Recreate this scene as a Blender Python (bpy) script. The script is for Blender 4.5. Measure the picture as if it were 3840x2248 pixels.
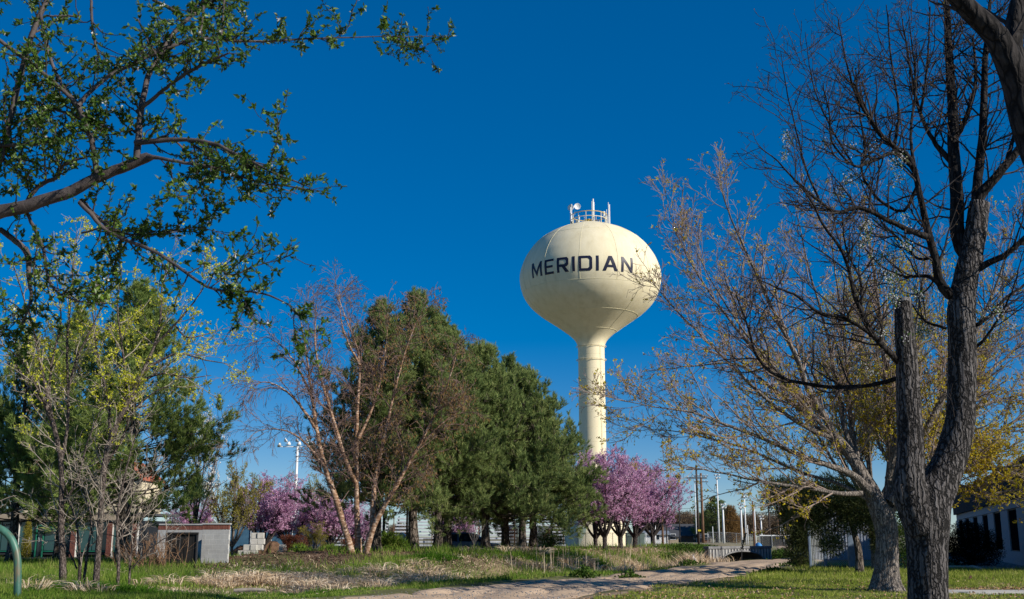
import bpy, math
import numpy as np

# ------------------------------------------------------------------ scene, camera, sky, sun, exposure
scene = bpy.context.scene
for o in list(bpy.data.objects):
    bpy.data.objects.remove(o, do_unlink=True)
COL = scene.collection
R = math.radians
FPX = 4045.0                       # focal length in photograph pixels (photo is 3840 wide)
THETA = math.atan(886.0 / FPX)     # camera pitch: horizon at photo row 2010
CT, ST = math.cos(THETA), math.sin(THETA)
EYE = 1.65
cam_data = bpy.data.cameras.new('camera')
cam_data.sensor_width = 36.0
cam_data.lens = FPX / 3840.0 * 36.0
cam_data.dof.use_dof = True
cam_data.dof.focus_distance = 62.0
cam_data.dof.aperture_fstop = 6.3
cam_data.clip_start = 0.1
cam_data.clip_end = 6000.0
camera = bpy.data.objects.new('camera', cam_data)
camera.location = (0, 0, EYE)
camera.rotation_euler = (math.pi / 2 + THETA, 0, 0)
COL.objects.link(camera)
scene.camera = camera

SUN_EL, SUN_AZ = R(27.0), R(119.0)          # azimuth clockwise from +Y (view direction)
to_sun = np.array([math.sin(SUN_AZ) * math.cos(SUN_EL), math.cos(SUN_AZ) * math.cos(SUN_EL), math.sin(SUN_EL)])
world = bpy.data.worlds.new('World')
scene.world = world
world.use_nodes = True
wn, wl = world.node_tree.nodes, world.node_tree.links
wn.clear()
sky = wn.new('ShaderNodeTexSky')
sky.sky_type = 'NISHITA'
sky.sun_disc = False
sky.sun_elevation = SUN_EL
sky.sun_rotation = SUN_AZ
sky.altitude = 1500
sky.air_density = 0.8
sky.dust_density = 0.0
sky.ozone_density = 4.0
gm = wn.new('ShaderNodeGamma')
gm.inputs['Gamma'].default_value = 0.62
hs = wn.new('ShaderNodeHueSaturation')
hs.inputs['Hue'].default_value = 0.509
hs.inputs['Saturation'].default_value = 1.85
hs.inputs['Value'].default_value = 1.52
bg = wn.new('ShaderNodeBackground')
bg.inputs['Strength'].default_value = 0.10
wo = wn.new('ShaderNodeOutputWorld')
wl.new(sky.outputs['Color'], gm.inputs['Color'])
wl.new(gm.outputs['Color'], hs.inputs['Color'])
wl.new(hs.outputs['Color'], bg.inputs['Color'])
wl.new(bg.outputs['Background'], wo.inputs['Surface'])

sun_data = bpy.data.lights.new('sun', 'SUN')
sun_data.energy = 4.8
sun_data.angle = R(0.53)
sun_data.color = (1.0, 0.93, 0.82)
sun = bpy.data.objects.new('sun', sun_data)
sun.rotation_euler = (math.pi / 2 - SUN_EL, 0, math.pi - SUN_AZ)
sun.location = (40, -20, 60)
COL.objects.link(sun)

vs = scene.view_settings
vs.view_transform = 'Standard'
vs.look = 'None'
vs.gamma = 1.0
vs.exposure = 0.3
vs.use_curve_mapping = False

# ------------------------------------------------------------------ helpers
rng = np.random.default_rng(11)

def at(px, py, Y):
    """photo pixel -> world point at depth Y"""
    xc, yc = (px - 1920) / FPX, (1124 - py) / FPX
    dy, dz = CT - yc * ST, ST + yc * CT
    t = Y / dy
    return np.array([xc * t, Y, EYE + dz * t])

def on_ground(px, py, z=0.0):
    xc, yc = (px - 1920) / FPX, (1124 - py) / FPX
    dy, dz = CT - yc * ST, ST + yc * CT
    t = (z - EYE) / dz
    return np.array([xc * t, dy * t, z])

def mpp(Y):
    return Y / CT / FPX * CT * CT + 0.0   # metres per photo pixel near the horizon at depth Y

def nrm(v):
    return v / np.maximum(np.linalg.norm(v, axis=-1, keepdims=True), 1e-9)

def sstep(x, a, b):
    t = np.clip((np.asarray(x, float) - a) / (b - a), 0, 1)
    return t * t * (3 - 2 * t)

_perm = np.random.default_rng(5).integers(0, 1 << 16, 4096)
def vnoise(x, y, s=1.0, seed=0):
    """value noise, 0..1"""
    x = np.asarray(x, float) / s + seed * 17.31; y = np.asarray(y, float) / s + seed * 9.17
    xi, yi = np.floor(x).astype(int), np.floor(y).astype(int)
    fx, fy = x - xi, y - yi
    fx, fy = fx * fx * (3 - 2 * fx), fy * fy * (3 - 2 * fy)
    def h(i, j):
        return (_perm[(i * 131 + _perm[(j * 71 + seed * 7) & 4095]) & 4095] & 1023) / 1023.0
    return (h(xi, yi) * (1 - fx) + h(xi + 1, yi) * fx) * (1 - fy) + (h(xi, yi + 1) * (1 - fx) + h(xi + 1, yi + 1) * fx) * fy

BASE = {}          # object -> world position of its origin
def base_of(o):
    return BASE.get(o.name, np.zeros(3)) if o is not None else np.zeros(3)

def tag(o, label=None, cat=None, group=None, kind=None):
    if label: o['label'] = label
    if cat: o['category'] = cat
    if group: o['group'] = group
    if kind: o['kind'] = kind
    return o

def thing(name, label, cat, loc=(0, 0, 0), group=None):
    o = bpy.data.objects.new(name, None)
    o.empty_display_size = 0.3
    o.location = tuple(float(c) for c in loc)
    COL.objects.link(o)
    BASE[o.name] = np.array(loc, float)
    return tag(o, label, cat, group)

def copy_thing(src, loc, rz=0.0, scale=(1, 1, 1), label=None, group=None):
    def rec(o, parent):
        c = o.copy()
        COL.objects.link(c)
        if parent is not None:
            c.parent = parent
        for ch in [k for k in o.children]:
            rec(ch, c)
        return c
    c = rec(src, None)
    c.location = tuple(float(k) for k in loc)
    c.rotation_euler = (0, 0, rz)
    c.scale = scale
    if label: c['label'] = label
    if group: c['group'] = group
    return c

class MB:
    """collects geometry for ONE mesh object (world coordinates)"""
    def __init__(self):
        self.v, self.q, self.t, self.n = [], [], [], 0
        self.col = []
    def add(self, v, q=None, t=None):
        v = np.asarray(v, float).reshape(-1, 3)
        if q is not None and len(q): self.q.append(np.asarray(q, np.int64).reshape(-1, 4) + self.n)
        if t is not None and len(t): self.t.append(np.asarray(t, np.int64).reshape(-1, 3) + self.n)
        self.v.append(v); self.n += len(v)
        return self
    def box(self, c, s, rz=0.0, top=(1, 1), rot=None):
        x, y, z = [k / 2 for k in s]
        tx, ty = top
        v = np.array([[-x, -y, -z], [x, -y, -z], [x, y, -z], [-x, y, -z],
                      [-x * tx, -y * ty, z], [x * tx, -y * ty, z], [x * tx, y * ty, z], [-x * tx, y * ty, z]])
        if rot is not None:
            v = v @ np.asarray(rot).T
        elif rz:
            cc, ss = math.cos(rz), math.sin(rz)
            v = v @ np.array([[cc, ss, 0], [-ss, cc, 0], [0, 0, 1]])
        self.add(v + np.asarray(c, float), q=[[0, 3, 2, 1], [4, 5, 6, 7], [0, 1, 5, 4], [1, 2, 6, 5], [2, 3, 7, 6], [3, 0, 4, 7]])
        return self
    def bevbox(self, c, s, b=0.02, rz=0.0):
        """box with chamfered edges"""
        x, y, z = [k / 2 for k in s]
        pts, faces = [], []
        import itertools
        idx = {}
        for sx, sy, sz in itertools.product((-1, 1), repeat=3):
            for ax in range(3):
                p = [sx * x, sy * y, sz * z]
                for k in range(3):
                    if k != ax: p[k] -= (sx, sy, sz)[k] * b
                idx[(sx, sy, sz, ax)] = len(pts); pts.append(p)
        def orient(f, out):
            a, bb, cc = [np.array(pts[i]) for i in f[:3]]
            return f if np.dot(np.cross(bb - a, cc - a), out) > 0 else f[::-1]
        tris, quads = [], []
        for ax in range(3):
            o1, o2 = [k for k in range(3) if k != ax]
            for s0 in (-1, 1):
                f = []
                for s1, s2 in ((-1, -1), (1, -1), (1, 1), (-1, 1)):
                    k = [0, 0, 0]; k[ax] = s0; k[o1] = s1; k[o2] = s2
                    f.append(idx[(k[0], k[1], k[2], ax)])
                out = np.zeros(3); out[ax] = s0
                quads.append(orient(f, out))
            for s1, s2 in itertools.product((-1, 1), repeat=2):      # edges along axis ax
                f = []
                for s0, a in ((-1, o1), (1, o1), (1, o2), (-1, o2)):
                    k = [0, 0, 0]; k[ax] = s0; k[o1] = s1; k[o2] = s2
                    f.append(idx[(k[0], k[1], k[2], a)])
                out = np.zeros(3); out[o1] = s1; out[o2] = s2
                quads.append(orient(f, out))
        for k in itertools.product((-1, 1), repeat=3):
            f = [idx[(k[0], k[1], k[2], a)] for a in range(3)]
            tris.append(orient(f, np.array(k, float)))
        v = np.array(pts)
        if rz:
            cc, ss = math.cos(rz), math.sin(rz)
            v = v @ np.array([[cc, ss, 0], [-ss, cc, 0], [0, 0, 1]])
        self.add(v + np.asarray(c, float), q=quads, t=tris)
        return self
    def tubes(self, P, Rd, sides=3, cap=False, ridge=None):
        P = np.asarray(P, float); Rd = np.asarray(Rd, float)
        B, n = P.shape[:2]
        T = np.empty_like(P)
        T[:, 1:-1] = P[:, 2:] - P[:, :-2]; T[:, 0] = P[:, 1] - P[:, 0]; T[:, -1] = P[:, -1] - P[:, -2]
        T = nrm(T)
        ref = np.where(np.abs(nrm(P[:, -1] - P[:, 0])[:, 2:3]) > 0.8, np.array([[1.0, 0.13, 0]]), np.array([[0.1, 0, 1.0]]))
        U = nrm(np.cross(T, ref[:, None, :])); W = np.cross(T, U)
        a = np.arange(sides) * 2 * math.pi / sides
        rr = Rd[:, :, None] * np.ones(sides)
        if ridge is not None:
            rr = rr * ridge
        V = P[:, :, None, :] + rr[..., None] * (np.cos(a)[None, None, :, None] * U[:, :, None, :] + np.sin(a)[None, None, :, None] * W[:, :, None, :])
        base = (np.arange(B) * n * sides)[:, None, None]
        i = (np.arange(n - 1) * sides)[None, :, None]
        j = np.arange(sides)[None, None, :]; j2 = (j + 1) % sides
        q = np.stack([base + i + j, base + i + j2, base + i + sides + j2, base + i + sides + j], -1).reshape(-1, 4)
        t = None
        if cap:
            b2 = (np.arange(B) * n * sides)[:, None]
            k = np.arange(1, sides - 1)[None, :]
            t1 = np.stack([b2 + 0 * k, b2 + k + 1, b2 + k], -1).reshape(-1, 3)
            e = b2 + (n - 1) * sides
            t2 = np.stack([e + 0 * k, e + k, e + k + 1], -1).reshape(-1, 3)
            t = np.concatenate([t1, t2])
        self.add(V.reshape(-1, 3), q=q, t=t)
        return self
    def tube(self, pts, r, sides=8, cap=True):
        pts = np.asarray(pts, float)
        r = np.full(len(pts), r, float) if np.isscalar(r) else np.asarray(r, float)
        return self.tubes(pts[None], r[None], sides, cap)
    def lathe(self, prof, c=(0, 0, 0), segs=48, a0=0.0, a1=2 * math.pi):
        prof = np.asarray(prof, float)           # rows of (r, z)
        full = abs(a1 - a0 - 2 * math.pi) < 1e-6
        m = segs if full else segs + 1
        a = a0 + (a1 - a0) * np.arange(m) / segs
        V = np.stack([prof[:, None, 0] * np.cos(a), prof[:, None, 0] * np.sin(a), prof[:, None, 1] + 0 * a], -1)
        n = len(prof)
        i = (np.arange(n - 1) * m)[:, None]; j = np.arange(segs)[None]; j2 = (j + 1) % m
        q = np.stack([i + j, i + j2, i + m + j2, i + m + j], -1).reshape(-1, 4)
        self.add(V.reshape(-1, 3) + np.asarray(c, float), q=q)
        return self
    def prism(self, poly, d0, d1):
        """polygon of 3-D points extruded from +d0 to +d1 (vectors)"""
        poly = np.asarray(poly, float); n = len(poly)
        v = np.concatenate([poly + d0, poly + d1])
        q = [[i, (i + 1) % n, n + (i + 1) % n, n + i] for i in range(n)]
        t = [[0, i + 1, i] for i in range(1, n - 1)] + [[n, n + i, n + i + 1] for i in range(1, n - 1)]
        return self.add(v, q=q, t=t)
    def leaves(self, pos, d, L, W, fold=0.15, r=None):
        r = r or rng
        pos = np.asarray(pos, float); d = nrm(np.asarray(d, float)); N = len(pos)
        L = np.broadcast_to(L, (N,))[:, None]; W = np.broadcast_to(W, (N,))[:, None]
        s = nrm(np.cross(d, r.normal(size=(N, 3)))); nn = np.cross(d, s)
        V = np.stack([pos, pos + d * L * .45 + s * W / 2 + nn * W * fold, pos + d * L, pos + d * L * .45 - s * W / 2 + nn * W * fold], 1)
        self.add(V.reshape(-1, 3), q=(np.arange(N * 4).reshape(N, 4)))
        return self
    def blades(self, pos, d, L, W, r=None):
        """single-triangle blades / needles"""
        r = r or rng
        pos = np.asarray(pos, float); d = nrm(np.asarray(d, float)); N = len(pos)
        L = np.broadcast_to(L, (N,))[:, None]; W = np.broadcast_to(W, (N,))[:, None]
        s = nrm(np.cross(d, r.normal(size=(N, 3)))) * W / 2
        V = np.stack([pos - s, pos + s, pos + d * L], 1)
        self.add(V.reshape(-1, 3), t=np.arange(N * 3).reshape(N, 3))
        return self
    def bent_blades(self, pos, d, L, W, droop=0.5, r=None):
        r = r or rng
        pos = np.asarray(pos, float); d = nrm(np.asarray(d, float)); N = len(pos)
        L = np.broadcast_to(L, (N,))[:, None]; W = np.broadcast_to(W, (N,))[:, None]
        s = nrm(np.cross(d, r.normal(size=(N, 3)))) * W / 2
        mid = pos + d * L * .55
        hz = d * np.array([1, 1, 0.0]); hz = nrm(hz + r.normal(size=(N, 3)) * .2 * np.array([1, 1, 0]))
        d2 = nrm(d * (1 - droop) + hz * droop - np.array([0, 0, droop * .35]))
        V = np.stack([pos - s, pos + s, mid + s * .8, mid - s * .8, mid + d2 * L * .5], 1)
        b = np.arange(N)[:, None] * 5
        self.add(V.reshape(-1, 3), q=b + np.array([[0, 1, 2, 3]]), t=b + np.array([[3, 2, 4]]))
        return self
    def build(self, name, material, parent=None, smooth=False, colors=None):
        me = bpy.data.meshes.new(name)
        v = np.concatenate(self.v) - base_of(parent)
        q = np.concatenate(self.q) if self.q else np.zeros((0, 4), np.int64)
        t = np.concatenate(self.t) if self.t else np.zeros((0, 3), np.int64)
        me.vertices.add(len(v)); me.vertices.foreach_set('co', v.astype(np.float32).ravel())
        loops = np.concatenate([q.ravel(), t.ravel()]).astype(np.int32)
        me.loops.add(len(loops)); me.loops.foreach_set('vertex_index', loops)
        start = np.concatenate([np.arange(len(q)) * 4, len(q) * 4 + np.arange(len(t)) * 3]).astype(np.int32)
        tot = np.concatenate([np.full(len(q), 4), np.full(len(t), 3)]).astype(np.int32)
        me.polygons.add(len(start)); me.polygons.foreach_set('loop_start', start)
        try: me.polygons.foreach_set('loop_total', tot)
        except Exception: pass
        me.update(calc_edges=True)
        me.polygons.foreach_set('use_smooth', np.full(len(start), bool(smooth)))
        if colors is not None:
            ca = me.color_attributes.new('Col', 'FLOAT_COLOR', 'POINT')
            ca.data.foreach_set('color', np.concatenate([colors, np.ones((len(colors), 1))], 1).astype(np.float32).ravel())
        me.validate(clean_customdata=False)
        me.materials.append(material)
        o = bpy.data.objects.new(name, me)
        COL.objects.link(o)
        if parent is not None:
            o.parent = parent
            BASE[o.name] = base_of(parent)
        return o

def mesh_object(name, me, parent, loc=(0, 0, 0), rot=(0, 0, 0), scale=(1, 1, 1)):
    o = bpy.data.objects.new(name, me)
    COL.objects.link(o)
    o.parent = parent
    o.location = tuple(float(k) for k in loc); o.rotation_euler = rot; o.scale = scale
    return o

# ------------------------------------------------------------------ materials
def _mat(name):
    m = bpy.data.materials.new(name); m.use_nodes = True
    nt = m.node_tree; nt.nodes.clear()
    out = nt.nodes.new('ShaderNodeOutputMaterial')
    return m, nt, out

def ramp(nt, cols, pos=None):
    r = nt.nodes.new('ShaderNodeValToRGB')
    n = len(cols)
    while len(r.color_ramp.elements) < n: r.color_ramp.elements.new(0.5)
    for i, c in enumerate(cols):
        r.color_ramp.elements[i].position = pos[i] if pos else i / max(1, n - 1)
        r.color_ramp.elements[i].color = (*c, 1)
    return r

def noise(nt, scale, detail=4, stretch=None, rough=0.6, coord='Object'):
    tc = nt.nodes.new('ShaderNodeTexCoord' if coord != 'Position' else 'ShaderNodeNewGeometry'); nz = nt.nodes.new('ShaderNodeTexNoise')
    nz.inputs['Scale'].default_value = scale; nz.inputs['Detail'].default_value = detail; nz.inputs['Roughness'].default_value = rough
    if stretch:
        mp = nt.nodes.new('ShaderNodeMapping'); mp.inputs['Scale'].default_value = stretch
        nt.links.new(tc.outputs[coord], mp.inputs['Vector']); nt.links.new(mp.outputs['Vector'], nz.inputs['Vector'])
    else:
        nt.links.new(tc.outputs[coord], nz.inputs['Vector'])
    return nz

def surf(name, cols, rough=0.8, scale=3.0, detail=5, stretch=None, bump=0.0, bscale=None, metal=0.0, spec=0.3, pos=None, bdist=0.02, coord='Object'):
    """principled surface, colour from noise through a ramp, optional bump"""
    m, nt, out = _mat(name)
    p = nt.nodes.new('ShaderNodeBsdfPrincipled')
    p.inputs['Roughness'].default_value = rough; p.inputs['Metallic'].default_value = metal
    p.inputs['Specular IOR Level'].default_value = spec
    if len(cols) == 1: cols = [tuple(c * .88 for c in cols[0]), tuple(min(1, c * 1.1) for c in cols[0])]
    nz = noise(nt, scale, detail, stretch, coord=coord)
    r = ramp(nt, cols, pos or [0.3 + 0.4 * i / (len(cols) - 1) for i in range(len(cols))])
    nt.links.new(nz.outputs['Fac'], r.inputs['Fac']); nt.links.new(r.outputs['Color'], p.inputs['Base Color'])
    if bump:
        b = nt.nodes.new('ShaderNodeBump'); b.inputs['Strength'].default_value = bump; b.inputs['Distance'].default_value = bdist
        n2 = noise(nt, bscale or scale * 4, 6, stretch, .7, coord)
        nt.links.new(n2.outputs['Fac'], b.inputs['Height']); nt.links.new(b.outputs['Normal'], p.inputs['Normal'])
    nt.links.new(p.outputs['BSDF'], out.inputs['Surface'])
    return m

def foliage(name, cols, trans=0.35, clump=0.6, pos=None, gloss=0.0):
    """leaf-like: colour random per piece mixed with a large-scale noise; partly translucent"""
    m, nt, out = _mat(name)
    g = nt.nodes.new('ShaderNodeNewGeometry')
    nz = noise(nt, clump, 2)
    mx = nt.nodes.new('ShaderNodeMath'); mx.operation = 'MULTIPLY_ADD'
    mx.inputs[1].default_value = 0.62
    sc = nt.nodes.new('ShaderNodeMath'); sc.operation = 'MULTIPLY_ADD'; sc.inputs[1].default_value = 1.1; sc.inputs[2].default_value = -0.36
    nt.links.new(nz.outputs['Fac'], sc.inputs[0])
    nt.links.new(g.outputs['Random Per Island'], mx.inputs[0]); nt.links.new(sc.outputs[0], mx.inputs[2])
    r = ramp(nt, cols, pos)
    nt.links.new(mx.outputs[0], r.inputs['Fac'])
    d = nt.nodes.new('ShaderNodeBsdfDiffuse'); t = nt.nodes.new('ShaderNodeBsdfTranslucent'); mix = nt.nodes.new('ShaderNodeMixShader')
    mix.inputs['Fac'].default_value = trans
    nt.links.new(r.outputs['Color'], d.inputs['Color']); nt.links.new(r.outputs['Color'], t.inputs['Color'])
    nt.links.new(d.outputs['BSDF'], mix.inputs[1]); nt.links.new(t.outputs['BSDF'], mix.inputs[2])
    last = mix
    if gloss:
        gl = nt.nodes.new('ShaderNodeBsdfGlossy'); gl.inputs['Roughness'].default_value = 0.45
        m2 = nt.nodes.new('ShaderNodeMixShader'); m2.inputs['Fac'].default_value = gloss
        nt.links.new(last.outputs[0], m2.inputs[1]); nt.links.new(gl.outputs[0], m2.inputs[2]); last = m2
    nt.links.new(last.outputs[0], out.inputs['Surface'])
    return m

def bark(name, c1, c2, scale=6.0, vertical=0.18, bump=1.0, bdist=0.03, c3=None):
    m, nt, out = _mat(name)
    p = nt.nodes.new('ShaderNodeBsdfPrincipled'); p.inputs['Roughness'].default_value = 0.9; p.inputs['Specular IOR Level'].default_value = 0.15
    tc = nt.nodes.new('ShaderNodeTexCoord'); mp = nt.nodes.new('ShaderNodeMapping'); mp.inputs['Scale'].default_value = (1, 1, vertical)
    wn_ = nt.nodes.new('ShaderNodeTexNoise'); wn_.inputs['Scale'].default_value = scale * .6; wn_.inputs['Detail'].default_value = 3
    add = nt.nodes.new('ShaderNodeMixRGB'); add.blend_type = 'ADD'; add.inputs['Fac'].default_value = 0.12
    vo = nt.nodes.new('ShaderNodeTexVoronoi'); vo.feature = 'DISTANCE_TO_EDGE'; vo.inputs['Scale'].default_value = scale
    nt.links.new(tc.outputs['Object'], mp.inputs['Vector']); nt.links.new(mp.outputs['Vector'], add.inputs[1])
    nt.links.new(tc.outputs['Object'], wn_.inputs['Vector']); nt.links.new(wn_.outputs['Color'], add.inputs[2])
    nt.links.new(add.outputs[0], vo.inputs['Vector'])
    n2 = nt.nodes.new('ShaderNodeTexNoise'); n2.inputs['Scale'].default_value = scale * 3; n2.inputs['Detail'].default_value = 6
    nt.links.new(mp.outputs['Vector'], n2.inputs['Vector'])
    mr = nt.nodes.new('ShaderNodeMapRange'); mr.inputs['From Max'].default_value = 0.22
    nt.links.new(vo.outputs['Distance'], mr.inputs['Value'])
    h = nt.nodes.new('ShaderNodeMath'); h.operation = 'MULTIPLY'
    nt.links.new(mr.outputs[0], h.inputs[0]); nt.links.new(n2.outputs['Fac'], h.inputs[1])
    r = ramp(nt, [c1, c2] + ([c3] if c3 else []), [0.08, 0.5] + ([0.75] if c3 else []))
    nt.links.new(h.outputs[0], r.inputs['Fac']); nt.links.new(r.outputs['Color'], p.inputs['Base Color'])
    b = nt.nodes.new('ShaderNodeBump'); b.inputs['Strength'].default_value = bump; b.inputs['Distance'].default_value = bdist
    nt.links.new(h.outputs[0], b.inputs['Height']); nt.links.new(b.outputs['Normal'], p.inputs['Normal'])
    nt.links.new(p.outputs['BSDF'], out.inputs['Surface'])
    return m

def glass(name, tint=(0.02, 0.03, 0.04), rough=0.06):
    m, nt, out = _mat(name)
    p = nt.nodes.new('ShaderNodeBsdfPrincipled'); p.inputs['Base Color'].default_value = (*tint, 1)
    p.inputs['Roughness'].default_value = rough; p.inputs['Specular IOR Level'].default_value = 0.6
    nt.links.new(p.outputs['BSDF'], out.inputs['Surface'])
    return m

M = {}
M['tank'] = surf('tank_cream_paint', [(0.67, 0.58, 0.38), (0.75, 0.66, 0.445), (0.81, 0.72, 0.505)], 0.62, 1.3, 8, (1, 1, .07), spec=.25, bump=.05, bscale=.6, pos=[.28, .45, .7])
M['seam'] = surf('tank_weld_seam', [(0.76, 0.70, 0.48)], 0.45, 2)
M['navy'] = surf('navy_letter_paint', [(0.012, 0.014, 0.04)], 0.45, 4)
M['whitemetal'] = surf('white_painted_metal', [(0.72, 0.73, 0.73)], 0.45, 2)
M['yellowmetal'] = surf('yellow_painted_metal', [(0.62, 0.45, 0.12)], 0.5, 2)
M['galv'] = surf('galvanised_metal', [(0.34, 0.36, 0.37), (0.46, 0.48, 0.49)], 0.5, 6, metal=.5)
M['darkmetal'] = surf('dark_metal', [(0.03, 0.03, 0.032)], 0.55, 3)
M['grey'] = surf('grey_paint', [(0.2, 0.22, 0.22)], 0.6, 2)
M['cabinet'] = surf('green_grey_cabinet', [(0.13, 0.17, 0.15)], 0.55, 2)
M['road'] = None
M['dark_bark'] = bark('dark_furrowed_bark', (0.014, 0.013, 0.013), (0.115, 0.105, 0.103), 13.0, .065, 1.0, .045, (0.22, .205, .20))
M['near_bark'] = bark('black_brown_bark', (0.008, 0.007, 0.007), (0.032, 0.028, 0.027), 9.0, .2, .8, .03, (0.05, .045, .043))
M['stand_white'] = surf('dull_white_planks', [(0.40, 0.42, 0.44), (0.56, 0.58, 0.6)], .7, 2, coord='Position')
M['grey_bark'] = bark('grey_maple_bark', (0.075, 0.065, 0.058), (0.26, 0.225, 0.195), 14.0, .14, 1.0, .03, (0.34, .30, .265))
M['pale_twig'] = surf('pale_grey_twig_bark', [(0.17, 0.125, 0.098), (0.33, 0.255, 0.21)], 0.85, 8)
M['purple_twig'] = surf('purple_brown_twig_bark', [(0.135, 0.09, 0.078), (0.27, 0.19, 0.165)], 0.85, 8)
M['black_twig'] = surf('dark_twig_bark', [(0.018, 0.014, 0.014), (0.05, 0.04, 0.038)], 0.85, 8)
M['left_bark'] = surf('brown_grey_smooth_bark', [(0.035, 0.028, 0.028), (0.13, 0.105, 0.098)], 0.8, 9, bump=.5, bscale=30)
M['young_bark'] = bark('grey_brown_young_bark', (0.035, 0.028, 0.024), (0.15, 0.12, 0.105), 16.0, .3, .8, .02, (0.24, .20, .18))
M['tan_twig'] = surf('tan_twig_bark', [(0.20, 0.165, 0.13), (0.38, 0.33, 0.28)], 0.85, 8)
M['birch_bark'] = surf('peeling_birch_bark', [(0.085, 0.045, 0.028), (0.27, 0.155, 0.09), (0.58, 0.45, 0.35)], 0.8, 5, 6, (1, 1, 2.2), bump=1.0, bscale=14, pos=[.3, .5, .66])
M['birch_twig'] = surf('red_brown_birch_twig', [(0.10, 0.062, 0.052), (0.24, 0.16, 0.135)], 0.85, 8)
M['pine_bark'] = bark('pine_plate_bark', (0.035, 0.028, 0.022), (0.20, 0.165, 0.135), 8.0, .3, 1.0, .05, (0.30, .25, .21))
M['plum_bark'] = bark('dark_plum_bark', (0.018, 0.014, 0.014), (0.09, 0.075, 0.07), 12.0, .4, .8, .03)
M['pine'] = foliage('pine_needles', [(0.08, 0.12, 0.045), (0.17, 0.235, 0.08), (0.28, 0.335, 0.115), (0.40, 0.40, 0.17)], .32, .55, pos=[0, .4, .75, 1])
M['pine_left'] = foliage('yellow_green_pine_needles', [(0.085, 0.135, 0.04), (0.18, 0.25, 0.065), (0.28, 0.35, 0.10), (0.40, 0.42, 0.15)], .32, .55, pos=[0, .4, .75, 1])
M['juniper'] = foliage('juniper_sprays', [(0.03, 0.042, 0.02), (0.085, 0.105, 0.04), (0.17, 0.175, 0.07)], .25, .8)
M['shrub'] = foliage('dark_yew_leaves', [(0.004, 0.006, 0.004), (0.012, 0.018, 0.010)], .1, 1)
M['fresh'] = foliage('fresh_green_leaves', [(0.013, 0.04, 0.006), (0.042, 0.10, 0.011), (0.11, 0.20, 0.02), (0.26, 0.38, 0.045)], .45, 1.6, gloss=.03)
M['petal'] = foliage('white_petals', [(0.55, 0.53, 0.5), (0.8, 0.79, 0.77)], .3, 2)
M['bud_yellow'] = foliage('yellow_maple_flowers', [(0.30, 0.16, 0.02), (0.52, 0.40, 0.025), (0.62, 0.58, 0.05)], .35, .5)
M['bud_lime'] = foliage('lime_elm_leaves', [(0.32, 0.34, 0.02), (0.56, 0.57, 0.045), (0.70, 0.70, 0.12)], .4, .7)
M['olive'] = foliage('olive_young_leaves', [(0.12, 0.12, 0.02), (0.27, 0.24, 0.04), (0.42, 0.37, 0.08)], .3, .9)
M['catkin'] = foliage('tan_catkins', [(0.15, 0.085, 0.03), (0.30, 0.19, 0.08)], .2, 1)
M['blossom'] = foliage('pink_purple_plum_blossom', [(0.24, 0.085, 0.19), (0.54, 0.28, 0.46), (0.76, 0.49, 0.66), (0.88, 0.70, 0.80)], .38, .7, pos=[0, .35, .7, 1])
M['grass'] = foliage('green_grass', [(0.05, 0.10, 0.014), (0.105, 0.20, 0.026), (0.21, 0.28, 0.05), (0.38, 0.35, 0.14)], .3, .35)
M['lawn'] = foliage('lawn_grass', [(0.09, 0.14, 0.018), (0.19, 0.26, 0.035), (0.33, 0.37, 0.075), (0.56, 0.50, 0.23)], .3, .45)
M['straw'] = foliage('dry_straw', [(0.24, 0.16, 0.09), (0.50, 0.37, 0.24), (0.72, 0.58, 0.42), (0.84, 0.74, 0.58)], .25, .5)
M['mulch'] = foliage('bark_mulch_chips', [(0.035, 0.022, 0.016), (0.11, 0.07, 0.05), (0.24, 0.16, 0.11)], .0, .5)
M['dead_leaf'] = foliage('fallen_dry_leaves', [(0.20, 0.10, 0.045), (0.42, 0.27, 0.15), (0.6, 0.48, 0.33)], .2, 1)
M['rust_leaf'] = foliage('rust_brown_hedge_leaves', [(0.05, 0.016, 0.010), (0.15, 0.052, 0.032), (0.26, 0.11, 0.07)], .15, 1)
M['weed'] = foliage('leafy_weed', [(0.025, 0.055, 0.012), (0.07, 0.13, 0.025), (0.13, 0.2, 0.04)], .3, 1)
M['cmu'] = surf('split_grey_concrete_block', [(0.28, 0.28, 0.275), (0.40, 0.40, 0.39)], 0.92, 1.6, 6, bump=.4, bscale=30, coord='Position')
M['concrete'] = surf('pale_concrete', [(0.40, 0.385, 0.35), (0.54, 0.525, 0.49)], 0.92, 2.5, 6, bump=.3, bscale=20, coord='Position')
M['oldconcrete'] = surf('weathered_concrete', [(0.11, 0.11, 0.115), (0.26, 0.26, 0.26)], 0.92, 2.5, 6, bump=.4, bscale=20)
M['redbrick'] = surf('dark_red_brick', [(0.10, 0.035, 0.028), (0.22, 0.085, 0.06)], 0.9, 5, bump=.3, coord='Position')
M['mortar'] = surf('mortar', [(0.50, 0.495, 0.475)], 0.95, 8)
M['asphalt'] = surf('asphalt', [(0.035, 0.037, 0.042), (0.06, 0.062, 0.066)], 0.9, 4, 6, bump=.3, bscale=40)
M['tan'] = surf('tan_stucco', [(0.33, 0.27, 0.20)], 0.9, 4, bump=.2)
M['cream'] = surf('cream_stucco', [(0.62, 0.54, 0.38)], 0.9, 4, bump=.2)
M['tile'] = surf('red_roof_tile', [(0.34, 0.09, 0.05), (0.46, 0.15, 0.08)], 0.8, 9)
M['greenpaint'] = surf('green_door_paint', [(0.012, 0.14, 0.085)], 0.45, 3)
M['glass'] = glass('dark_window_glass')
M['tintglass'] = glass('black_tinted_glass', (0.006, 0.007, 0.009), .35)
M['tintglass'].node_tree.nodes['Principled BSDF'].inputs['Specular IOR Level'].default_value = 0.0
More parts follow.
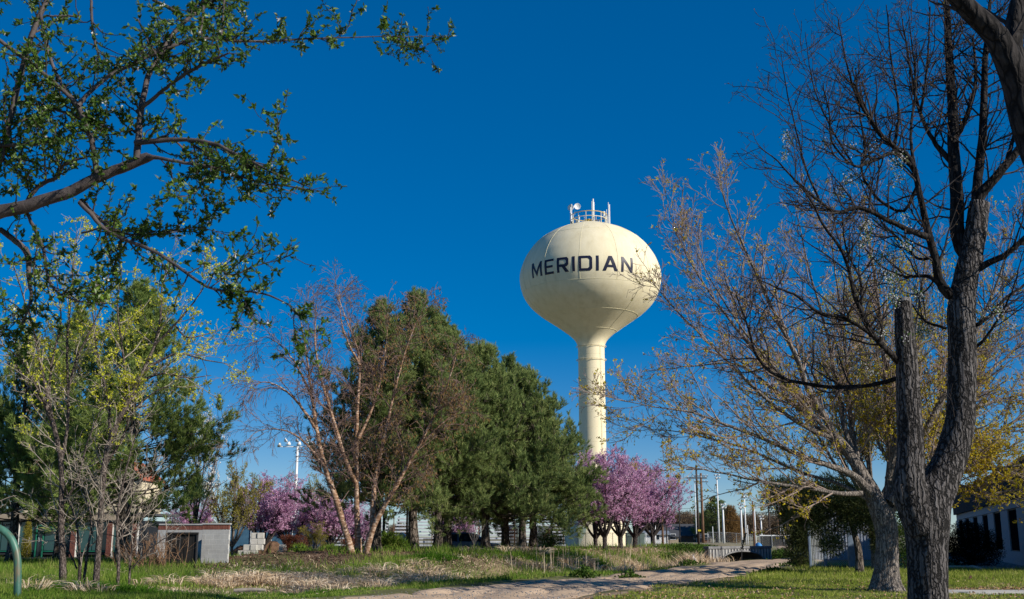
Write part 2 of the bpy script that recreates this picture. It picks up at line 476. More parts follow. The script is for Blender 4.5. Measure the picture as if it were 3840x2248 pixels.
M['tealglass'] = glass('teal_window_glass', (0.02, 0.07, 0.075))
M['blackwood'] = surf('black_gate_panel', [(0.008, 0.008, 0.008), (0.022, 0.02, 0.018)], 0.7, 3, 5, (1, 1, .2), bump=.3)
M['stucco'] = surf('pale_grey_stucco', [(0.22, 0.245, 0.26), (0.30, 0.325, 0.34)], 0.92, 8, bump=.5, bscale=50)
M['ribmetal'] = surf('dark_ribbed_metal', [(0.02, 0.024, 0.03)], 0.9, 2, spec=.08)
M['bluepaint'] = surf('blue_car_paint', [(0.07, 0.13, 0.24), (0.085, 0.15, 0.27)], 0.22, 2, spec=.6)
M['whitepaint'] = surf('white_car_paint', [(0.6, 0.62, 0.65)], 0.25, 2, spec=.5)
M['rubber'] = surf('black_rubber', [(0.012, 0.012, 0.012)], 0.8, 5)
M['bluefence'] = surf('blue_windscreen_fabric', [(0.035, 0.10, 0.17), (0.06, 0.15, 0.24)], 0.8, 2, 5, bump=.3)
M['redslat'] = surf('red_brown_fence_slat', [(0.085, 0.035, 0.03), (0.14, 0.06, 0.05)], 0.7, 5)
M['soil'] = surf('brown_soil', [(0.08, 0.045, 0.028), (0.21, 0.125, 0.075)], 0.95, 3, 7, bump=1.0, bscale=9, bdist=.06)
M['wood_pole'] = surf('brown_utility_pole', [(0.10, 0.055, 0.032), (0.22, 0.13, 0.08)], 0.85, 6, 5, (1, 1, .1))
M['dark_pole'] = surf('dark_creosote_pole', [(0.035, 0.026, 0.022), (0.08, 0.062, 0.05)], 0.85, 6, 5, (1, 1, .1))
M['shingle'] = surf('grey_roof_shingles', [(0.045, 0.048, 0.055), (0.08, 0.083, 0.09)], 0.9, 8)
M['siding'] = surf('brown_siding', [(0.14, 0.085, 0.06)], 0.8, 3)
M['whiteside'] = surf('white_siding', [(0.62, 0.63, 0.64)], 0.7, 3)
M['shedside'] = surf('blue_grey_shed_siding', [(0.27, 0.30, 0.36)], 0.7, 3)
M['privacy'] = surf('dark_privacy_slats', [(0.035, 0.038, 0.04)], 0.8, 3)
M['tarp'] = surf('blue_tarp', [(0.05, 0.22, 0.50)], 0.6, 3, bump=.5)
M['green_pipe'] = surf('worn_green_pipe_paint', [(0.15, 0.11, 0.065), (0.05, 0.14, 0.10), (0.075, 0.21, 0.155)], 0.45, 4, 7, (1, 1, .25), pos=[.36, .5, .7], spec=.45)
M['orangepost'] = surf('orange_brown_post', [(0.42, 0.16, 0.06)], 0.7, 3)
M['yellowtape'] = surf('yellow_tape', [(0.65, 0.52, 0.03)], 0.5, 3)
M['plastic'] = surf('clear_plastic_wrap', [(0.35, 0.45, 0.47), (0.55, 0.63, 0.64)], 0.25, 4, bump=.8)
M['far_crown'] = foliage('far_bare_twigs', [(0.10, 0.07, 0.05), (0.19, 0.14, 0.10), (0.25, 0.21, 0.12)], .2, .12)
M['cut_wood'] = surf('weathered_cut_wood', [(0.13, 0.125, 0.13), (0.25, 0.24, 0.24)], 0.9, 12, bump=.5)
M['stone'] = foliage('river_stones', [(0.12, 0.12, 0.125), (0.25, 0.25, 0.25), (0.42, 0.41, 0.4)], 0, 1)
M['bag'] = surf('white_plastic_bag', [(0.65, 0.66, 0.7)], 0.5, 5)

# ------------------------------------------------------------------ terrain, road, pavements
_Y = np.array([-60, 8, 24, 28.3, 30, 34, 40, 47.6, 55.6, 70, 74, 78, 82, 95, 110, 140, 190, 260, 700])
_XL = np.array([-90, -40, -20, -12, -5.6, -3.5, -.7, 3.9, 7.3, 12.2, 14.2, 17.3, 20.4, 23.5, 26.5, 33, 45, 62, 175])
_XR = np.array([10, 3, .5, 1.0, 1.8, 3.6, 6.6, 10.2, 13.6, 19, 20.6, 22.6, 24.8, 28.2, 31.5, 38, 49, 66, 180])
def road_left(y): return np.interp(y, _Y, _XL)
def road_right(y): return np.interp(y, _Y, _XR)

def height(x, y):
    """ground height without fine relief"""
    x = np.asarray(x, float); y = np.asarray(y, float)
    uL = road_left(y) - x
    bank = 0.80 * sstep(y, 43, 56) * sstep(uL, 3.4, 8.5) * (1 - sstep(uL, 18, 26)) * (1 - .45 * sstep(y, 88, 110))
    wide = 0.45 * sstep(y, 95, 118) * sstep(uL, 3, 8) * sstep(uL, 18, 26)
    ditch = -1.3 * sstep(y, 50, 60) * (1 - sstep(y, 90, 100)) * np.exp(-((uL - 2.5) / 1.25) ** 2)
    ditch2 = -.25 * (1 - sstep(y, 49, 60)) * sstep(y, 30, 34) * np.exp(-((uL - 4.5) / 2.0) ** 2)
    return bank + wide + ditch + ditch2

def relief(x, y):
    return (vnoise(x, y, 2.2, 1) - .5) * .10 + (vnoise(x, y, .7, 2) - .5) * .05

def ground_z(x, y):
    x = np.asarray(x, float); y = np.asarray(y, float)
    return height(x, y) + relief(x, y) * sstep(y, 5, 15) * (1 - .6 * sstep(y, 80, 160))

def edge_wobble(x, y):
    return (vnoise(x, y, 3.0, 4) - .5) * 1.8 + (vnoise(x, y, .8, 5) - .5) * .8

# the ground sheet
ys = [-40.0]
while ys[-1] < 1500:
    y = ys[-1]
    ys.append(y + (3.0 if y < 22 else 0.30 if y < 62 else 0.6 if y < 100 else 0.03 * (y - 80) + .6 if y < 400 else 60))
ys = np.array(ys)
us = np.linspace(-1, 1, 181)
us = np.sign(us) * np.abs(us) ** 1.15
GX = us[None, :] * (14 + 0.85 * np.maximum(ys, 0) + 30 * sstep(ys, 100, 300))[:, None]
GY = ys[:, None] + 0 * GX
uL = road_left(GY) - GX; uR = GX - road_right(GY)
in_road = np.minimum(-uL, -uR)             # positive inside the road
wob = edge_wobble(GX, GY)
GZ = ground_z(GX, GY) - .14 * sstep(in_road + wob * .5, 0.0, 1.2)
c_dirt = np.array([.42, .30, .21]); c_mulch = np.array([.19, .125, .085]); c_soilgrass = np.array([.13, .13, .05])
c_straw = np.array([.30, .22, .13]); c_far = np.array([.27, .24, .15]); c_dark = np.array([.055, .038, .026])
n1 = vnoise(GX, GY, 4, 6)[..., None]; n2 = vnoise(GX, GY, 1.3, 7)[..., None]
cg = c_soilgrass * (.7 + .6 * n2)
col = cg + 0 * GX[..., None]
strawm = (sstep(uL, 2.5, 4) * (1 - sstep(uL, 9, 13)))[..., None] * sstep(n1, .2, .6)
col = col * (1 - strawm * .8) + c_straw * strawm * .8
mul = (sstep(GY, 46, 54) * sstep(uL, 6, 9) * (1 - sstep(uL, 20, 25)))[..., None]
mul = mul * sstep(n1 * .6 + n2 * .4, .25, .5)
col = col * (1 - mul) + c_mulch * (.6 + .9 * n2) * mul
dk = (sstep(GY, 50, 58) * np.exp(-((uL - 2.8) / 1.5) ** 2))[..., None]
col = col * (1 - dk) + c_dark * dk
farm = sstep(GY, 110, 200)[..., None]
col = col * (1 - farm) + c_far * (.7 + .5 * n1) * farm
bare = (sstep(uR, -1, .2) * (1 - sstep(uR, .3, 2.4)))[..., None] * sstep(n2, .3, .7)
col = col * (1 - bare) + c_dirt * .8 * bare
col = np.clip(col, .01, 1)
def grid_mesh(X, Y, Z):
    b = MB(); m, n = X.shape
    i = (np.arange(m - 1) * n)[:, None]; j = np.arange(n - 1)[None]
    b.add(np.stack([X, Y, Z], -1).reshape(-1, 3), q=np.stack([i + j, i + j + 1, i + n + j + 1, i + n + j], -1).reshape(-1, 4))
    return b
def vcol_material(name, rough=.95, bump=.4, bscale=14, contrast=(0.6, 1.35)):
    m, nt, out = _mat(name)
    p = nt.nodes.new('ShaderNodeBsdfPrincipled'); p.inputs['Roughness'].default_value = rough; p.inputs['Specular IOR Level'].default_value = .15
    a = nt.nodes.new('ShaderNodeVertexColor'); a.layer_name = 'Col'
    nz = noise(nt, 2.6, 8, None, .72)
    r = ramp(nt, [(contrast[0],) * 3, (contrast[1],) * 3], [.3, .7])
    mx = nt.nodes.new('ShaderNodeMixRGB'); mx.blend_type = 'MULTIPLY'; mx.inputs['Fac'].default_value = 1
    nt.links.new(nz.outputs['Fac'], r.inputs['Fac']); nt.links.new(a.outputs['Color'], mx.inputs[1]); nt.links.new(r.outputs['Color'], mx.inputs[2])
    nt.links.new(mx.outputs[0], p.inputs['Base Color'])
    b = nt.nodes.new('ShaderNodeBump'); b.inputs['Strength'].default_value = bump; b.inputs['Distance'].default_value = .05
    n2_ = noise(nt, bscale, 7, None, .7)
    nt.links.new(n2_.outputs['Fac'], b.inputs['Height']); nt.links.new(b.outputs['Normal'], p.inputs['Normal'])
    nt.links.new(p.outputs['BSDF'], out.inputs['Surface'])
    return m
M['ground'] = vcol_material('ground_soil')
M['road'] = vcol_material('packed_dirt', bump=.55, bscale=9, contrast=(.78, 1.16))
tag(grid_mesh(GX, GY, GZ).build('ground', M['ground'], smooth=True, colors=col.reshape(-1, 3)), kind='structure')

# dirt road with ruts and potholes
yr = np.concatenate([np.arange(4, 24, 2.0), np.arange(24, 60, .16), np.arange(60, 110, .5), np.arange(110, 260, 3)])
w = np.linspace(-.06, 1.06, 84)
RY = yr[:, None] + 0 * w[None]
RX = road_left(RY) * (1 - w) + road_right(RY) * w
e = np.minimum(w, 1 - w)[None] * (road_right(RY) - road_left(RY))
along = RY + 0 * RX
rut = np.zeros_like(RX)
for c, d, wd in ((.26, .07, .045), (.44, .06, .04), (.63, .085, .05), (.80, .05, .04)):
    cw = c + (vnoise(along, 0 * along, 6, int(c * 100)) - .5) * .09
    rut -= d * np.exp(-((w[None] - cw) / wd) ** 2) * (.4 + 1.2 * vnoise(along, along * 0, 3.5, int(c * 77)))
bumps = (vnoise(RX * .55, RY, 1.7, 21) - .5) * .17 + (vnoise(RX, RY, .55, 22) - .5) * .06 + (vnoise(RX, RY, 4.5, 23) - .5) * .12
pot = -.10 * sstep(vnoise(RX, RY, 1.5, 24), .66, .85)
fade = (1 - .75 * sstep(RY, 58, 80)) * sstep(RY, 12, 22)
RZ = .03 + (rut * 1.25 + bumps * .62 + pot * .8 + (vnoise(RX, RY, .22, 27) - .5) * .022) * fade + height(RX, RY) * 0 - .28 * (1 - sstep(e + edge_wobble(RX, RY) * .5, -.3, 1.0))
rc = np.array([.45, .335, .235]) * (.74 + .34 * vnoise(RX, RY, 2.5, 25) + .16 * vnoise(RX, RY, .5, 28))[..., None] * (1 - .12 * sstep(-(rut + pot), .03, .15))[..., None]
tag(grid_mesh(RX, RY, RZ).build('dirt_road', M['road'], smooth=True, colors=np.clip(rc, 0, 1).reshape(-1, 3)), kind='structure')
def road_z(x, y):
    return .03

# sidewalk slabs beside the maple, asphalt drive on the left, stone bed by the office
walk = tag(MB().box((27, 33.1, -.05), (29.6, 1.5, .06)).build('sidewalk', M['oldconcrete']), kind='structure')
slab_mesh = MB().bevbox((0, 0, 0), (1.46, 1.3, .10), .012).build('slab', M['concrete'], walk)
slab_mesh.location = (13.0, 33.1, 0.01)
for k in range(1, 18):
    mesh_object('slab', slab_mesh.data, walk, (13.0 + 1.475 * k, 33.1, 0.01 + .006 * math.sin(k * 5.1)), (0.004 * math.sin(k * 3), 0, 0))
def strip(name, pts_near, pts_far, material, z=0.02):
    b = MB(); n = len(pts_near)
    v = []
    for (a, c) in zip(pts_near, pts_far): v += [[a[0], a[1], z], [c[0], c[1], z]]
    b.add(v, q=[[2 * i, 2 * i + 2, 2 * i + 3, 2 * i + 1] for i in range(n - 1)])
    return tag(b.build(name, material), kind='structure')
strip('asphalt_drive', [(-46, 76.5), (-30, 77.5), (-20.6, 78.6), (-14, 80), (-9, 82)], [(-46, 84), (-30, 84), (-20, 84.5), (-14, 86), (-9, 87)], M['asphalt'], .06)
kerb = MB()
for a, c in (((-21.5, 84.3), (-14, 86.0)), ((-14, 86.0), (-9, 87))):
    d = np.array([c[0] - a[0], c[1] - a[1]]); L = np.linalg.norm(d)
    kerb.bevbox(((a[0] + c[0]) / 2, (a[1] + c[1]) / 2, .12), (L, .18, .16), .02, math.atan2(d[1], d[0]))
tag(kerb.build('kerb', M['concrete']), kind='structure')

# ------------------------------------------------------------------ ground cover (uncountable)
def scatter(n, y0, y1, x0f, x1f, power=1.6):
    """points in the camera's wedge of ground, denser towards the near edge"""
    yy = (y0 ** (1 - power) + rng.random(n) * (y1 ** (1 - power) - y0 ** (1 - power))) ** (1 / (1 - power))
    xx = (x0f + rng.random(n) * (x1f - x0f)) * yy
    return xx, yy
def up_dirs(n, lean=.45, wind=(0, 0)):
    d = np.stack([rng.normal(0, lean, n) + wind[0], rng.normal(0, lean, n) + wind[1], np.ones(n)], -1)
    return nrm(d)

# green grass left of the road and on the bank
x, y = scatter(270000, 27.5, 92, -.56, .22)
ul = road_left(y) - x
g1 = vnoise(x, y, 3.2, 31); g2 = vnoise(x, y, .9, 32); g3 = vnoise(x, y, 7, 33)
prob = .85 * sstep(ul + edge_wobble(x, y), .1, .7) * (1 - sstep(ul, 2.6, 4.0)) + .85 * (y < 33.5) * (ul > .2)
patch = sstep(g1 * .65 + g2 * .35, .42, .62)
prob = np.maximum(prob, sstep(ul, 2.5, 4) * (patch * .65 + .22))
prob = np.maximum(prob, .9 * (x < -9.5) * (y > 33) * (y < 75) * sstep(g1, .2, .5))
mulchz = sstep(y, 47, 51) * sstep(ul, 6.5, 8.5) * (1 - sstep(ul, 19, 24))
prob *= 1 - mulchz * (1 - sstep(g1, .60, .75) * .9)
prob *= 1 - .96 * sstep(y, 53, 58) * np.exp(-((ul - 2.8) / 1.3) ** 2)
prob *= 1 - .8 * np.exp(-(((x + 21) / 4) ** 2 + ((y - 71) / 2.5) ** 2))
prob *= (ul > -.1) & ~((y > 76) & (x < -9))
k = rng.random(len(x)) < prob
x, y = x[k], y[k]; n = len(x); ul = ul[k]; g1 = g1[k]; g2 = g2[k]
hh = (.10 + .17 * g1 + .10 * sstep(y, 36, 42)) * rng.uniform(.6, 1.4, n) * (1 - .45 * (ul < 2.6)) * (1 + .7 * sstep(g2, .62, .85))
b = MB(); b.blades(np.stack([x, y, ground_z(x, y) - .02], -1), up_dirs(n, .42), hh, .012 + .00045 * y)
tag(b.build('verge_grass', M['grass']), 'fresh green grass on the ditch bank along the dirt road', 'grass', kind='stuff')

# lush bright tufts at the front edge and on the bank
tuft = MB()
spots = [(on_ground(p, q), r_, h_) for p, q, r_, h_ in
         ((330, 2218, .9, .38), (420, 2222, .8, .36), (240, 2222, .8, .33), (520, 2222, .7, .30), (620, 2228, .7, .26), (150, 2226, .7, .3),
          (60, 2230, .6, .3), (760, 2232, .6, .22), (900, 2232, .7, .2), (1040, 2226, .6, .2), (1180, 2216, .6, .18), (1350, 2208, .5, .16),
          (700, 2226, .8, .26), (980, 2222, .7, .22), (1560, 2192, .6, .16), (1700, 2186, .6, .15))]
for p, q, r_, h_, Y in ((1590, 2100, 1.0, .50, 51), (1640, 2102, .8, .4, 51), (2100, 2072, 1.1, .42, 60), (2180, 2068, 1.2, .42, 62), (2060, 2070, .8, .36, 60), (2250, 2068, .9, .35, 62),
                        (1960, 2085, .7, .26, 56), (1890, 2082, .6, .24, 57), (2310, 2075, .8, .3, 62), (900, 2106, 1.0, .3, 70), (1000, 2103, 1.0, .3, 71), (640, 2110, 1.1, .35, 66), (560, 2120, 1.2, .4, 58)):
    c = at(p, q, Y); spots.append((c, r_, h_))
for c, r_, h_ in spots:
    m = int(950 * r_)
    a = rng.random(m) * 6.283; rr = r_ * np.sqrt(rng.random(m)) * (1 + .25 * np.sin(3 * a))
    xx, yy = c[0] + rr * np.cos(a) * 1.3, c[1] + rr * np.sin(a) * .8
    out = np.stack([np.cos(a), np.sin(a), 0 * a], -1) * (rr / r_ * .5)[:, None]
    tuft.bent_blades(np.stack([xx, yy, ground_z(xx, yy) - .02], -1), up_dirs(m, .35) + out, h_ * rng.uniform(.5, 1.25, m) * (1.15 - .5 * rr / r_), .02, .3)
tag(tuft.build('lush_grass', foliage('lush_grass', [(0.028, 0.075, 0.008), (0.06, 0.15, 0.014), (0.105, 0.22, 0.025)], .3, .8)), 'lush bright green grass tufts along the verge', 'grass', kind='stuff')

# lawn on the right
x, y = scatter(250000, 26, 75, .0, .56)
ur = x - road_right(y)
g1 = vnoise(x, y, 2.6, 41); g2 = vnoise(x, y, .8, 42)
k = (ur + edge_wobble(x, y) > .25) & (rng.random(len(x)) < np.clip(sstep(ur, .2, 3.2) * .7 + sstep(g1 * .5 + g2 * .5, .42, .6) * .75, 0, 1) * (1 - .55 * sstep(g1 * .4 + g2 * .6, .62, .75)))
k &= ~((np.abs(y - 33.1) < .78) & (x > 12.2))
k &= ~((y > 54 + .25 * (x - 20)) & (x > 19))
x, y = x[k], y[k]; n = len(x); g2 = g2[k]
far = sstep(y, 34, 46)
b = MB(); b.blades(np.stack([x, y, ground_z(x, y) - .015], -1), up_dirs(n, .5), (.05 + .05 * g2 + .13 * far) * rng.uniform(.6, 1.4, n), .012 + .0004 * y)
tag(b.build('lawn', M['lawn']), 'short lawn with thin patches under the maple beside the dirt road', 'grass', kind='stuff')
x, y = scatter(5200, 27, 52, .02, .52)
k = (x - road_right(y) > 0) & (rng.random(len(x)) < .25 + .75 * sstep(vnoise(x, y, 1.6, 43), .45, .7))
k |= (np.abs(y - 34.25) < .25) & (x > 12.5)
x, y = x[k], y[k]
extra = 900
x = np.concatenate([x, rng.uniform(12.3, 19, extra)]); y = np.concatenate([y, rng.normal(34.3, .16, extra)]); n = len(x)
b = MB(); b.leaves(np.stack([x, y, ground_z(x, y) + rng.uniform(.02, .09, n)], -1), rng.normal(size=(n, 3)) * np.array([1, 1, .4]), rng.uniform(.05, .11, n), .055, .3)
tag(b.build('fallen_leaves', M['dead_leaf']), 'dry brown leaves scattered over the lawn', 'leaves', kind='stuff')

# tall dry straw beside the ditch
x, y = scatter(230000, 31, 80, -.50, .2)
ul = road_left(y) - x
g1 = vnoise(x, y, 2.4, 51); g2 = vnoise(x, y, .8, 52); g3 = vnoise(x, y, 6, 53)
pr = sstep(ul, 2.6, 4.2) * (1 - sstep(ul, 8, 11.5)) * sstep(g1 * .6 + g3 * .4, .22, .42) * sstep(y, 32.5, 35)
pr = np.maximum(pr, .12 * (ul > 2) * (y < 75))
pr *= 1 - .85 * sstep(y, 56, 60) * (np.abs(ul - 2.6) < 1.4)
pr *= 1 - .9 * sstep(y, 47, 51) * sstep(ul, 7, 9.5)
pr *= .45 * (1 - .5 * sstep(x, -4, 2))
k = rng.random(len(x)) < pr
x, y = x[k], y[k]; n = len(x); g1 = g1[k]; g2 = g2[k]
hh = (.14 + .30 * sstep(g1, .35, .8)) * rng.uniform(.5, 1.25, n) * (1 - .25 * sstep(y, 45, 52))
b = MB(); b.bent_blades(np.stack([x, y, ground_z(x, y) - .03], -1), up_dirs(n, .45, (-.25, .0)), hh, .016 + .0004 * y, .62)
tag(b.build('dry_grass', M['straw']), 'tall matted dry straw grass beside the ditch', 'grass', kind='stuff')

tx, ty = scatter(2600, 32.5, 62, -.48, .12, 1.2)
tul = road_left(ty) - tx
tp_ = sstep(tul, 2.6, 4.0) * (1 - sstep(tul, 8, 11)) * sstep(vnoise(tx, ty, 4.0, 55), .28, .5) * (1 - .9 * sstep(ty, 47, 51) * sstep(tul, 7, 9)) * (1 - .8 * sstep(tx, -15, -19) * 0) * (1 - .9 * sstep(ty, 54, 58) * (np.abs(tul - 2.6) < 1.6))
k = rng.random(len(tx)) < tp_ * .75 * (1 - .55 * sstep(tx, -4, 2))
tx, ty = tx[k], ty[k]
tus = MB()
m = 70; nt_ = len(tx)
rad_t = rng.uniform(.18, .48, nt_); h_t = rng.uniform(.34, .85, nt_) * (.7 + .5 * vnoise(tx, ty, 5, 56))
aa = rng.random((nt_, m)) * 6.283; rr_ = rad_t[:, None] * np.sqrt(rng.random((nt_, m)))
bx, by = (tx[:, None] + rr_ * np.cos(aa)).ravel(), (ty[:, None] + rr_ * np.sin(aa)).ravel()
lean_t = rng.normal(0, .25, (nt_, 1, 2))
dd_ = np.stack([np.cos(aa) * rr_ / rad_t[:, None] * .75 + lean_t[:, :, 0] + rng.normal(0, .28, aa.shape), np.sin(aa) * rr_ / rad_t[:, None] * .75 + lean_t[:, :, 1] + rng.normal(0, .28, aa.shape), np.ones_like(aa)], -1).reshape(-1, 3)
tus.bent_blades(np.stack([bx, by, ground_z(bx, by) - .03], -1), dd_, (h_t[:, None] * rng.uniform(.5, 1.25, aa.shape)).ravel(), .018 + .0004 * by, .62)
tag(tus.build('straw_tussocks', M['straw']), 'bleached straw tussocks flopping over beside the ditch', 'grass', kind='stuff')

# straw clump by the culvert and reed stalks along the ditch
x, y, hh = [], [], []
for p, q, Y, r_, h_, m in ((2530, 2068, 68, 1.0, 1.0, 1800), (2480, 2075, 66, .8, .7, 1000), (2440, 2062, 68, .9, .7, 900), (2580, 2065, 70, .8, .8, 900), (2610, 2080, 72, 1.2, .5, 900), (2350, 2085, 60, .7, .6, 500), (2680, 2092, 75, .9, .5, 500), (2300, 2110, 54, .6, .6, 400)):
    c = at(p, q, Y)
    x.append(rng.normal(c[0], r_ * .6, m)); y.append(rng.normal(c[1], r_ * .5, m)); hh.append(h_ * rng.uniform(.5, 1.2, m))
x, y, hh = map(np.concatenate, (x, y, hh)); n = len(x)
b = MB(); b.bent_blades(np.stack([x, y, ground_z(x, y) - .05], -1), up_dirs(n, .28), hh, .035, .4)
stalk_x = rng.uniform(-1, 13, 110); stalk_y = 50 + 22 * rng.random(110); stalk_x = road_left(stalk_y) - rng.uniform(1.2, 5.5, 110)
b.tubes(np.stack([np.stack([stalk_x, stalk_y, ground_z(stalk_x, stalk_y)], -1), np.stack([stalk_x + rng.normal(0, .12, 110), stalk_y, ground_z(stalk_x, stalk_y) + rng.uniform(.4, 1.3, 110)], -1)], 1), np.tile([[.016, .008]], (110, 1)), 3)
tag(b.build('ditch_straw', M['straw']), 'upright pale straw clumps and stalks around the culvert', 'grass', kind='stuff')

# bark mulch and twiggy litter under the pines
x, y = scatter(55000, 44, 82, -.36, .1, 1.3)
ul = road_left(y) - x
k = (rng.random(len(x)) < sstep(y, 45, 50) * sstep(ul, 5, 8) * (1 - sstep(ul, 20, 25)) * .9)
x, y = x[k], y[k]; n = len(x)
b = MB(); b.leaves(np.stack([x, y, ground_z(x, y) + rng.uniform(-.01, .05, n)], -1), rng.normal(size=(n, 3)) * np.array([1, 1, .45]), rng.uniform(.06, .16, n), .05, .2)
tag(b.build('bark_mulch', M['mulch']), 'brown bark mulch spread under the pine row', 'mulch', kind='stuff')

# dark leafy weeds on the ditch bank and by the culvert
wd = MB()
for p, q, Y, r_, h_, m in ((2620, 2052, 80, 2.2, .7, 3000), (2700, 2046, 86, 2.2, .6, 2600), (2780, 2042, 90, 2.4, .5, 2200), (2570, 2055, 76, 1.4, .6, 1500), (2560, 2090, 66, 1.0, .35, 500),
                           (2915, 2062, 92, 1.4, .8, 1500), (2950, 2068, 88, .9, .5, 700), (3010, 2095, 62, .9, .45, 900), (2900, 2140, 50, .7, .2, 500), (2360, 2160, 45, .4, .3, 200), (2190, 2158, 45.5, .5, .45, 300)):
    c = at(p, q, Y)
    pos = np.stack([rng.normal(c[0], r_ * .55, m), rng.normal(c[1], r_ * .4, m), 0 * np.zeros(m)], -1)
    d = np.hypot(pos[:, 0] - c[0], pos[:, 1] - c[1])
    pos[:, 2] = ground_z(pos[:, 0], pos[:, 1]) + rng.random(m) * h_ * np.exp(-(d / r_) ** 2)
    wd.leaves(pos, rng.normal(size=(m, 3)) + np.array([0, -.2, .5]), rng.uniform(.08, .2, m), .09)
tag(wd.build('leafy_weeds', M['weed']), 'dark green leafy weeds along the ditch and culvert', 'weeds', kind='stuff')

# pebbles on the road, stones by the office building
x, y = scatter(5000, 28, 60, -.2, .3); k = (x > road_left(y) + .6) & (x < road_right(y) - .5); x, y = x[k], y[k]; n = len(x)
b = MB(); 
def pebbles(b, x, y, z, s):
    n = len(x)
    octa = np.array([[1, 0, 0], [0, 1, 0], [-1, 0, 0], [0, -1, 0], [0, 0, .7], [0, 0, -.7]])
    v = octa[None] * s[:, None, None] * rng.uniform(.6, 1.3, (n, 6, 1)) + np.stack([x, y, z], -1)[:, None]
    t = np.array([[0, 1, 4], [1, 2, 4], [2, 3, 4], [3, 0, 4], [1, 0, 5], [2, 1, 5], [3, 2, 5], [0, 3, 5]])
    b.add(v.reshape(-1, 3), t=(np.arange(n)[:, None, None] * 6 + t[None]).reshape(-1, 3))
pebbles(b, x, y, np.full(n, .02), rng.uniform(.008, .03, n))
tag(b.build('pebbles', M['stone']), 'small pebbles strewn on the dirt road', 'pebbles', kind='stuff')

# ------------------------------------------------------------------ water tower
TY = 133.0
TB = at(2229, 2052, TY); TB[2] = float(ground_z(TB[0], TB[1]))
tower = thing('water_tower', 'tall cream pedestal water tower with the word MERIDIAN on its round tank', 'water tower', TB)
def zrow(py):
    return at(2216, py, TY)[2]
def zfront(py):
    return at(2216, py, TY - 7.5)[2]
# outline read off the photograph: (zoomed row, half width) at 2.27 zoom, rows start at 700
outline = [(276, 150), (285, 172), (305, 240), (330, 300), (350, 345), (400, 420), (465, 490), (560, 552), (660, 590), (740, 602), (830, 592), (920, 565), (1000, 516), (1070, 446), (1130, 366), (1190, 280), (1260, 186), (1300, 142), (1335, 120), (1370, 112)]
prof = []
for zy, hw in outline:
    py = 700 + zy / 2.27
    z = zrow(py); fwd = TY * CT + (z - EYE) * ST
    prof.append((hw / 2.27 * fwd / FPX, z))
prof = np.array(prof)[::-1]                        # bottom to top
prof[:, 1] -= .95 * sstep(prof[:, 1], prof[0, 1] + 1.5, prof[-1, 1] - 3)   # the near side of the shell stands higher in the picture than its axis
zs_t = prof[:, 1]
def tank_r(z):
    return np.interp(z, zs_t, prof[:, 0])
zz = np.linspace(zs_t[0], zs_t[-1], 90)
rr = np.interp(zz, zs_t, prof[:, 0])
for _ in range(6): rr[1:-1] = .25 * rr[:-2] + .5 * rr[1:-1] + .25 * rr[2:]
def tank_rs(z): return np.interp(z, zz, rr)
ztop = zz[-1]
tank_prof = list(zip(rr, zz)) + [(rr[-1] * .6, ztop + .12), (0.02, ztop + .2)]
tank = MB().lathe(tank_prof, (TB[0], TB[1], 0), 96).build('tank', M['tank'], tower, smooth=True)
colr = rr[0]; zc = zz[0]
zb = TB[2]
MB().lathe([(colr, 8.6), (colr * .998, 20), (colr, zc + .01)], (TB[0], TB[1], 0), 64).build('column', M['tank'], tower, smooth=True)
bell = [(4.45, zb - .1), (4.40, zb + .15), (4.15, zb + .9), (3.62, zb + 2.6), (3.1, zb + 4.1), (2.55, zb + 5.6), (2.05, zb + 7.0), (1.78, zb + 7.9), (colr, 8.6)]
MB().lathe(bell, (TB[0], TB[1], 0), 64).build('bell_base', M['tank'], tower, smooth=True)

def tp(az, z, off=0.0):
    """point on the tank, azimuth measured from the side facing the camera, positive to the right"""
    r = tank_rs(z) + off
    a = AZ0 + az
    return np.stack([TB[0] + r * np.sin(a), TB[1] - r * np.cos(a), z + 0 * r], -1)
AZ0 = -math.atan2(TB[0], TB[1])                    # camera bearing seen from the tower
# weld seams: thin raised strips
def seam(az, z, wdt=.035):
    az = np.asarray(az, float); z = np.asarray(z, float)
    P = tp(az, z, .012)
    mb = MB(); mb.tubes(P[None], np.full((1, len(P)), wdt), 4); return mb
for k in range(12):
    a = R(-90 + 30 * k - 8) + 0 * np.linspace(0, 1, 30)
    seam(a, np.linspace(zfront(700 + 800 / 2.27), zz[-1] - .5, 30), .018).build('seam', M['seam'], tower, True)
for row, n in ((330, 0), (800, 0), (1005, 0), (1138, 0)):
    z0 = min(zfront(700 + row / 2.27), ztop - .4)
    a = np.linspace(0, 2 * math.pi, 97)
    seam(a, z0 + 0 * a, .018).build('seam', M['seam'], tower, True)
for k in range(6):
    a = R(-75 + 60 * k) + np.zeros(16)
    seam(a, np.linspace(zfront(700 + 1138 / 2.27), zfront(700 + 800 / 2.27), 16), .018).build('seam', M['seam'], tower, True)
for zk in np.linspace(11, zc - 1, 8):
    a = np.linspace(0, 2 * math.pi, 49)
    P = np.stack([TB[0] + (colr + .004) * np.sin(a), TB[1] - (colr + .004) * np.cos(a), zk + 0 * a], -1)
    MB().tubes(P[None], np.full((1, 49), .012), 4).build('seam', M['seam'], tower, True)
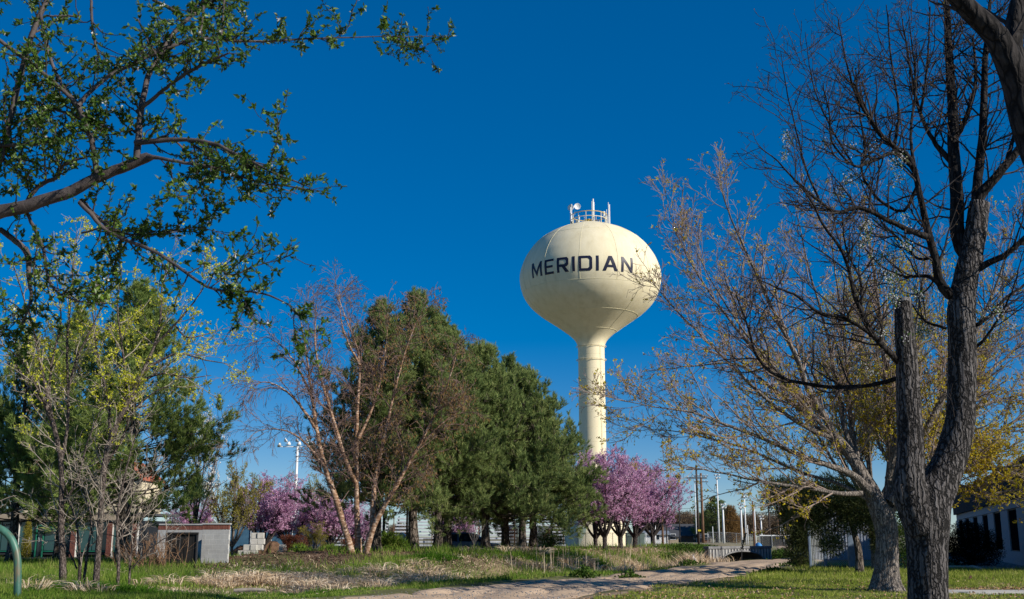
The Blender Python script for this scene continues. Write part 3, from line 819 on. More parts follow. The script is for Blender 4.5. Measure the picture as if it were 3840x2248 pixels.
# lettering
def letter(ch):
    t = .165
    def rect(x0, y0, x1, y1): return [(x0, y0), (x1, y0), (x1, y1), (x0, y1)]
    if ch == 'I': return .175, [rect(0, 0, .175, 1)]
    if ch == 'E': return .70, [rect(0, 0, t, 1), rect(t, 0, .70, t * .9), rect(t, .42, .64, .42 + t * .9), rect(t, 1 - t * .9, .70, 1)]
    if ch == 'N': return .84, [rect(0, 0, t, 1), rect(.84 - t, 0, .84, 1), [(t, .70), (.84 - t, 0), (.84 - t, .30), (t, 1)]]
    if ch == 'M': return .98, [rect(0, 0, t, 1), rect(.98 - t, 0, .98, 1), [(t, .66), (.49, .02), (.49, .36), (t, 1)], [(.49, .02), (.98 - t, .66), (.98 - t, 1), (.49, .36)]]
    if ch == 'A':
        w = 1.0; h = w / 2
        return w, [[(0, 0), (.21, 0), (h, .74), (h, 1), (h - .11, 1)], [(w, 0), (h + .11, 1), (h, 1), (h, .74), (w - .21, 0)],
                   [(.21 + .29 * .24 / .74, .24), (w - .21 - .29 * .24 / .74, .24), (w - .21 - .29 * .40 / .74, .40), (.21 + .29 * .40 / .74, .40)]]
    if ch == 'D':
        w = .86
        return w, [rect(0, 0, t, 1), rect(t, 1 - t, w - .27, 1), rect(t, 0, w - .27, t), rect(w - t, .27, w, .73),
                   [(w - .27, 1 - t), (w - t, .73), (w, .73), (w, .86), (w - .13, 1), (w - .27, 1)],
                   [(w - .27, 0), (w - .13, 0), (w, .14), (w, .27), (w - t, .27), (w - .27, t)]]
    if ch == 'R':
        w = .80
        return w, [rect(0, 0, t, 1), rect(t, 1 - t, w - .26, 1), rect(t, .36, w - .26, .36 + t), rect(w - t, .62, w, .74),
                   [(w - .26, 1 - t), (w - t, .74), (w, .74), (w, .87), (w - .12, 1), (w - .26, 1)],
                   [(w - .26, .36), (w - .12, .36), (w, .49), (w, .62), (w - t, .62), (w - .26, .36 + t)],
                   [(.34, .36), (.58, .36), (w + .02, 0), (w - .23, 0)]]
word = 'MERIDIAN'
gap = .24
total = sum(letter(c)[0] for c in word) + gap * (len(word) - 1)
z_lo, z_hi = [at(2216, 700 + q / 2.27, TY - 8.3)[2] for q in (725, 598)]
a_lo, a_hi = R(-52.5), R(35.0)
pos_x = 0.0
def subdivide_poly(poly, n=5):
    """fan of quads around the centroid, subdivided"""
    poly = [np.array(p, float) for p in poly]
    if len(poly) == 4:
        u = np.linspace(0, 1, n + 1)
        g = np.array([[(1 - a) * (1 - b_) * poly[0] + a * (1 - b_) * poly[1] + a * b_ * poly[2] + (1 - a) * b_ * poly[3] for a in u] for b_ in u]).reshape(-1, 2)
        m = n + 1
        q = [[j * m + i, j * m + i + 1, (j + 1) * m + i + 1, (j + 1) * m + i] for j in range(n) for i in range(n)]
        return [(g, q)]
    out = []; c = np.mean(poly, 0)
    # split polygon into quads centroid / mid-edge / vertex / mid-edge
    k = len(poly)
    for i in range(k):
        p0, p1, p2 = poly[i - 1], poly[i], poly[(i + 1) % k]
        out += subdivide_poly([c, (p0 + p1) / 2, p1, (p1 + p2) / 2], 3)
    return out
for ch in word:
    wdt, polys = letter(ch)
    mb = MB()
    for poly in polys:
        for g, q in subdivide_poly(poly):
            az = a_lo + (pos_x + g[:, 0]) / total * (a_hi - a_lo)
            z = z_lo + g[:, 1] * (z_hi - z_lo)
            mb.add(tp(az, z, .03), q=q)
    tag(mb.build('letter', M['navy'], tower, True), 'navy block letter ' + ch)
    pos_x += wdt + gap
# rings round the column neck
for row in (1365, 1478):
    z0 = at(2221, 700 + row / 2.27, TY)[2]
    a = np.linspace(0, 2 * math.pi, 65)
    P = np.stack([TB[0] + (colr + .22) * np.sin(a), TB[1] - (colr + .22) * np.cos(a), z0 + 0 * a], -1)
    ring = MB().tubes(P[None], np.full((1, 65), .035), 6).build('stay_ring', M['tank'], tower, True)
    for k in range(8):
        aa = k * math.pi / 4
        MB().tube([(TB[0] + (colr - .02) * math.sin(aa), TB[1] - (colr - .02) * math.cos(aa), z0), (TB[0] + (colr + .22) * math.sin(aa), TB[1] - (colr + .22) * math.cos(aa), z0)], .025, 5).build('bracket', M['tank'], ring)
for side in (R(38),):
    for zk in np.arange(9, zc - 1, .5):
        p = np.array([TB[0] + (colr + .1) * math.sin(side), TB[1] - (colr + .1) * math.cos(side), zk])
    pts = [(TB[0] + (colr + .12) * math.sin(side), TB[1] - (colr + .12) * math.cos(side), zk) for zk in (9, 20, zc)]
    MB().tube(pts, .03, 5).build('ladder_rail', M['tank'], tower)
# roof deck: railing, hatch, antennas
RRAD = rr[-1] * 1.02
cx, cy = TB[0], TB[1]
zr = ztop
railing = None
a = np.linspace(0, 2 * math.pi, 49)
for h, r_ in ((1.35, .05), (.72, .045)):
    P = np.stack([cx + RRAD * np.sin(a), cy - RRAD * np.cos(a), zr + h + 0 * a], -1)
    o = MB().tubes(P[None], np.full((1, 49), r_), 6).build('rail', M['yellowmetal'] if h > 1 else M['tank'], tower, True)
for k in range(14):
    aa = k * 2 * math.pi / 14 + .2
    x_, y_ = cx + RRAD * math.sin(aa), cy - RRAD * math.cos(aa)
    MB().tube([(x_, y_, zr - .25), (x_, y_, zr + 1.36)], .04, 5).build('rail_post', M['tank'], tower)
vent = MB().lathe([(r_ * .5, zr + .1 + (h_ - .1) * .7) for r_, h_ in ((.95, .1), (.95, .45), (1.15, .5), (1.15, .62), (.9, .68), (.9, .92), (1.15, .98), (1.12, 1.1), (.05, 1.28))], (cx - .1, cy, 0), 24).build('roof_vent', M['yellowmetal'], tower, True)
def antenna(px, z0, z1, r_, depth=0.0, name='antenna', mtl='whitemetal'):
    p = at(px, 820, TY)
    z0, z1 = z0 * .6, z1 * .6; r_ = r_ * .8
    return MB().tube([(p[0], cy + depth, zr + z0), (p[0], cy + depth, zr + z1)], r_, 6).build(name, M[mtl], tower)
def dish(px, py, r_, face, mast):
    """shallow parabolic drum facing direction `face` on its mast"""
    c = at(px, py, TY); f = nrm(np.array(face, float))
    u = nrm(np.cross(f, [0, 0, 1])); v = np.cross(u, f)
    mb = MB(); n = 20; a_ = np.arange(n) * 2 * math.pi / n
    rings = [(0.02, -.35), (r_ * .55, -.30), (r_ * .9, -.12), (r_, 0.0), (r_, .06), (r_ * .93, .03), (r_ * .5, -.06), (.02, -.1)]
    V = np.array([c + f * d_ + s_ * (np.cos(t_) * u + np.sin(t_) * v) for s_, d_ in rings for t_ in a_])
    q = [[i * n + j, i * n + (j + 1) % n, (i + 1) * n + (j + 1) % n, (i + 1) * n + j] for i in range(len(rings) - 1) for j in range(n)]
    mb.add(V, q=q); return mb.build('dish', M['whitemetal'], mast, True)
m1 = antenna(2141, -.3, 2.6, .17, -.5, 'dish_mast'); dish(2140, 779, .42, (-.6, -.8, .05), m1)
antenna(2143, 2.6, 4.6, .06, -.5); antenna(2139, 2.4, 3.9, .1, -.5)
m2 = antenna(2168, -.2, 2.0, .08, -.9, 'dish_mast'); dish(2165, 775, .42, (.1, -1, .02), m2)
antenna(2222, -.2, 5.4, .13, -1.2, 'panel_antenna'); antenna(2225, .2, 4.8, .09, -1.0, 'panel_antenna'); antenna(2219, .2, 5.2, .07, -.6, 'panel_antenna', 'galv')
antenna(2286, .2, 4.9, .11, .2, 'panel_antenna'); antenna(2282, -.2, 5.3, .05, .0); antenna(2274, .1, 3.5, .05, -.4); antenna(2270, .0, 2.3, .07, .3)
antenna(2250, .2, 2.4, .05, -1.4); antenna(2232, .6, 1.5, .07, -1.5); antenna(2188, .2, 1.4, .03, -1.4, 'antenna', 'galv'); antenna(2151, .2, 2.3, .09, .2)
antenna(2156, -.1, 4.2, .02, .3, 'antenna', 'galv')
p = at(2261, 790, TY)
MB().lathe([(.05, 0), (.15, .3), (.17, .65), (.02, .67)], (p[0], cy - 1.2, zr + .9), 12).build('horn_antenna', M['whitemetal'], tower, True)
for px_, h_, w_ in ((2167, .45, .3), (2169, .8, .22), (2160, .4, .25), (2140, .35, .2)):
    p = at(px_, 820, TY); MB().bevbox((p[0], cy - 1.0 + .3 * (px_ % 3), zr + h_ - .1), (w_, .25, .4), .03).build('equipment_box', M['whitemetal'] if px_ % 2 else M['grey'], tower)
# door in the bell
MB().bevbox((TB[0] - 1.7, TB[1] - 3.72, zb + 1.1), (1.0, .2, 2.1), .03, .3).build('door', M['cabinet'], tower)

# ------------------------------------------------------------------ fences helper
def chain_link(name, label, pts, h, post_every, wire=.006, cell=.12, post_mat='galv', wire_mat='galv', rails=True, group=None, post_r=.03):
    p0 = np.array(pts[0], float)
    g0 = float(ground_z(p0[0], p0[1]))
    f = thing(name, label, 'fence', (p0[0], p0[1], g0), group)
    segs = []
    for a_, c_ in zip(pts[:-1], pts[1:]):
        a_ = np.array(a_, float); c_ = np.array(c_, float)
        L = np.linalg.norm(c_ - a_); k = max(1, int(round(L / post_every)))
        for i in range(k):
            segs.append((a_ + (c_ - a_) * i / k, a_ + (c_ - a_) * (i + 1) / k))
    ends = [s[0] for s in segs] + [segs[-1][1]]
    for e_ in ends:
        gz_ = float(ground_z(e_[0], e_[1]))
        MB().tube([(e_[0], e_[1], gz_ - .1), (e_[0], e_[1], gz_ + h + .04)], post_r, 6).build('post', M[post_mat], f)
    fab = MB()
    for a_, c_ in segs:
        za, zc_ = float(ground_z(*a_)), float(ground_z(*c_))
        L = np.linalg.norm(c_ - a_)
        if rails:
            MB().tube([(a_[0], a_[1], za + h), (c_[0], c_[1], zc_ + h)], .022, 5).build('rail', M[post_mat], f)
        n = int((L + h) / cell)
        P = []
        for i in range(n):
            s = i * cell
            for sg in (1, -1):
                x0 = s if sg == 1 else s
                # diagonal wires clipped to the bay
                if sg == 1: q0, q1 = (max(0, s - h), min(h, s)), (min(L, s), max(0, s - L))
                else: q0, q1 = (max(0, s - h), h - min(h, s)), (min(L, s), h - max(0, s - L))
                def pt(q_):
                    t_ = q_[0] / L
                    return [a_[0] + (c_[0] - a_[0]) * t_, a_[1] + (c_[1] - a_[1]) * t_, za + (zc_ - za) * t_ + q_[1]]
                P.append([pt(q0), pt(q1)])
        P = np.array(P)
        fab.tubes(P, np.full(P.shape[:2], wire), 3)
    tag(fab.build('wire_mesh', M[wire_mat], f), kind='stuff')
    return f

# ------------------------------------------------------------------ tree growing
def catmull(pts, n):
    pts = np.asarray(pts, float)
    if len(pts) < 3:
        t = np.linspace(0, 1, n)[:, None]; return pts[0] * (1 - t) + pts[-1] * t
    P = np.concatenate([[2 * pts[0] - pts[1]], pts, [2 * pts[-1] - pts[-2]]])
    seg = np.linalg.norm(np.diff(pts[:, :3], axis=0), axis=1); cum = np.concatenate([[0], np.cumsum(seg)])
    s = np.linspace(0, cum[-1], n)
    i = np.clip(np.searchsorted(cum, s, side='right') - 1, 0, len(seg) - 1)
    t = ((s - cum[i]) / np.maximum(seg[i], 1e-9))[:, None]
    p0, p1, p2, p3 = P[i], P[i + 1], P[i + 2], P[i + 3]
    return .5 * (2 * p1 + (p2 - p0) * t + (2 * p0 - 5 * p1 + 4 * p2 - p3) * t * t + (3 * p1 - p0 - 3 * p2 + p3) * t ** 3)

def traced(lines, sc=1.5238, ox=0, oy=0, n=28, jit=.004):
    """limbs followed in the photograph: each line = (depth0, depth1, [(x, y, half-width), ...]); depth is the tree's own distance"""
    Ps, Rs = [], []
    for Y0, Y1, pts in lines:
        k = len(pts); q = []
        for i, (x, y, r_) in enumerate(pts):
            Y = Y0 + (Y1 - Y0) * i / max(1, k - 1)
            p = at(ox + x * sc, oy + y * sc, Y)
            q.append([*p, r_ * sc * Y / FPX])
        q = catmull(q, n)
        q[1:, :3] += rng.normal(size=(n - 1, 3)) * jit * Y0 * .12
        Ps.append(q[:, :3]); Rs.append(np.maximum(q[:, 3], .002))
    return np.array(Ps), np.array(Rs)

def blen(P):
    return np.linalg.norm(np.diff(P, axis=1), axis=2).sum(1)

def spawn(P, Rd, dens, t0, t1, ang, L, n=5, wander=.15, up=.05, rr=.55, rtip=.004, fall=.55, angsd=.2, rcap=None, bias=None, maxper=60, Lrel=0.0, pull=None):
    """children along every branch of a set; dens = children per metre of branch"""
    B, m = P.shape[:2]
    Ln = blen(P)
    cnt = np.minimum(np.floor(dens * Ln * (t1 - t0) + rng.random(B)).astype(int), maxper)
    idx = np.repeat(np.arange(B), cnt); N = len(idx)
    if N == 0: return np.zeros((0, n, 3)), np.zeros((0, n))
    t = t0 + (t1 - t0) * rng.random(N)
    f = t * (m - 1); i = np.minimum(f.astype(int), m - 2); fr = (f - i)[:, None]
    pos = P[idx, i] * (1 - fr) + P[idx, i + 1] * fr
    rad = Rd[idx, i] * (1 - fr[:, 0]) + Rd[idx, i + 1] * fr[:, 0]
    T = nrm(P[idx, i + 1] - P[idx, i])
    v = rng.normal(size=(N, 3))
    if bias is not None: v = v + np.asarray(bias)
    v = nrm(v - (v * T).sum(1, keepdims=True) * T)
    a = np.clip(rng.normal(ang, angsd, N), .15, 2.0)[:, None]
    d = nrm(T * np.cos(a) + v * np.sin(a))
    ln = (L + Lrel * Ln[idx]) * (1 - fall * t) * rng.uniform(.55, 1.3, N)
    st = (ln / (n - 1))[:, None]
    out = [pos]; p = pos
    for _ in range(n - 1):
        d = d + rng.normal(size=(N, 3)) * wander + np.array([0, 0, up])
        if pull is not None: d = d + np.asarray(pull)
        d = nrm(d)
        p = p + d * st; out.append(p)
    r0 = rad * rr
    if rcap is not None: r0 = np.minimum(r0, rcap)
    r0 = np.maximum(r0, rtip)
    w = np.linspace(0, 1, n)
    return np.stack(out, 1), r0[:, None] * (1 - w) + rtip * w

def along(P, per, t0=.3, t1=1.0):
    """points and directions along branches"""
    B, m = P.shape[:2]
    cnt = np.floor(per + rng.random(B)).astype(int)
    idx = np.repeat(np.arange(B), cnt); N = len(idx)
    t = t0 + (t1 - t0) * rng.random(N)
    f = t * (m - 1); i = np.minimum(f.astype(int), m - 2); fr = (f - i)[:, None]
    return P[idx, i] * (1 - fr) + P[idx, i + 1] * fr, nrm(P[idx, i + 1] - P[idx, i])

def stack_sets(*sets):
    n = max(s[0].shape[1] for s in sets)
    Ps, Rs = [], []
    for P, Rd in sets:
        m = P.shape[1]
        if m != n:
            t = np.linspace(0, m - 1, n); i = np.minimum(t.astype(int), m - 2); f = (t - i)
            P = P[:, i] * (1 - f)[None, :, None] + P[:, i + 1] * f[None, :, None]
            Rd = Rd[:, i] * (1 - f) + Rd[:, i + 1] * f
        Ps.append(P); Rs.append(Rd)
    return np.concatenate(Ps), np.concatenate(Rs)

def bark_ridges(n_pts, sides, amp=.05, seed=0):
    r_ = np.random.default_rng(seed)
    base = r_.normal(0, amp, (1, 1, sides))
    wob = r_.normal(0, amp * .6, (1, n_pts, sides))
    wob[:, 1:] = .5 * wob[:, 1:] + .5 * wob[:, :-1]
    return 1 + base + wob

# ------------------------------------------------------------------ overhanging tree, top left (stands left of the frame)
LT = np.array([-5.6, 7.9, 0.0])
ltree = thing('overhanging_fruit_tree', 'fruit tree with dark boughs and small fresh green leaves hanging above the young trees', 'tree', LT)
S7 = 1 / 1.639; S8 = 1 / 1.475
L7 = [(7.5, 7.3, [(-420, 1500, 46), (-250, 1400, 46), (-100, 1330, 45), (0, 1300, 45), (150, 1270, 42), (300, 1220, 40), (450, 1170, 38), (600, 1090, 36), (750, 1030, 35), (850, 990, 36), (915, 965, 32), (945, 970, 14)]),
      (7.3, 7.0, [(915, 968, 22), (960, 970, 13), (1130, 1000, 11), (1300, 1030, 10), (1500, 1095, 8), (1650, 1130, 6), (1800, 1150, 5), (2000, 1180, 2)]),
      (7.3, 7.9, [(840, 980, 24), (860, 760, 22), (880, 600, 20), (920, 450, 18), (980, 350, 17), (1050, 230, 15), (1150, 120, 14), (1250, 50, 13), (1400, -60, 11)]),
      (7.4, 7.2, [(600, 1090, 22), (570, 900, 20), (520, 760, 19), (480, 650, 18), (400, 570, 15), (300, 480, 14), (150, 360, 14), (0, 250, 13), (-120, 150, 12)]),
      (7.3, 7.9, [(480, 650, 17), (560, 560, 15), (700, 450, 14), (850, 380, 14), (950, 320, 13), (1100, 270, 12), (1200, 240, 11), (1350, 245, 10), (1500, 255, 9), (1650, 255, 7), (1850, 240, 6), (2130, 230, 4), (2400, 225, 3), (2770, 225, 1.5)]),
      (7.7, 7.7, [(-200, 1350, 24), (0, 980, 20), (60, 750, 19), (130, 450, 19), (200, 200, 18), (290, 0, 17), (360, -140, 15)]),
      (7.6, 7.4, [(250, 90, 11), (300, 330, 11), (370, 500, 12), (470, 640, 13)]),
      (7.4, 7.0, [(840, 690, 16), (1000, 560, 12), (1150, 450, 12), (1280, 380, 10), (1400, 330, 6)]),
      (7.3, 6.9, [(830, 880, 20), (1100, 860, 14), (1300, 880, 13), (1450, 950, 12), (1600, 1020, 9), (1720, 1080, 7), (1900, 1150, 3)]),
      (7.5, 7.5, [(560, -20, 9), (570, 200, 9), (600, 320, 7), (640, 420, 5)]),
      (7.6, 7.6, [(940, 0, 12), (1060, 60, 11), (1110, 90, 10)]),
      (7.8, 7.6, [(1380, -20, 8), (1370, 120, 7), (1360, 260, 5)]),
      (7.7, 7.6, [(-200, 900, 16), (0, 893, 13), (150, 890, 12), (260, 880, 9), (400, 850, 5)]),
      (7.6, 7.4, [(150, 1270, 18), (230, 1150, 15), (350, 1090, 13), (400, 1010, 11), (550, 960, 6)]),
      (7.5, 7.4, [(500, 1230, 15), (560, 1300, 13), (650, 1380, 13), (780, 1480, 13)]),
      (7.2, 7.1, [(1250, 40, 8), (1240, 160, 7), (1220, 220, 5)]),
      (7.6, 7.4, [(150, 590, 9), (300, 660, 9), (480, 720, 8), (700, 800, 5)]),
      (7.7, 7.7, [(500, 100, 6), (370, 100, 6), (270, 100, 6)])]
L8 = [(7.4, 6.8, [(440, -60, 13), (500, 0, 13), (580, 90, 12), (700, 150, 12), (850, 210, 11), (960, 280, 10), (1060, 350, 9), (1150, 410, 8), (1270, 435, 7), (1400, 435, 6), (1500, 460, 6), (1600, 510, 4), (1640, 560, 4), (1715, 620, 2)]),
      (7.6, 7.5, [(0, 90, 16), (80, 150, 17), (150, 220, 17), (160, 350, 13), (170, 480, 9), (120, 620, 4)]),
      (7.5, 7.3, [(150, 0, 10), (190, 90, 10), (240, 200, 9), (260, 330, 8), (310, 430, 7), (450, 490, 5), (640, 500, 3)]),
      (7.5, 7.4, [(700, 160, 6), (640, 270, 5), (630, 340, 3)]),
      (7.4, 7.2, [(450, 110, 6), (600, 80, 5), (760, 130, 4), (950, 100, 4), (1100, 80, 3), (1250, 120, 2)]),
      (7.0, 6.9, [(1150, 410, 5), (1200, 320, 4), (1300, 340, 4), (1440, 268, 2)]),
      (7.6, 7.6, [(-150, 640, 9), (0, 640, 6), (100, 655, 3)])]
P7, R7 = traced(L7, S7, 0, 0, 28, .002); P8, R8 = traced(L8, S8, 0, 800, 28, .002)
PL, RL = stack_sets((P7, R7), (P8, R8))
tr = catmull([[*LT, .19], [LT[0] + .15, 7.8, 1.3, .16], [LT[0] + .45, 7.7, 2.3, .15], [P7[0, 0, 0] - .12, P7[0, 0, 1], P7[0, 0, 2] - .25, .14], [P7[0, 0, 0] + .1, P7[0, 0, 1], P7[0, 0, 2] + .5, .12],
              [P7[5, 0, 0] - .1, P7[5, 0, 1], P7[5, 0, 2] + .6, .10], [P7[5, 0, 0] - .9, P7[5, 0, 1], P7[5, 0, 2] + 3.2, .05]], 30)
tk = MB(); tk.tubes(tr[None, :, :3], tr[None, :, 3], 12, True, bark_ridges(30, 12, .06, 3)); tk.tubes(PL[:1], RL[:1], 10, True, bark_ridges(28, 10, .06, 4))
tk.build('trunk', M['left_bark'], ltree, True)
MB().tubes(PL[1:], RL[1:], 6).build('boughs', M['left_bark'], ltree, True)
inner = (np.arange(len(PL)) > 0)
T0 = spawn(PL[1:], RL[1:], 2.2, .05, .95, .8, .52, 12, .16, .02, .5, .004, .3, .3, .009)
MB().tubes(*T0, 5).build('side_boughs', M['left_bark'], ltree, True)['kind'] = 'stuff'
PX, RX = stack_sets((PL[1:], RL[1:]), T0)
T1 = spawn(PX, RX, 15, .05, 1, .9, .34, 6, .22, .04, .6, .0022, .4, .35, .006)
T1b = spawn(PL[:1], RL[:1], 5.0, .3, .95, 1.2, .35, 6, .22, .1, .5, .0022, .3, .35, .006)
T1 = stack_sets(T1, T1b)
T2 = spawn(*T1, 8.5, .15, 1, .9, .10, 4, .25, .03, .7, .0016, .3, .35, .003)
tw = MB(); tw.tubes(*T1, 4); tw.tubes(*T2, 3); tw.build('twigs', M['black_twig'], ltree)['kind'] = 'stuff'
pa, da = along(T1[0], 8, .12); pb, db = along(T2[0], 5, .2); pc, dc = along(PX, 20, .1)
pp = np.concatenate([pa, pb, pc]); dd = np.concatenate([da, db, dc])
keep = rng.random(len(pp)) < .5 + .5 * sstep(vnoise(pp[:, 0] + 3 * pp[:, 1], pp[:, 2], .28, 61), .3, .52)
pp, dd = pp[keep], dd[keep]
# each leaf spot is a small whorl of 3-4 leaves
pp = np.repeat(pp, 3, 0); dd = np.repeat(dd, 3, 0); n = len(pp)
ld = nrm(dd * .5 + rng.normal(size=(n, 3)) * .8 + np.array([0, 0, .12]))
lf_len = .018 + .036 * rng.random(n) ** 1.4
order = np.argsort(-lf_len / pp[:, 1])
big = order[:300]; rest = order[300:]
MB().leaves(pp[rest], ld[rest], lf_len[rest], lf_len[rest] * .48, .22).build('leaves', M['fresh'], ltree)['kind'] = 'stuff'
lm = MB().leaves(np.zeros((1, 3)), np.array([[0, 0, 1.0]]), 1.0, .5, .22).build('leaf', M['fresh'], ltree)
from mathutils import Vector
lmesh = lm.data; first = True
for i in big:
    q = Vector(ld[i]).to_track_quat('Z', 'Y').to_euler()
    s_ = float(lf_len[i])
    if first:
        lm.location = tuple(pp[i] - LT); lm.rotation_euler = q; lm.scale = (s_, s_, s_); first = False
        me = lm.data; co = np.array([v.co[:] for v in me.vertices]) + LT
        for v, c in zip(me.vertices, co): v.co = c
        continue
    mesh_object('leaf', lmesh, ltree, pp[i] - LT, q, (s_,) * 3)
k = rng.choice(len(pp), 130); fl = MB()
kk = np.repeat(k, 5); fl.leaves(pp[kk] + rng.normal(size=(len(kk), 3)) * .006, rng.normal(size=(len(kk), 3)), .02, .018); fl.build('blossoms', M['petal'], ltree)['kind'] = 'stuff'

# ------------------------------------------------------------------ dark pear tree with cut limb, right foreground
PY = 20.0
pb_ = at(3480, 2248, PY); PB = np.array([pb_[0] + .02, PY, 0.0])
pear = thing('pear_tree', 'big dark furrowed tree with one sawn-off upright limb and a few white blossoms', 'tree', PB)
def lift(x, y, r_): return (x, y, r_)
main = [(PY, PY, [(2283, 1680, 66), (2285, 1580, 52), (2283, 1475, 47), (2283, 1400, 47), (2281, 1330, 49), (2280, 1270, 56), (2290, 1225, 52), (2318, 1180, 43), (2345, 1110, 38), (2362, 1040, 35), (2368, 940, 34), (2368, 840, 34), (2366, 760, 34), (2378, 680, 30), (2398, 590, 27), (2412, 500, 25)])]
stub = [(PY - .15, PY - .45, [(2270, 1310, 36), (2248, 1240, 40), (2238, 1180, 34), (2240, 1100, 30), (2236, 1000, 28), (2232, 900, 25), (2225, 810, 22), (2222, 736, 19)])]
Z6 = 1 / 1.639 ; 
limbs6 = [(PY, PY - .6, [(1790, 1010, 40), (1720, 980, 34), (1675, 900, 28), (1655, 780, 26), (1615, 640, 24), (1570, 450, 20), (1530, 250, 19), (1480, 140, 18), (1400, 90, 17), (1310, 0, 16), (1230, -120, 13), (1150, -300, 9)]),
          (PY - .4, PY - 1.4, [(1610, 640, 22), (1500, 600, 18), (1400, 555, 16), (1200, 460, 14), (1050, 485, 11), (940, 420, 9), (800, 300, 7), (680, 170, 5), (560, 80, 3)]),
          (PY, PY + 1.2, [(1850, 760, 46), (1790, 650, 46), (1785, 400, 42), (1765, 150, 38), (1760, -100, 34), (1740, -400, 28), (1720, -800, 20), (1690, -1000, 14)]),
          (PY, PY - .5, [(1875, 560, 40), (1930, 380, 36), (2000, 300, 30), (2080, 200, 27), (2196, 60, 24), (2330, -120, 20), (2420, -350, 14)]),
          (PY + .1, PY + .8, [(1900, 480, 34), (1910, 300, 30), (1935, 100, 28), (1950, -150, 24), (1960, -500, 18), (1990, -820, 10)]),
          (PY, PY - .8, [(1850, 880, 26), (1950, 810, 22), (2070, 755, 19), (2196, 650, 16), (2350, 520, 12), (2480, 380, 8)]),
          (PY - .3, PY - 1.6, [(1440, 1420, 26), (1390, 1370, 20), (1300, 1280, 17), (1220, 1150, 15), (1150, 980, 13), (1110, 800, 11), (1050, 680, 10), (950, 540, 8), (880, 400, 6), (780, 280, 4)]),
          (PY - .3, PY - 1.2, [(1420, 1400, 20), (1280, 1260, 13), (1100, 1140, 11), (930, 1100, 10), (800, 1000, 8), (700, 960, 6), (560, 900, 3)]),
          (PY - .2, PY + .8, [(1520, 1470, 18), (1300, 1540, 13), (1000, 1560, 12), (700, 1500, 10), (560, 1380, 9), (500, 1200, 7), (430, 1000, 4)]),
          (PY, PY + .9, [(1700, 950, 20), (1600, 880, 12), (1450, 880, 9), (1300, 800, 6), (1200, 680, 4)]),
          (PY, PY + .6, [(1260, 1260, 14), (1200, 1100, 10), (1190, 900, 8), (1100, 700, 6), (1080, 500, 4)]),
          (PY - .4, PY - 1.0, [(1500, 200, 15), (1400, 120, 12), (1250, 180, 10), (1150, 200, 8), (1020, 60, 7), (1000, -120, 5), (960, -300, 3)]),
          (PY + .2, PY + 1.2, [(1540, 330, 13), (1450, 480, 10), (1300, 400, 9), (1200, 250, 8), (1220, 100, 8), (1190, -100, 6), (1160, -400, 4)]),
          (PY + .3, PY + 1.0, [(1640, 760, 12), (1540, 770, 9), (1430, 650, 7), (1330, 560, 6), (1240, 400, 5), (1190, 280, 3)]),
          (PY, PY + .2, [(1900, 1180, 14), (1990, 1120, 10), (2100, 1000, 8), (2196, 940, 6), (2320, 860, 3)]),
          (PY, PY - .6, [(1880, 1330, 12), (1960, 1260, 9), (2060, 1100, 7), (2130, 950, 5), (2200, 700, 3)]),
          (PY - .2, PY + .5, [(1720, 1200, 10), (1600, 1160, 8), (1540, 1100, 5), (1480, 1000, 3)]),
          (PY + .6, PY + 1.3, [(1775, 200, 22), (1650, 60, 15), (1560, -120, 12), (1500, -380, 8), (1450, -700, 4)]),
          (PY + .6, PY + 1.0, [(1765, 50, 20), (1850, -120, 15), (1900, -330, 11), (1880, -600, 7)]),
          (PY - .5, PY - .9, [(1310, 0, 13), (1180, -200, 9), (1100, -450, 6), (1050, -720, 3)]),
          (PY - .4, PY + .4, [(1400, 90, 11), (1425, -150, 8), (1380, -450, 6), (1350, -790, 3)]),
          (PY - .9, PY - 1.3, [(940, 420, 8), (850, 200, 6), (800, 0, 5), (740, -250, 4), (700, -500, 2)]),
          (PY - .6, PY - .2, [(1150, 200, 7), (1000, -50, 6), (900, -300, 4), (850, -620, 2)]),
          (PY + .8, PY + .4, [(1560, -120, 10), (1600, -400, 7), (1620, -780, 4)]),
          (PY - .3, PY + .5, [(2080, 200, 15), (2150, -50, 11), (2180, -350, 8), (2140, -720, 4)]),
          (PY - .3, PY + .6, [(1530, 250, 12), (1500, 0, 9), (1530, -300, 7), (1490, -700, 3)])]
PM, RM = traced(main, 1.5238, 0, 0, 46, .0015); PS, RS = traced(stub, 1.5238, 0, 0, 24, .0015)
PM[0, 0] = PB + np.array([0, 0, -.1]); 
P6, R6 = traced(limbs6, Z6, 2500, 500, 26, .002)
R6 = R6 * 1.0
tk = MB()
tk.tubes(PM, RM, 28, True, bark_ridges(46, 28, .035, 8)); tk.tubes(PS[:, :, :], RS, 20, False, bark_ridges(24, 20, .04, 9))
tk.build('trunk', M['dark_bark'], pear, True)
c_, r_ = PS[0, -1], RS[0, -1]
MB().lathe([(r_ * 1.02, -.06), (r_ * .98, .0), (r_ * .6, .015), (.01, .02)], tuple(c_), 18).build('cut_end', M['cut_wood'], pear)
MB().tubes(P6, R6, 10, False).build('boughs', M['near_bark'], pear, True)
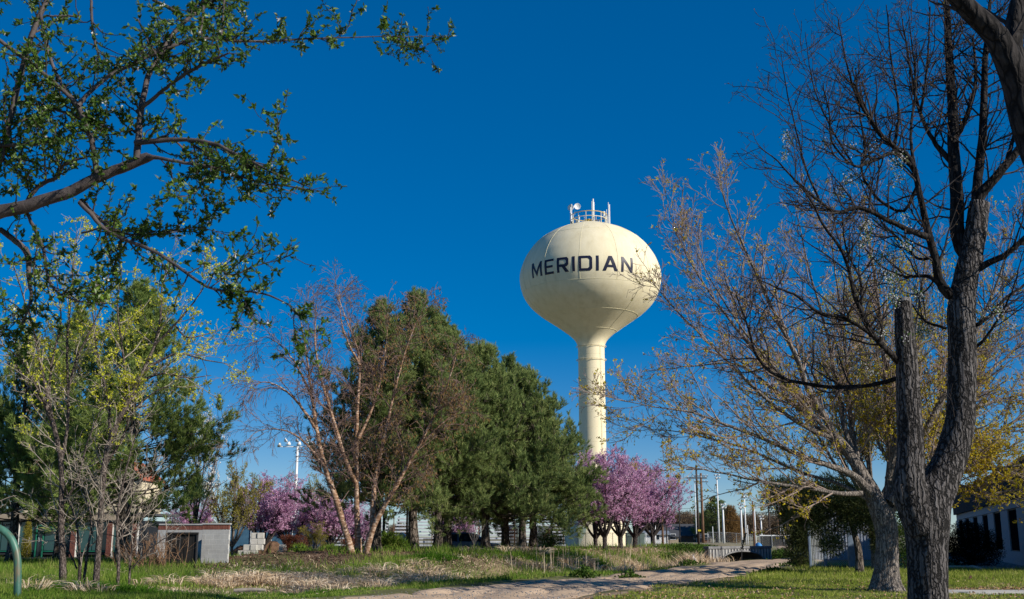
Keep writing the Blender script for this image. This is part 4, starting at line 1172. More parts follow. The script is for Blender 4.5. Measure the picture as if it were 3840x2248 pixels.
# burr knob on the left of the fork
k_ = at(3370, 1840, PY - .3)
MB().lathe([(.02, -.36), (.07, -.28), (.11, -.1), (.12, .1), (.08, .26), (.02, .34)], (k_[0] + .06, k_[1], k_[2]), 14).build('burr', M['dark_bark'], pear, True)
A1 = spawn(P6, R6, 6.5, .12, 1, .85, 1.05, 8, .17, .07, .55, .006, .4, .3, .022, Lrel=.10)
A2 = spawn(*A1, 6.0, .1, 1, .8, .42, 6, .2, .05, .6, .004, .35, .3, .009)
A3 = spawn(*A2, 7.5, .1, 1, .8, .16, 3, .25, .04, .7, .003, .3, .3, .005)
A4 = spawn(PM, RM, 5, .35, 1, 1.0, .9, 8, .2, .06, .2, .004, .3, .3, .012)
A5 = spawn(*A4, 4, .1, 1, .8, .35, 5, .2, .04, .6, .003, .3, .3, .006)
tw = MB(); tw.tubes(*A1, 5); tw.tubes(*A2, 4); tw.tubes(*A3, 3); tw.tubes(*A4, 4); tw.tubes(*A5, 3); tw.build('twigs', M['black_twig'], pear)['kind'] = 'stuff'
pa, da = along(A2[0], 1.0, .4); pb2, db2 = along(A3[0], .7, .5)
pp, dd = np.concatenate([pa, pb2]), np.concatenate([da, db2])
n = len(pp); MB().leaves(pp, nrm(dd + rng.normal(size=(n, 3)) * .6), rng.uniform(.02, .04, n), .02).build('buds', foliage('reddish_buds', [(0.10, 0.04, 0.025), (0.26, 0.13, 0.06), (0.30, 0.30, 0.06)], .3, 1), pear)['kind'] = 'stuff'
# blossom and leaf clusters where the photograph shows them
fl, gl = MB(), MB()
spotpx = [(700, 120, 5), (1260, 135, 7), (1420, 205, 6), (1160, 235, 5), (1390, 275, 6), (1090, 280, 4), (1440, 570, 7), (1280, 520, 4), (1430, 690, 6), (1300, 750, 9), (1390, 740, 5), (1420, 830, 8), (1370, 900, 7), (1230, 710, 5), (2010, 1110, 6), (1660, 1310, 6), (1570, 1290, 4), (1350, 1100, 6), (1560, 970, 4), (870, 360, 3), (1030, 380, 4), (970, 90, 3), (1110, 100, 4), (2090, 1230, 4), (1310, 1380, 5), (620, 110, 5), (1700, 1340, 7), (1250, 640, 4)]
allt = np.concatenate([A2[0][:, -1], A3[0][:, -1]])
for x_, y_, s_ in spotpx:
    c = at(2500 + x_ * Z6, 500 + y_ * Z6, PY - .3)
    dist = np.linalg.norm((allt - c) * np.array([1, .35, 1]), axis=1)
    near = allt[np.argsort(dist)[:3 + s_ // 2]]
    for q in near:
        m = 13
        fl.leaves(q + rng.normal(size=(m, 3)) * .045, rng.normal(size=(m, 3)), .03, .028)
        m = 7
        gl.leaves(q + rng.normal(size=(m, 3)) * .06, rng.normal(size=(m, 3)), .06, .028)
fl.build('blossoms', M['petal'], pear)['kind'] = 'stuff'; gl.build('leaves', M['fresh'], pear)['kind'] = 'stuff'

# ------------------------------------------------------------------ near tree at the right edge (trunk outside the frame)
NB = np.array([8.3, 12.5, 0.0])
ntree = thing('bare_shade_tree', 'thick black bare limbs arching in front of the dark pear crown', 'tree', NB)
PN, RN = traced([(12.0, 11.6, [(2640, 560, 44), (2560, 400, 42), (2520, 290, 40), (2505, 220, 38), (2480, 150, 36), (2450, 90, 32), (2400, 40, 28), (2340, -20, 24), (2250, -110, 18), (2180, -260, 12)]),
                 (11.9, 12.2, [(2500, 210, 30), (2492, 120, 26), (2500, 40, 24), (2520, -60, 20), (2540, -200, 14)]),
                 (12.3, 12.8, [(2640, 560, 40), (2690, 380, 34), (2720, 200, 28), (2700, -50, 20), (2660, -350, 12)])], 1.5238, 0, 0, 24, .002)
j0 = PN[0, 0]
tr = catmull([[*NB, .34], [NB[0] - .05, 12.5, 1.2, .27], [(NB[0] + j0[0]) / 2, 12.3, (j0[2]) * .6, .22], [*j0, .16]], 20)
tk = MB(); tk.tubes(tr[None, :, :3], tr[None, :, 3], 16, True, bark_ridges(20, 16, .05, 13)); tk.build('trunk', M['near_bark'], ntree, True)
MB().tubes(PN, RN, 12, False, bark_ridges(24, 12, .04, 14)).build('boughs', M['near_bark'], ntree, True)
B1 = spawn(PN, RN, 3.0, .3, 1, .8, 1.3, 8, .15, .07, .4, .006, .4, .3, .03)
B2 = spawn(*B1, 4.0, .1, 1, .8, .45, 6, .2, .05, .55, .004, .3, .3, .01); B3 = spawn(*B2, 5.0, .1, 1, .8, .15, 4, .2, .05, .55, .003, .3, .3, .005)
tw = MB(); tw.tubes(*B1, 5); tw.tubes(*B2, 4); tw.tubes(*B3, 3); tw.build('twigs', M['black_twig'], ntree)['kind'] = 'stuff'

# ------------------------------------------------------------------ silver maple with yellow flowers
MY = 34.0
mb_ = at(3325, 2205, MY); MBASE = np.array([mb_[0], MY, 0.0])
maple = thing('maple_tree', 'spreading grey-barked maple covered in small yellow spring flowers', 'tree', MBASE)
mt = [(MY, MY, [(2180, 1462, 52), (2180, 1440, 40), (2181, 1400, 31), (2182, 1340, 28), (2178, 1290, 29), (2165, 1255, 28), (2150, 1225, 22), (2128, 1180, 17), (2098, 1130, 15), (2060, 1080, 13)]),]
ml = [(MY, MY - 1.2, [(2098, 1130, 15), (2060, 1080, 13), (2025, 1020, 12), (1990, 960, 11), (1960, 880, 10), (1910, 780, 8), (1850, 650, 6), (1800, 540, 4), (1765, 440, 2)]),
      (MY - .2, MY - 2.5, [(2145, 1215, 14), (2100, 1170, 12), (2050, 1150, 10), (1980, 1125, 9), (1900, 1090, 7), (1800, 1050, 6), (1700, 1015, 4), (1600, 1000, 2.5), (1530, 985, 1.5)]),
      (MY + .2, MY + .8, [(2180, 1270, 22), (2190, 1200, 17), (2195, 1100, 15), (2185, 980, 13), (2175, 860, 11), (2160, 740, 8), (2140, 600, 5), (2120, 480, 3)]),
      (MY + .1, MY - .8, [(2185, 1260, 20), (2225, 1180, 15), (2270, 1080, 13), (2330, 960, 11), (2400, 820, 8), (2460, 680, 5), (2500, 540, 3)]),
      (MY - .2, MY + 1.8, [(2190, 1240, 15), (2270, 1160, 11), (2350, 1110, 9), (2440, 1070, 7), (2540, 1010, 5), (2640, 930, 3)]),
      (MY - .2, MY - 2.4, [(2195, 1230, 13), (2280, 1180, 9), (2380, 1160, 8), (2480, 1150, 6), (2600, 1130, 3)]),
      (MY - .1, MY - 1.5, [(2060, 1080, 10), (2000, 1060, 8), (1920, 1010, 7), (1830, 930, 6), (1740, 840, 4), (1660, 760, 3), (1600, 690, 1.5)]),
      (MY - .2, MY + 1.4, [(2010, 1000, 9), (1960, 970, 7), (1870, 880, 6), (1790, 780, 5), (1720, 680, 3), (1660, 560, 2), (1630, 440, 1.2)]),
      (MY, MY + 2.0, [(2120, 1165, 11), (2080, 1060, 9), (2060, 940, 8), (2030, 800, 6), (1990, 660, 4), (1960, 520, 2)]),
      (MY, MY + 2.6, [(2165, 1225, 12), (2110, 1120, 10), (2090, 1000, 8), (2080, 860, 6), (2060, 700, 4), (2040, 560, 2)]),
      (MY, MY - 2.0, [(2185, 1180, 10), (2215, 1060, 8), (2240, 920, 7), (2260, 760, 5), (2280, 620, 3)]),
      (MY - .3, MY - 3.0, [(2120, 1215, 9), (2060, 1215, 7), (1980, 1200, 6), (1900, 1190, 5), (1800, 1170, 3.5), (1700, 1150, 2), (1620, 1130, 1)]),
      (MY - .1, MY + 3.0, [(2140, 1230, 8), (2060, 1190, 6), (1960, 1160, 5), (1850, 1110, 4), (1750, 1080, 3), (1650, 1060, 2), (1560, 1060, 1)]),
      (MY, MY + 2.4, [(2100, 1140, 8), (2020, 1060, 6), (1930, 980, 5), (1820, 900, 4), (1720, 900, 3), (1620, 910, 1.5)]),
      (MY, MY - 2.6, [(2080, 1110, 8), (1990, 1010, 6), (1900, 900, 5), (1820, 800, 4), (1750, 690, 2.5), (1700, 590, 1.2)]),
      (MY, MY + 2.0, [(2240, 1150, 9), (2330, 1040, 7), (2420, 930, 6), (2520, 840, 4), (2600, 740, 2)]),
      (MY, MY - 3.0, [(2210, 1210, 10), (2320, 1190, 7), (2420, 1210, 5), (2520, 1230, 3), (2620, 1250, 2)]),
      (MY, MY + 2.6, [(2215, 1200, 10), (2330, 1150, 8), (2440, 1150, 6), (2560, 1180, 3)]),
      (MY, MY + 1.2, [(2230, 1120, 9), (2330, 1030, 7), (2440, 990, 5), (2560, 960, 3)]),
      (MY, MY - 1.2, [(2225, 1160, 8), (2310, 1110, 6), (2400, 1130, 5), (2500, 1190, 3), (2580, 1240, 1.5)])]
PT, RT = traced(mt, 1.5238, 0, 0, 40, .001); PMa, RMa = traced(ml, 1.5238, 0, 0, 28, .0016)
PT[0, 0, 2] = -.1
RMa = RMa * np.linspace(.85, .55, 28)[None]; RMa[:, 1:] *= .92; RT = RT * .92
tk = MB(); tk.tubes(PT, RT, 24, True, bark_ridges(40, 24, .03, 17)); tk.tubes(PMa[2:4], RMa[2:4], 14, False); tk.build('trunk', M['grey_bark'], maple, True)
MB().tubes(np.delete(PMa, [2, 3], 0), np.delete(RMa, [2, 3], 0), 8).build('boughs', M['grey_bark'], maple, True)
# root flare
rf = MB()
for k in range(7):
    a_ = k * .9 + .3
    rf.tube(catmull([[MBASE[0] + .26 * math.cos(a_), MY + .26 * math.sin(a_), .5, .16], [MBASE[0] + .40 * math.cos(a_), MY + .4 * math.sin(a_), .18, .14], [MBASE[0] + .58 * math.cos(a_), MY + .58 * math.sin(a_), -.04, .06]], 8)[:, :3], [.13, .12, .11, .10, .08, .07, .05, .04], 8)
rf.build('roots', M['grey_bark'], maple, True)
C1 = spawn(PMa, RMa, 3.7, .12, 1, .62, 1.3, 9, .09, .06, .5, .009, .45, .22, .03, Lrel=.14)
C2 = spawn(*C1, 7.2, .12, 1, .7, .62, 5, .12, .05, .55, .006, .4, .25, .013)
C3 = spawn(*C2, 8.5, .1, 1, .75, .28, 3, .18, .04, .6, .0055, .3, .3, .007)
tw = MB(); tw.tubes(*C1, 4); tw.tubes(*C2, 3); tw.build('branches', M['pale_twig'], maple)['kind'] = 'stuff'
MB().tubes(*C3, 3).build('twigs', M['purple_twig'], maple)['kind'] = 'stuff'
pa, da = along(C3[0], 1.0, .75, 1.0); pb2, db2 = along(C2[0], 2.0, .3)
pp = np.concatenate([pa, pb2]); dd = np.concatenate([da, db2])
low = sstep(pp[:, 2], 8.5, 3.0); rt = sstep(pp[:, 0], 9, 13)
k = rng.random(len(pp)) < .10 + .26 * low + .5 * rt * low
pp, dd = pp[k], dd[k]
pp = np.repeat(pp, 5, 0); dd = np.repeat(dd, 5, 0); n = len(pp)
MB().leaves(pp + rng.normal(size=(n, 3)) * .022, nrm(dd * .4 + rng.normal(size=(n, 3))), rng.uniform(.04, .085, n), .05).build('flowers', M['bud_yellow'], maple)['kind'] = 'stuff'

# a second budding tree behind the maple
# ------------------------------------------------------------------ budding young trees on the left
elm_group = None
def slender(name, label, base_px, Y, lines, crown_kw, leafy=True):
    bp = at(base_px[0], base_px[1], Y); bz = float(ground_z(bp[0], Y)); B0 = np.array([bp[0], Y, bz])
    t = thing(name, label, 'tree', B0)
    P, Rd = traced(lines, 1.5238, 0, 0, 28, .0012); Rd = Rd * np.linspace(.85, .65, 28)[None] * crown_kw.get('thin', .85)
    for q in range(len(P)):
        if lines[q][2][0][1] > 1400: P[q, 0, 2] = min(P[q, 0, 2], bz - .05)
    tk = MB(); tk.tubes(P[:1], Rd[:1], 10, True, bark_ridges(28, 10, .05, 5)); tk.build('trunk', M[crown_kw.get('bark', 'young_bark')], t, True)
    if len(P) > 1: MB().tubes(P[1:], Rd[1:], 7).build('boughs', M[crown_kw.get('bark', 'young_bark')], t, True)
    D1 = spawn(P, Rd, crown_kw.get('d1', 3.2), .12, 1, .75, crown_kw.get('L1', 1.2), 8, .12, .05, .5, .008, .35, .3, .022, Lrel=.05)
    D2 = spawn(*D1, 4.5, .1, 1, .75, .55, 6, .17, .03, .55, .006, .35, .3, .011)
    D3 = spawn(*D2, 5, .1, 1, .8, .25, 4, .2, .03, .6, .005, .3, .3, .006)
    tw = MB(); tw.tubes(*D1, 4); tw.tubes(*D2, 3); tw.tubes(*D3, 3); tw.build('twigs', M['tan_twig'], t)['kind'] = 'stuff'
    pa, da = along(D2[0], 2.2, .2); pb_, db_ = along(D3[0], 2.0, .3); pp = np.concatenate([pa, pb_]); dd = np.concatenate([da, db_])
    z0, z1 = crown_kw.get('leafz', (3.2, 6.5))
    k = rng.random(len(pp)) < sstep(pp[:, 2], z0, z1) * crown_kw.get('leafd', .75) * (.25 + .75 * sstep(vnoise(pp[:, 0], pp[:, 2], .9, 71), .35, .6))
    pp, dd = pp[k], dd[k]
    if leafy and len(pp):
        pp = np.repeat(pp, 3, 0); dd = np.repeat(dd, 3, 0); n = len(pp)
        MB().leaves(pp + rng.normal(size=(n, 3)) * .03, nrm(dd * .5 + rng.normal(size=(n, 3))), rng.uniform(.05, .10, n), .06).build('leaves', M['bud_lime'], t)['kind'] = 'stuff'
    return t
EYL = 36.0
slender('young_tree', 'slender young tree forking low, with lime-green buds on an upright crown', (240, 2195), EYL,
        [(EYL, EYL, [(157, 1447, 13), (153, 1370, 11), (150, 1280, 10), (152, 1200, 9), (148, 1120, 9), (130, 1040, 8), (118, 980, 7), (100, 900, 6), (85, 820, 4), (60, 740, 3), (30, 640, 1.5)]),
         (EYL, EYL + 1, [(148, 1150, 7), (165, 1060, 6), (168, 960, 5), (165, 860, 5), (172, 760, 4), (180, 660, 3), (190, 570, 1.5)]),
         (EYL, EYL - 1, [(130, 1040, 6), (95, 960, 5), (60, 900, 4), (20, 860, 3), (-40, 830, 1.5)]),
         (EYL, EYL + 1, [(150, 1130, 6), (120, 1020, 5), (80, 960, 4), (40, 900, 3), (-20, 800, 1.5)]),
         (EYL, EYL - .8, [(168, 960, 4), (190, 880, 4), (230, 800, 3), (260, 720, 2), (270, 620, 1)]),
         (EYL, EYL + .8, [(118, 980, 5), (130, 880, 4), (150, 790, 3), (140, 690, 2), (130, 600, 1)]),
         (EYL, EYL - .8, [(150, 1250, 5), (190, 1180, 4), (215, 1090, 3), (250, 1000, 2), (270, 900, 1)])],
        {'leafz': (3.5, 7.0), 'leafd': .95})
slender('young_tree', 'leaning young tree with a long pale limb and bright lime leaf tufts', (362, 2190), EYL - .5,
        [(EYL - .5, EYL - .5, [(236, 1445, 11), (240, 1370, 10), (246, 1300, 10), (250, 1230, 10), (256, 1150, 10), (272, 1080, 10), (300, 1020, 10), (330, 960, 9), (352, 915, 8), (390, 890, 6), (440, 870, 4), (500, 885, 3), (560, 895, 1.2)]),
         (EYL, EYL + 1, [(352, 915, 6), (380, 850, 5), (395, 780, 4), (400, 700, 3), (420, 620, 1.5)]),
         (EYL, EYL - 1, [(300, 1020, 6), (310, 940, 5), (300, 850, 4), (290, 760, 3), (300, 660, 1.5)]),
         (EYL, EYL - 1, [(380, 850, 4), (430, 800, 4), (480, 740, 3), (520, 680, 2), (560, 640, 1)]),
         (EYL, EYL + 1, [(340, 940, 5), (400, 920, 4), (460, 930, 3), (520, 925, 1.5)]),
         (EYL, EYL - .6, [(256, 1150, 6), (300, 1080, 5), (330, 1010, 4), (390, 960, 3), (440, 950, 1)]),
         (EYL, EYL + .6, [(272, 1080, 6), (265, 980, 5), (240, 880, 4), (230, 780, 3), (215, 690, 1.2)]),
         (EYL, EYL + 1.4, [(430, 800, 3), (460, 830, 3), (520, 820, 2), (580, 800, 1)])],
        {'leafz': (3.6, 5.8), 'leafd': 1.5})
for i, (lab, bx, by, Y, ln) in enumerate((
        ('dead-looking bare sapling tangle with pale arching twigs between the two young trees', 300, 2190, 36.4, [[(195, 1442, 8), (196, 1380, 7), (190, 1300, 5), (170, 1230, 4), (150, 1160, 2)], [(205, 1442, 7), (215, 1360, 6), (225, 1280, 5), (200, 1190, 3), (180, 1120, 2)], [(190, 1400, 4), (150, 1320, 3), (100, 1260, 2), (40, 1220, 1)]]),
        ('thin bare sapling with grey twisting stems beside the leaning young tree', 440, 2192, 35.6, [[(290, 1442, 7), (292, 1370, 7), (288, 1290, 6), (300, 1200, 5), (320, 1120, 4), (345, 1030, 2)], [(292, 1330, 4), (330, 1280, 3), (360, 1210, 2), (390, 1130, 1)], [(300, 1300, 4), (270, 1230, 3), (230, 1180, 2), (200, 1120, 1)]]),
        ('lowest bare thicket sapling beside the straw grass', 490, 2185, 36.8, [[(318, 1438, 5), (322, 1370, 5), (340, 1300, 4), (370, 1240, 3), (400, 1200, 1)], [(325, 1400, 3), (370, 1350, 3), (420, 1320, 2), (460, 1330, 1)], [(320, 1380, 3), (300, 1310, 3), (330, 1220, 2), (350, 1150, 1)]]))):
    slender('bare_sapling', lab, (bx, by), Y, [(Y, Y + rng.normal(0, .5), l) for l in ln], {'d1': 3.0, 'L1': 1.0, 'thin': .65, 'leafz': (50, 60)}, False)

# ------------------------------------------------------------------ river birch
BY = 54.0
b0 = at(1340, 2076, BY); BB = np.array([b0[0], BY, float(ground_z(b0[0], BY))])
birch = thing('river_birch', 'multi-stemmed river birch with peeling orange bark and drooping bare twigs', 'tree', BB)
bl = [(BY, BY, [(868, 1372, 13), (860, 1340, 12), (845, 1290, 11), (830, 1240, 11), (813, 1190, 10), (795, 1135, 9), (780, 1060, 8), (768, 980, 7), (758, 900, 5), (745, 820, 4), (735, 760, 2)]),
      (BY + .3, BY + .5, [(884, 1368, 11), (880, 1310, 10), (878, 1230, 9), (878, 1150, 8), (878, 1050, 8), (882, 960, 7), (886, 900, 6), (870, 830, 4), (845, 770, 3), (830, 720, 1.5)]),
      (BY - .2, BY - .6, [(898, 1368, 12), (915, 1310, 11), (935, 1265, 10), (965, 1215, 9), (1000, 1150, 8), (1040, 1080, 7), (1080, 1000, 5), (1110, 920, 4), (1130, 850, 2)]),
      (BY, BY + .8, [(915, 1305, 9), (918, 1240, 9), (925, 1170, 8), (945, 1080, 7), (965, 990, 6), (985, 910, 5), (1010, 830, 3), (1040, 760, 1.5)]),
      (BY + .2, BY - .8, [(876, 1190, 7), (850, 1130, 7), (828, 1060, 7), (808, 990, 6), (785, 910, 5), (775, 830, 4), (780, 750, 2)]),
      (BY + .2, BY + 1, [(882, 1080, 6), (910, 1020, 5), (935, 940, 4), (950, 850, 3), (955, 770, 1.5)]),
      (BY - .2, BY - 1, [(1030, 1100, 5), (1080, 1050, 4), (1130, 1010, 3), (1160, 990, 1.5)]),
      (BY, BY - .6, [(780, 1060, 6), (740, 1000, 5), (700, 960, 4), (650, 940, 3), (610, 960, 1.5)]),
      (BY, BY + .6, [(768, 980, 5), (730, 900, 4), (690, 850, 3), (650, 830, 2), (620, 850, 1)]),
      (BY, BY - .6, [(800, 1150, 5), (750, 1090, 4), (700, 1060, 3), (640, 1060, 2), (590, 1100, 1)]),
      (BY, BY + .9, [(886, 900, 5), (860, 850, 4), (840, 790, 3), (835, 700, 1.5)])]
PBi, RBi = traced(bl, 1.5238, 0, 0, 28, .0012)
RBi = RBi * np.linspace(.72, .36, 28)[None]
for q in range(3): PBi[q, 0, 2] = BB[2] - .08
for q in range(3):
    mb2 = MB(); mb2.tubes(PBi[q:q + 1], RBi[q:q + 1], 12, True, bark_ridges(28, 12, .05, 20 + q)); mb2.build('stem', M['birch_bark'], birch, True)
MB().tubes(PBi[3:], RBi[3:], 8).build('boughs', M['birch_bark'], birch, True)
E1 = spawn(PBi, RBi, 4.2, .2, 1, .7, 1.7, 9, .09, .015, .45, .010, .4, .25, .026, Lrel=.06)
E2 = spawn(*E1, 4.6, .15, 1, .7, 1.0, 8, .10, -.06, .5, .008, .35, .25, .014)
E3 = spawn(*E2, 5.6, .15, 1, .6, .5, 4, .12, -.12, .6, .0065, .3, .25, .009)
tw = MB(); tw.tubes(*E1, 4); tw.tubes(*E2, 3); tw.build('branches', M['birch_twig'], birch)['kind'] = 'stuff'
MB().tubes(*E3, 3).build('twigs', M['birch_twig'], birch)['kind'] = 'stuff'
pa, da = along(E3[0], 1.1, .5); rside = sstep(pa[:, 0], BB[0] - 1.0, BB[0] + 1.5)
k = rng.random(len(pa)) < .10 + .9 * rside
pa = np.repeat(pa[k], 2, 0); n = len(pa)
MB().leaves(pa + rng.normal(size=(n, 3)) * .03, np.tile([[0, 0, -1.0]], (n, 1)) + rng.normal(size=(n, 3)) * .25, rng.uniform(.09, .16, n), .045).build('catkins', M['catkin'], birch)['kind'] = 'stuff'

# ------------------------------------------------------------------ pines
def make_pine(name, label, H, hb, rad, seed, needle='pine', trunk_r=.3, lean=.0, tip=.8):
    global rng
    keep, rng = rng, np.random.default_rng(seed)
    t = thing(name, label, 'tree', (0, 0, 0))
    zt = np.linspace(0, H * .97, 22)
    w = np.stack([np.cumsum(rng.normal(0, .05, 22)) * .5 + lean * zt, np.cumsum(rng.normal(0, .05, 22)) * .5, zt], -1); w[0, :2] = 0
    w[0, 2] = -.25
    r_ = trunk_r * (1 - .92 * (zt / H) ** .8); r_[0] *= 1.35; r_[1] *= 1.08
    mb = MB(); mb.tubes(w[None], r_[None], 14, True, bark_ridges(22, 14, .06, seed)); mb.build('trunk', M['pine_bark'], t, True)
    n = 130
    f = (np.arange(n) + rng.random(n)) / n
    zb_ = hb + (H * .985 - hb) * f
    a = rng.random(n) * 6.283 + np.arange(n) * 2.4
    prof = rad * (np.clip(1 - f, 0, 1) ** .70 * (.80 + .20 * np.clip(f / .18, 0, 1))) + .25
    ln = prof * rng.uniform(.68, 1.2, n)
    el = -.12 + 1.25 * f ** 1.3 + rng.normal(0, .12, n)
    d = np.stack([np.cos(a) * np.cos(el), np.sin(a) * np.cos(el), np.sin(el)], -1)
    P = []
    p = np.stack([np.interp(zb_, zt, w[:, 0]), np.interp(zb_, zt, w[:, 1]), zb_], -1); m = 8
    for i in range(m):
        P.append(p); d = nrm(d + rng.normal(size=(n, 3)) * .09 + np.array([0, 0, .06 + .10 * i / m])); p = p + d * (ln / (m - 1))[:, None]
    P = np.stack(P, 1); Rd = (.028 + .018 * ln[:, None] / rad) * np.linspace(1, .2, m)[None]
    S1 = spawn(P, Rd, 5.6, .30, 1, .80, .42, 5, .12, .12, .5, .010, .35, .25, .016, Lrel=.20)
    S2 = spawn(*S1, 3.0, .2, 1, .8, .32, 4, .12, .18, .6, .008, .3, .25, .012)
    mb = MB(); mb.tubes(P, Rd, 4); mb.tubes(*S1, 3); mb.build('branches', M['pine_bark'], t)['kind'] = 'stuff'
    # bottle-brush shoots at the branch ends
    ends = [(S1[0], .45, 2), (S2[0], .3, 2), (P, .75, 2)]
    pos, dr = [], []
    for Q, t0, per in ends:
        pp, dd = along(Q, per - .5, t0, 1.0); pos.append(pp); dr.append(dd)
        pos.append(Q[:, -1]); dr.append(nrm(Q[:, -1] - Q[:, -2]))
    pos = np.concatenate(pos); dr = nrm(np.concatenate(dr) + np.array([0, 0, .75]))
    k = 14; N = len(pos)
    s = rng.random((N, k)); axis = pos[:, None] + dr[:, None] * (s * .26)[..., None]
    v = rng.normal(size=(N, k, 3)); v = nrm(v - (v * dr[:, None]).sum(2, keepdims=True) * dr[:, None])
    nd = nrm(dr[:, None] * .85 + v * .7)
    mb = MB(); mb.blades(axis.reshape(-1, 3), nd.reshape(-1, 3), rng.uniform(.16, .30, N * k), .032)
    mb.build('needles', M[needle], t)['kind'] = 'stuff'
    # a few cones / dead stubs low on the trunk
    D = spawn(w[None], r_[None], 1.6, .08, hb / H, 1.4, .9, 5, .1, -.02, .12, .006, .1, .2, .03)
    if len(D[0]): mb = MB(); mb.tubes(*D, 4); mb.build('dead_branches', M['pine_bark'], t)['kind'] = 'stuff'
    rng = keep
    return t
PG = 'pine trees in a row along the bank'
def place(src, px, py, Y, rz, sxy, sz, label, z=None, fresh=False, group=PG):
    p = at(px, py, Y); z0 = float(ground_z(p[0], Y)) if z is None else z
    if fresh:
        src.location = (p[0], Y, z0); src.rotation_euler = (0, 0, rz); src.scale = (sxy, sxy, sz); src['label'] = label; src['group'] = group
        return src
    return copy_thing(src, (p[0], Y, z0), rz, (sxy, sxy, sz), label, group)
pineA = make_pine('pine_tree', 'x', 14.0, 2.4, 4.9, 101, trunk_r=.30)
pineB = make_pine('pine_tree', 'x', 14.0, 2.3, 5.1, 102, trunk_r=.31)
pineC = make_pine('pine_tree', 'x', 10.0, 1.8, 4.6, 103, trunk_r=.27)
def topscale(py_top, Y, z0, H): return (at(1900, py_top, Y)[2] - z0) / H
place(pineA, 1412, 2082, 59, .4, .92, topscale(1160, 59, .8, 14), 'pine standing just behind the peeling birch stems', fresh=True)
place(pineB, 1548, 2070, 60.5, 1.2, .92, topscale(1128, 60.5, .8, 14), 'tallest pine of the row with two pointed tops', fresh=True)
place(pineA, 1640, 2068, 61.5, 2.6, .9, topscale(1215, 61.5, .8, 14), 'pine with the thicker trunk of a close pair beside the blue car')
place(pineB, 1678, 2066, 64, 4.0, .85, topscale(1255, 64, .8, 14), 'pine with the slimmer trunk of a close pair beside the blue car')
place(pineC, 1822, 2060, 64, .8, 1.0, topscale(1335, 64, .8, 10), 'pine standing by the pale bare bush and the end of the blue car', fresh=True)
place(pineA, 1897, 2058, 69, 5.1, .85, topscale(1362, 69, .75, 14), 'pine standing in front of the red-brown slatted fence')
place(pineC, 1962, 2062, 66, 2.2, 1.0, topscale(1425, 66, .8, 10), 'pine with the nearer trunk of the pair at the tower end of the row')
place(pineC, 1998, 2060, 69, 3.9, 1.05, topscale(1560, 69, .8, 10), 'shorter pine with the farther trunk at the tower end of the row')
pineL = make_pine('pine_tree', 'x', 14.0, 2.4, 5.0, 111, 'pine_left', trunk_r=.33)
place(pineL, 455, 2115, 60, .3, 1.2, topscale(1095, 60, 0, 14), 'broad yellow-green pine standing behind the leaning young tree', fresh=True, group='pine trees by the storefront')
place(pineL, 38, 2112, 66, 2.5, .9, topscale(1290, 66, 0, 14), 'pine with a thick pale trunk in front of the storefront pier', group='pine trees by the storefront')
place(pineL, 215, 2105, 70, 4.4, 1.0, topscale(1200, 70, 0, 14), 'rear pine between the storefront door and the broad pine', group='pine trees by the storefront')

# ------------------------------------------------------------------ purple-leaf plums
def make_plum(name, seed, H=6.4, rad=3.1, foli='blossom', barkm='plum_bark', leaf=.10, count=13.0, hb=.85, nstem=7, tr_=.17):
    global rng
    keep, rng = rng, np.random.default_rng(seed)
    t = thing(name, 'x', 'tree', (0, 0, 0))
    stems = []
    for k in range(nstem):
        a = k * 6.283 / nstem + rng.normal(0, .25); sp = rng.uniform(.5, .95) * rad
        top = np.array([math.cos(a) * sp, math.sin(a) * sp, H * rng.uniform(.68, .9)])
        stems.append(catmull([[0, 0, hb * .85, .11], [top[0] * .28, top[1] * .28, hb + .7, .08], [top[0] * .62, top[1] * .62, H * .5, .055], [*top, .012]], 14))
    stems.append(catmull([[0, 0, hb * .85, .11], [.1, .1, H * .4, .07], [0, .1, H * .7, .04], [.1, 0, H * .93, .01]], 14))
    S = np.array(stems)
    tt = catmull([[0, 0, -.15, tr_ * 1.3], [.02, 0, .15, tr_], [0, .02, hb * .5, tr_ * .92], [0, 0, hb * 1.05, tr_ * 1.02]], 10)
    mb = MB(); mb.tubes(tt[None, :, :3], tt[None, :, 3], 12, True, bark_ridges(10, 12, .06, seed)); mb.build('trunk', M[barkm], t, True)
    MB().tubes(S[:, :, :3], S[:, :, 3], 7).build('boughs', M[barkm], t, True)
    S1 = spawn(S[:, :, :3], S[:, :, 3], 7.5, .22, 1, .75, 1.0, 7, .12, .10, .5, .009, .35, .25, .025, Lrel=.10)
    S2 = spawn(*S1, 6.0, .15, 1, .7, .55, 5, .12, .14, .55, .007, .3, .25, .012)
    S3 = spawn(*S2, 5.0, .2, 1, .65, .32, 4, .12, .12, .6, .006, .3, .25, .008)
    mb = MB(); mb.tubes(*S1, 4); mb.tubes(*S2, 3); mb.build('branches', M[barkm], t)['kind'] = 'stuff'
    pa, da = along(S3[0], count * .62, .05); pb3, db3 = along(S2[0], count * .62, .2)
    pp = np.concatenate([pa, pb3]); dd = np.concatenate([da, db3])
    lowcut = hb + .35 + .25 * np.hypot(pp[:, 0], pp[:, 1]) * .5
    k = pp[:, 2] > lowcut * .9; pp, dd = pp[k], dd[k]; n = len(pp)
    MB().leaves(pp + rng.normal(size=(n, 3)) * .035, nrm(dd * .7 + rng.normal(size=(n, 3)) * .8), rng.uniform(.6, 1.3, n) * leaf, leaf * .6).build('blossoms' if foli == 'blossom' else 'leaves', M[foli], t)['kind'] = 'stuff'
    rng = keep
    return t
plumA = make_plum('plum_tree', 201); plumB = make_plum('plum_tree', 202)
QG = 'flowering plum trees'
place(plumA, 2268, 2064, 74, .2, .98, topscale(1700, 74, .75, 6.1), 'pink plum tree with the thickest forked trunk in front of the tower base', fresh=True, group=QG)
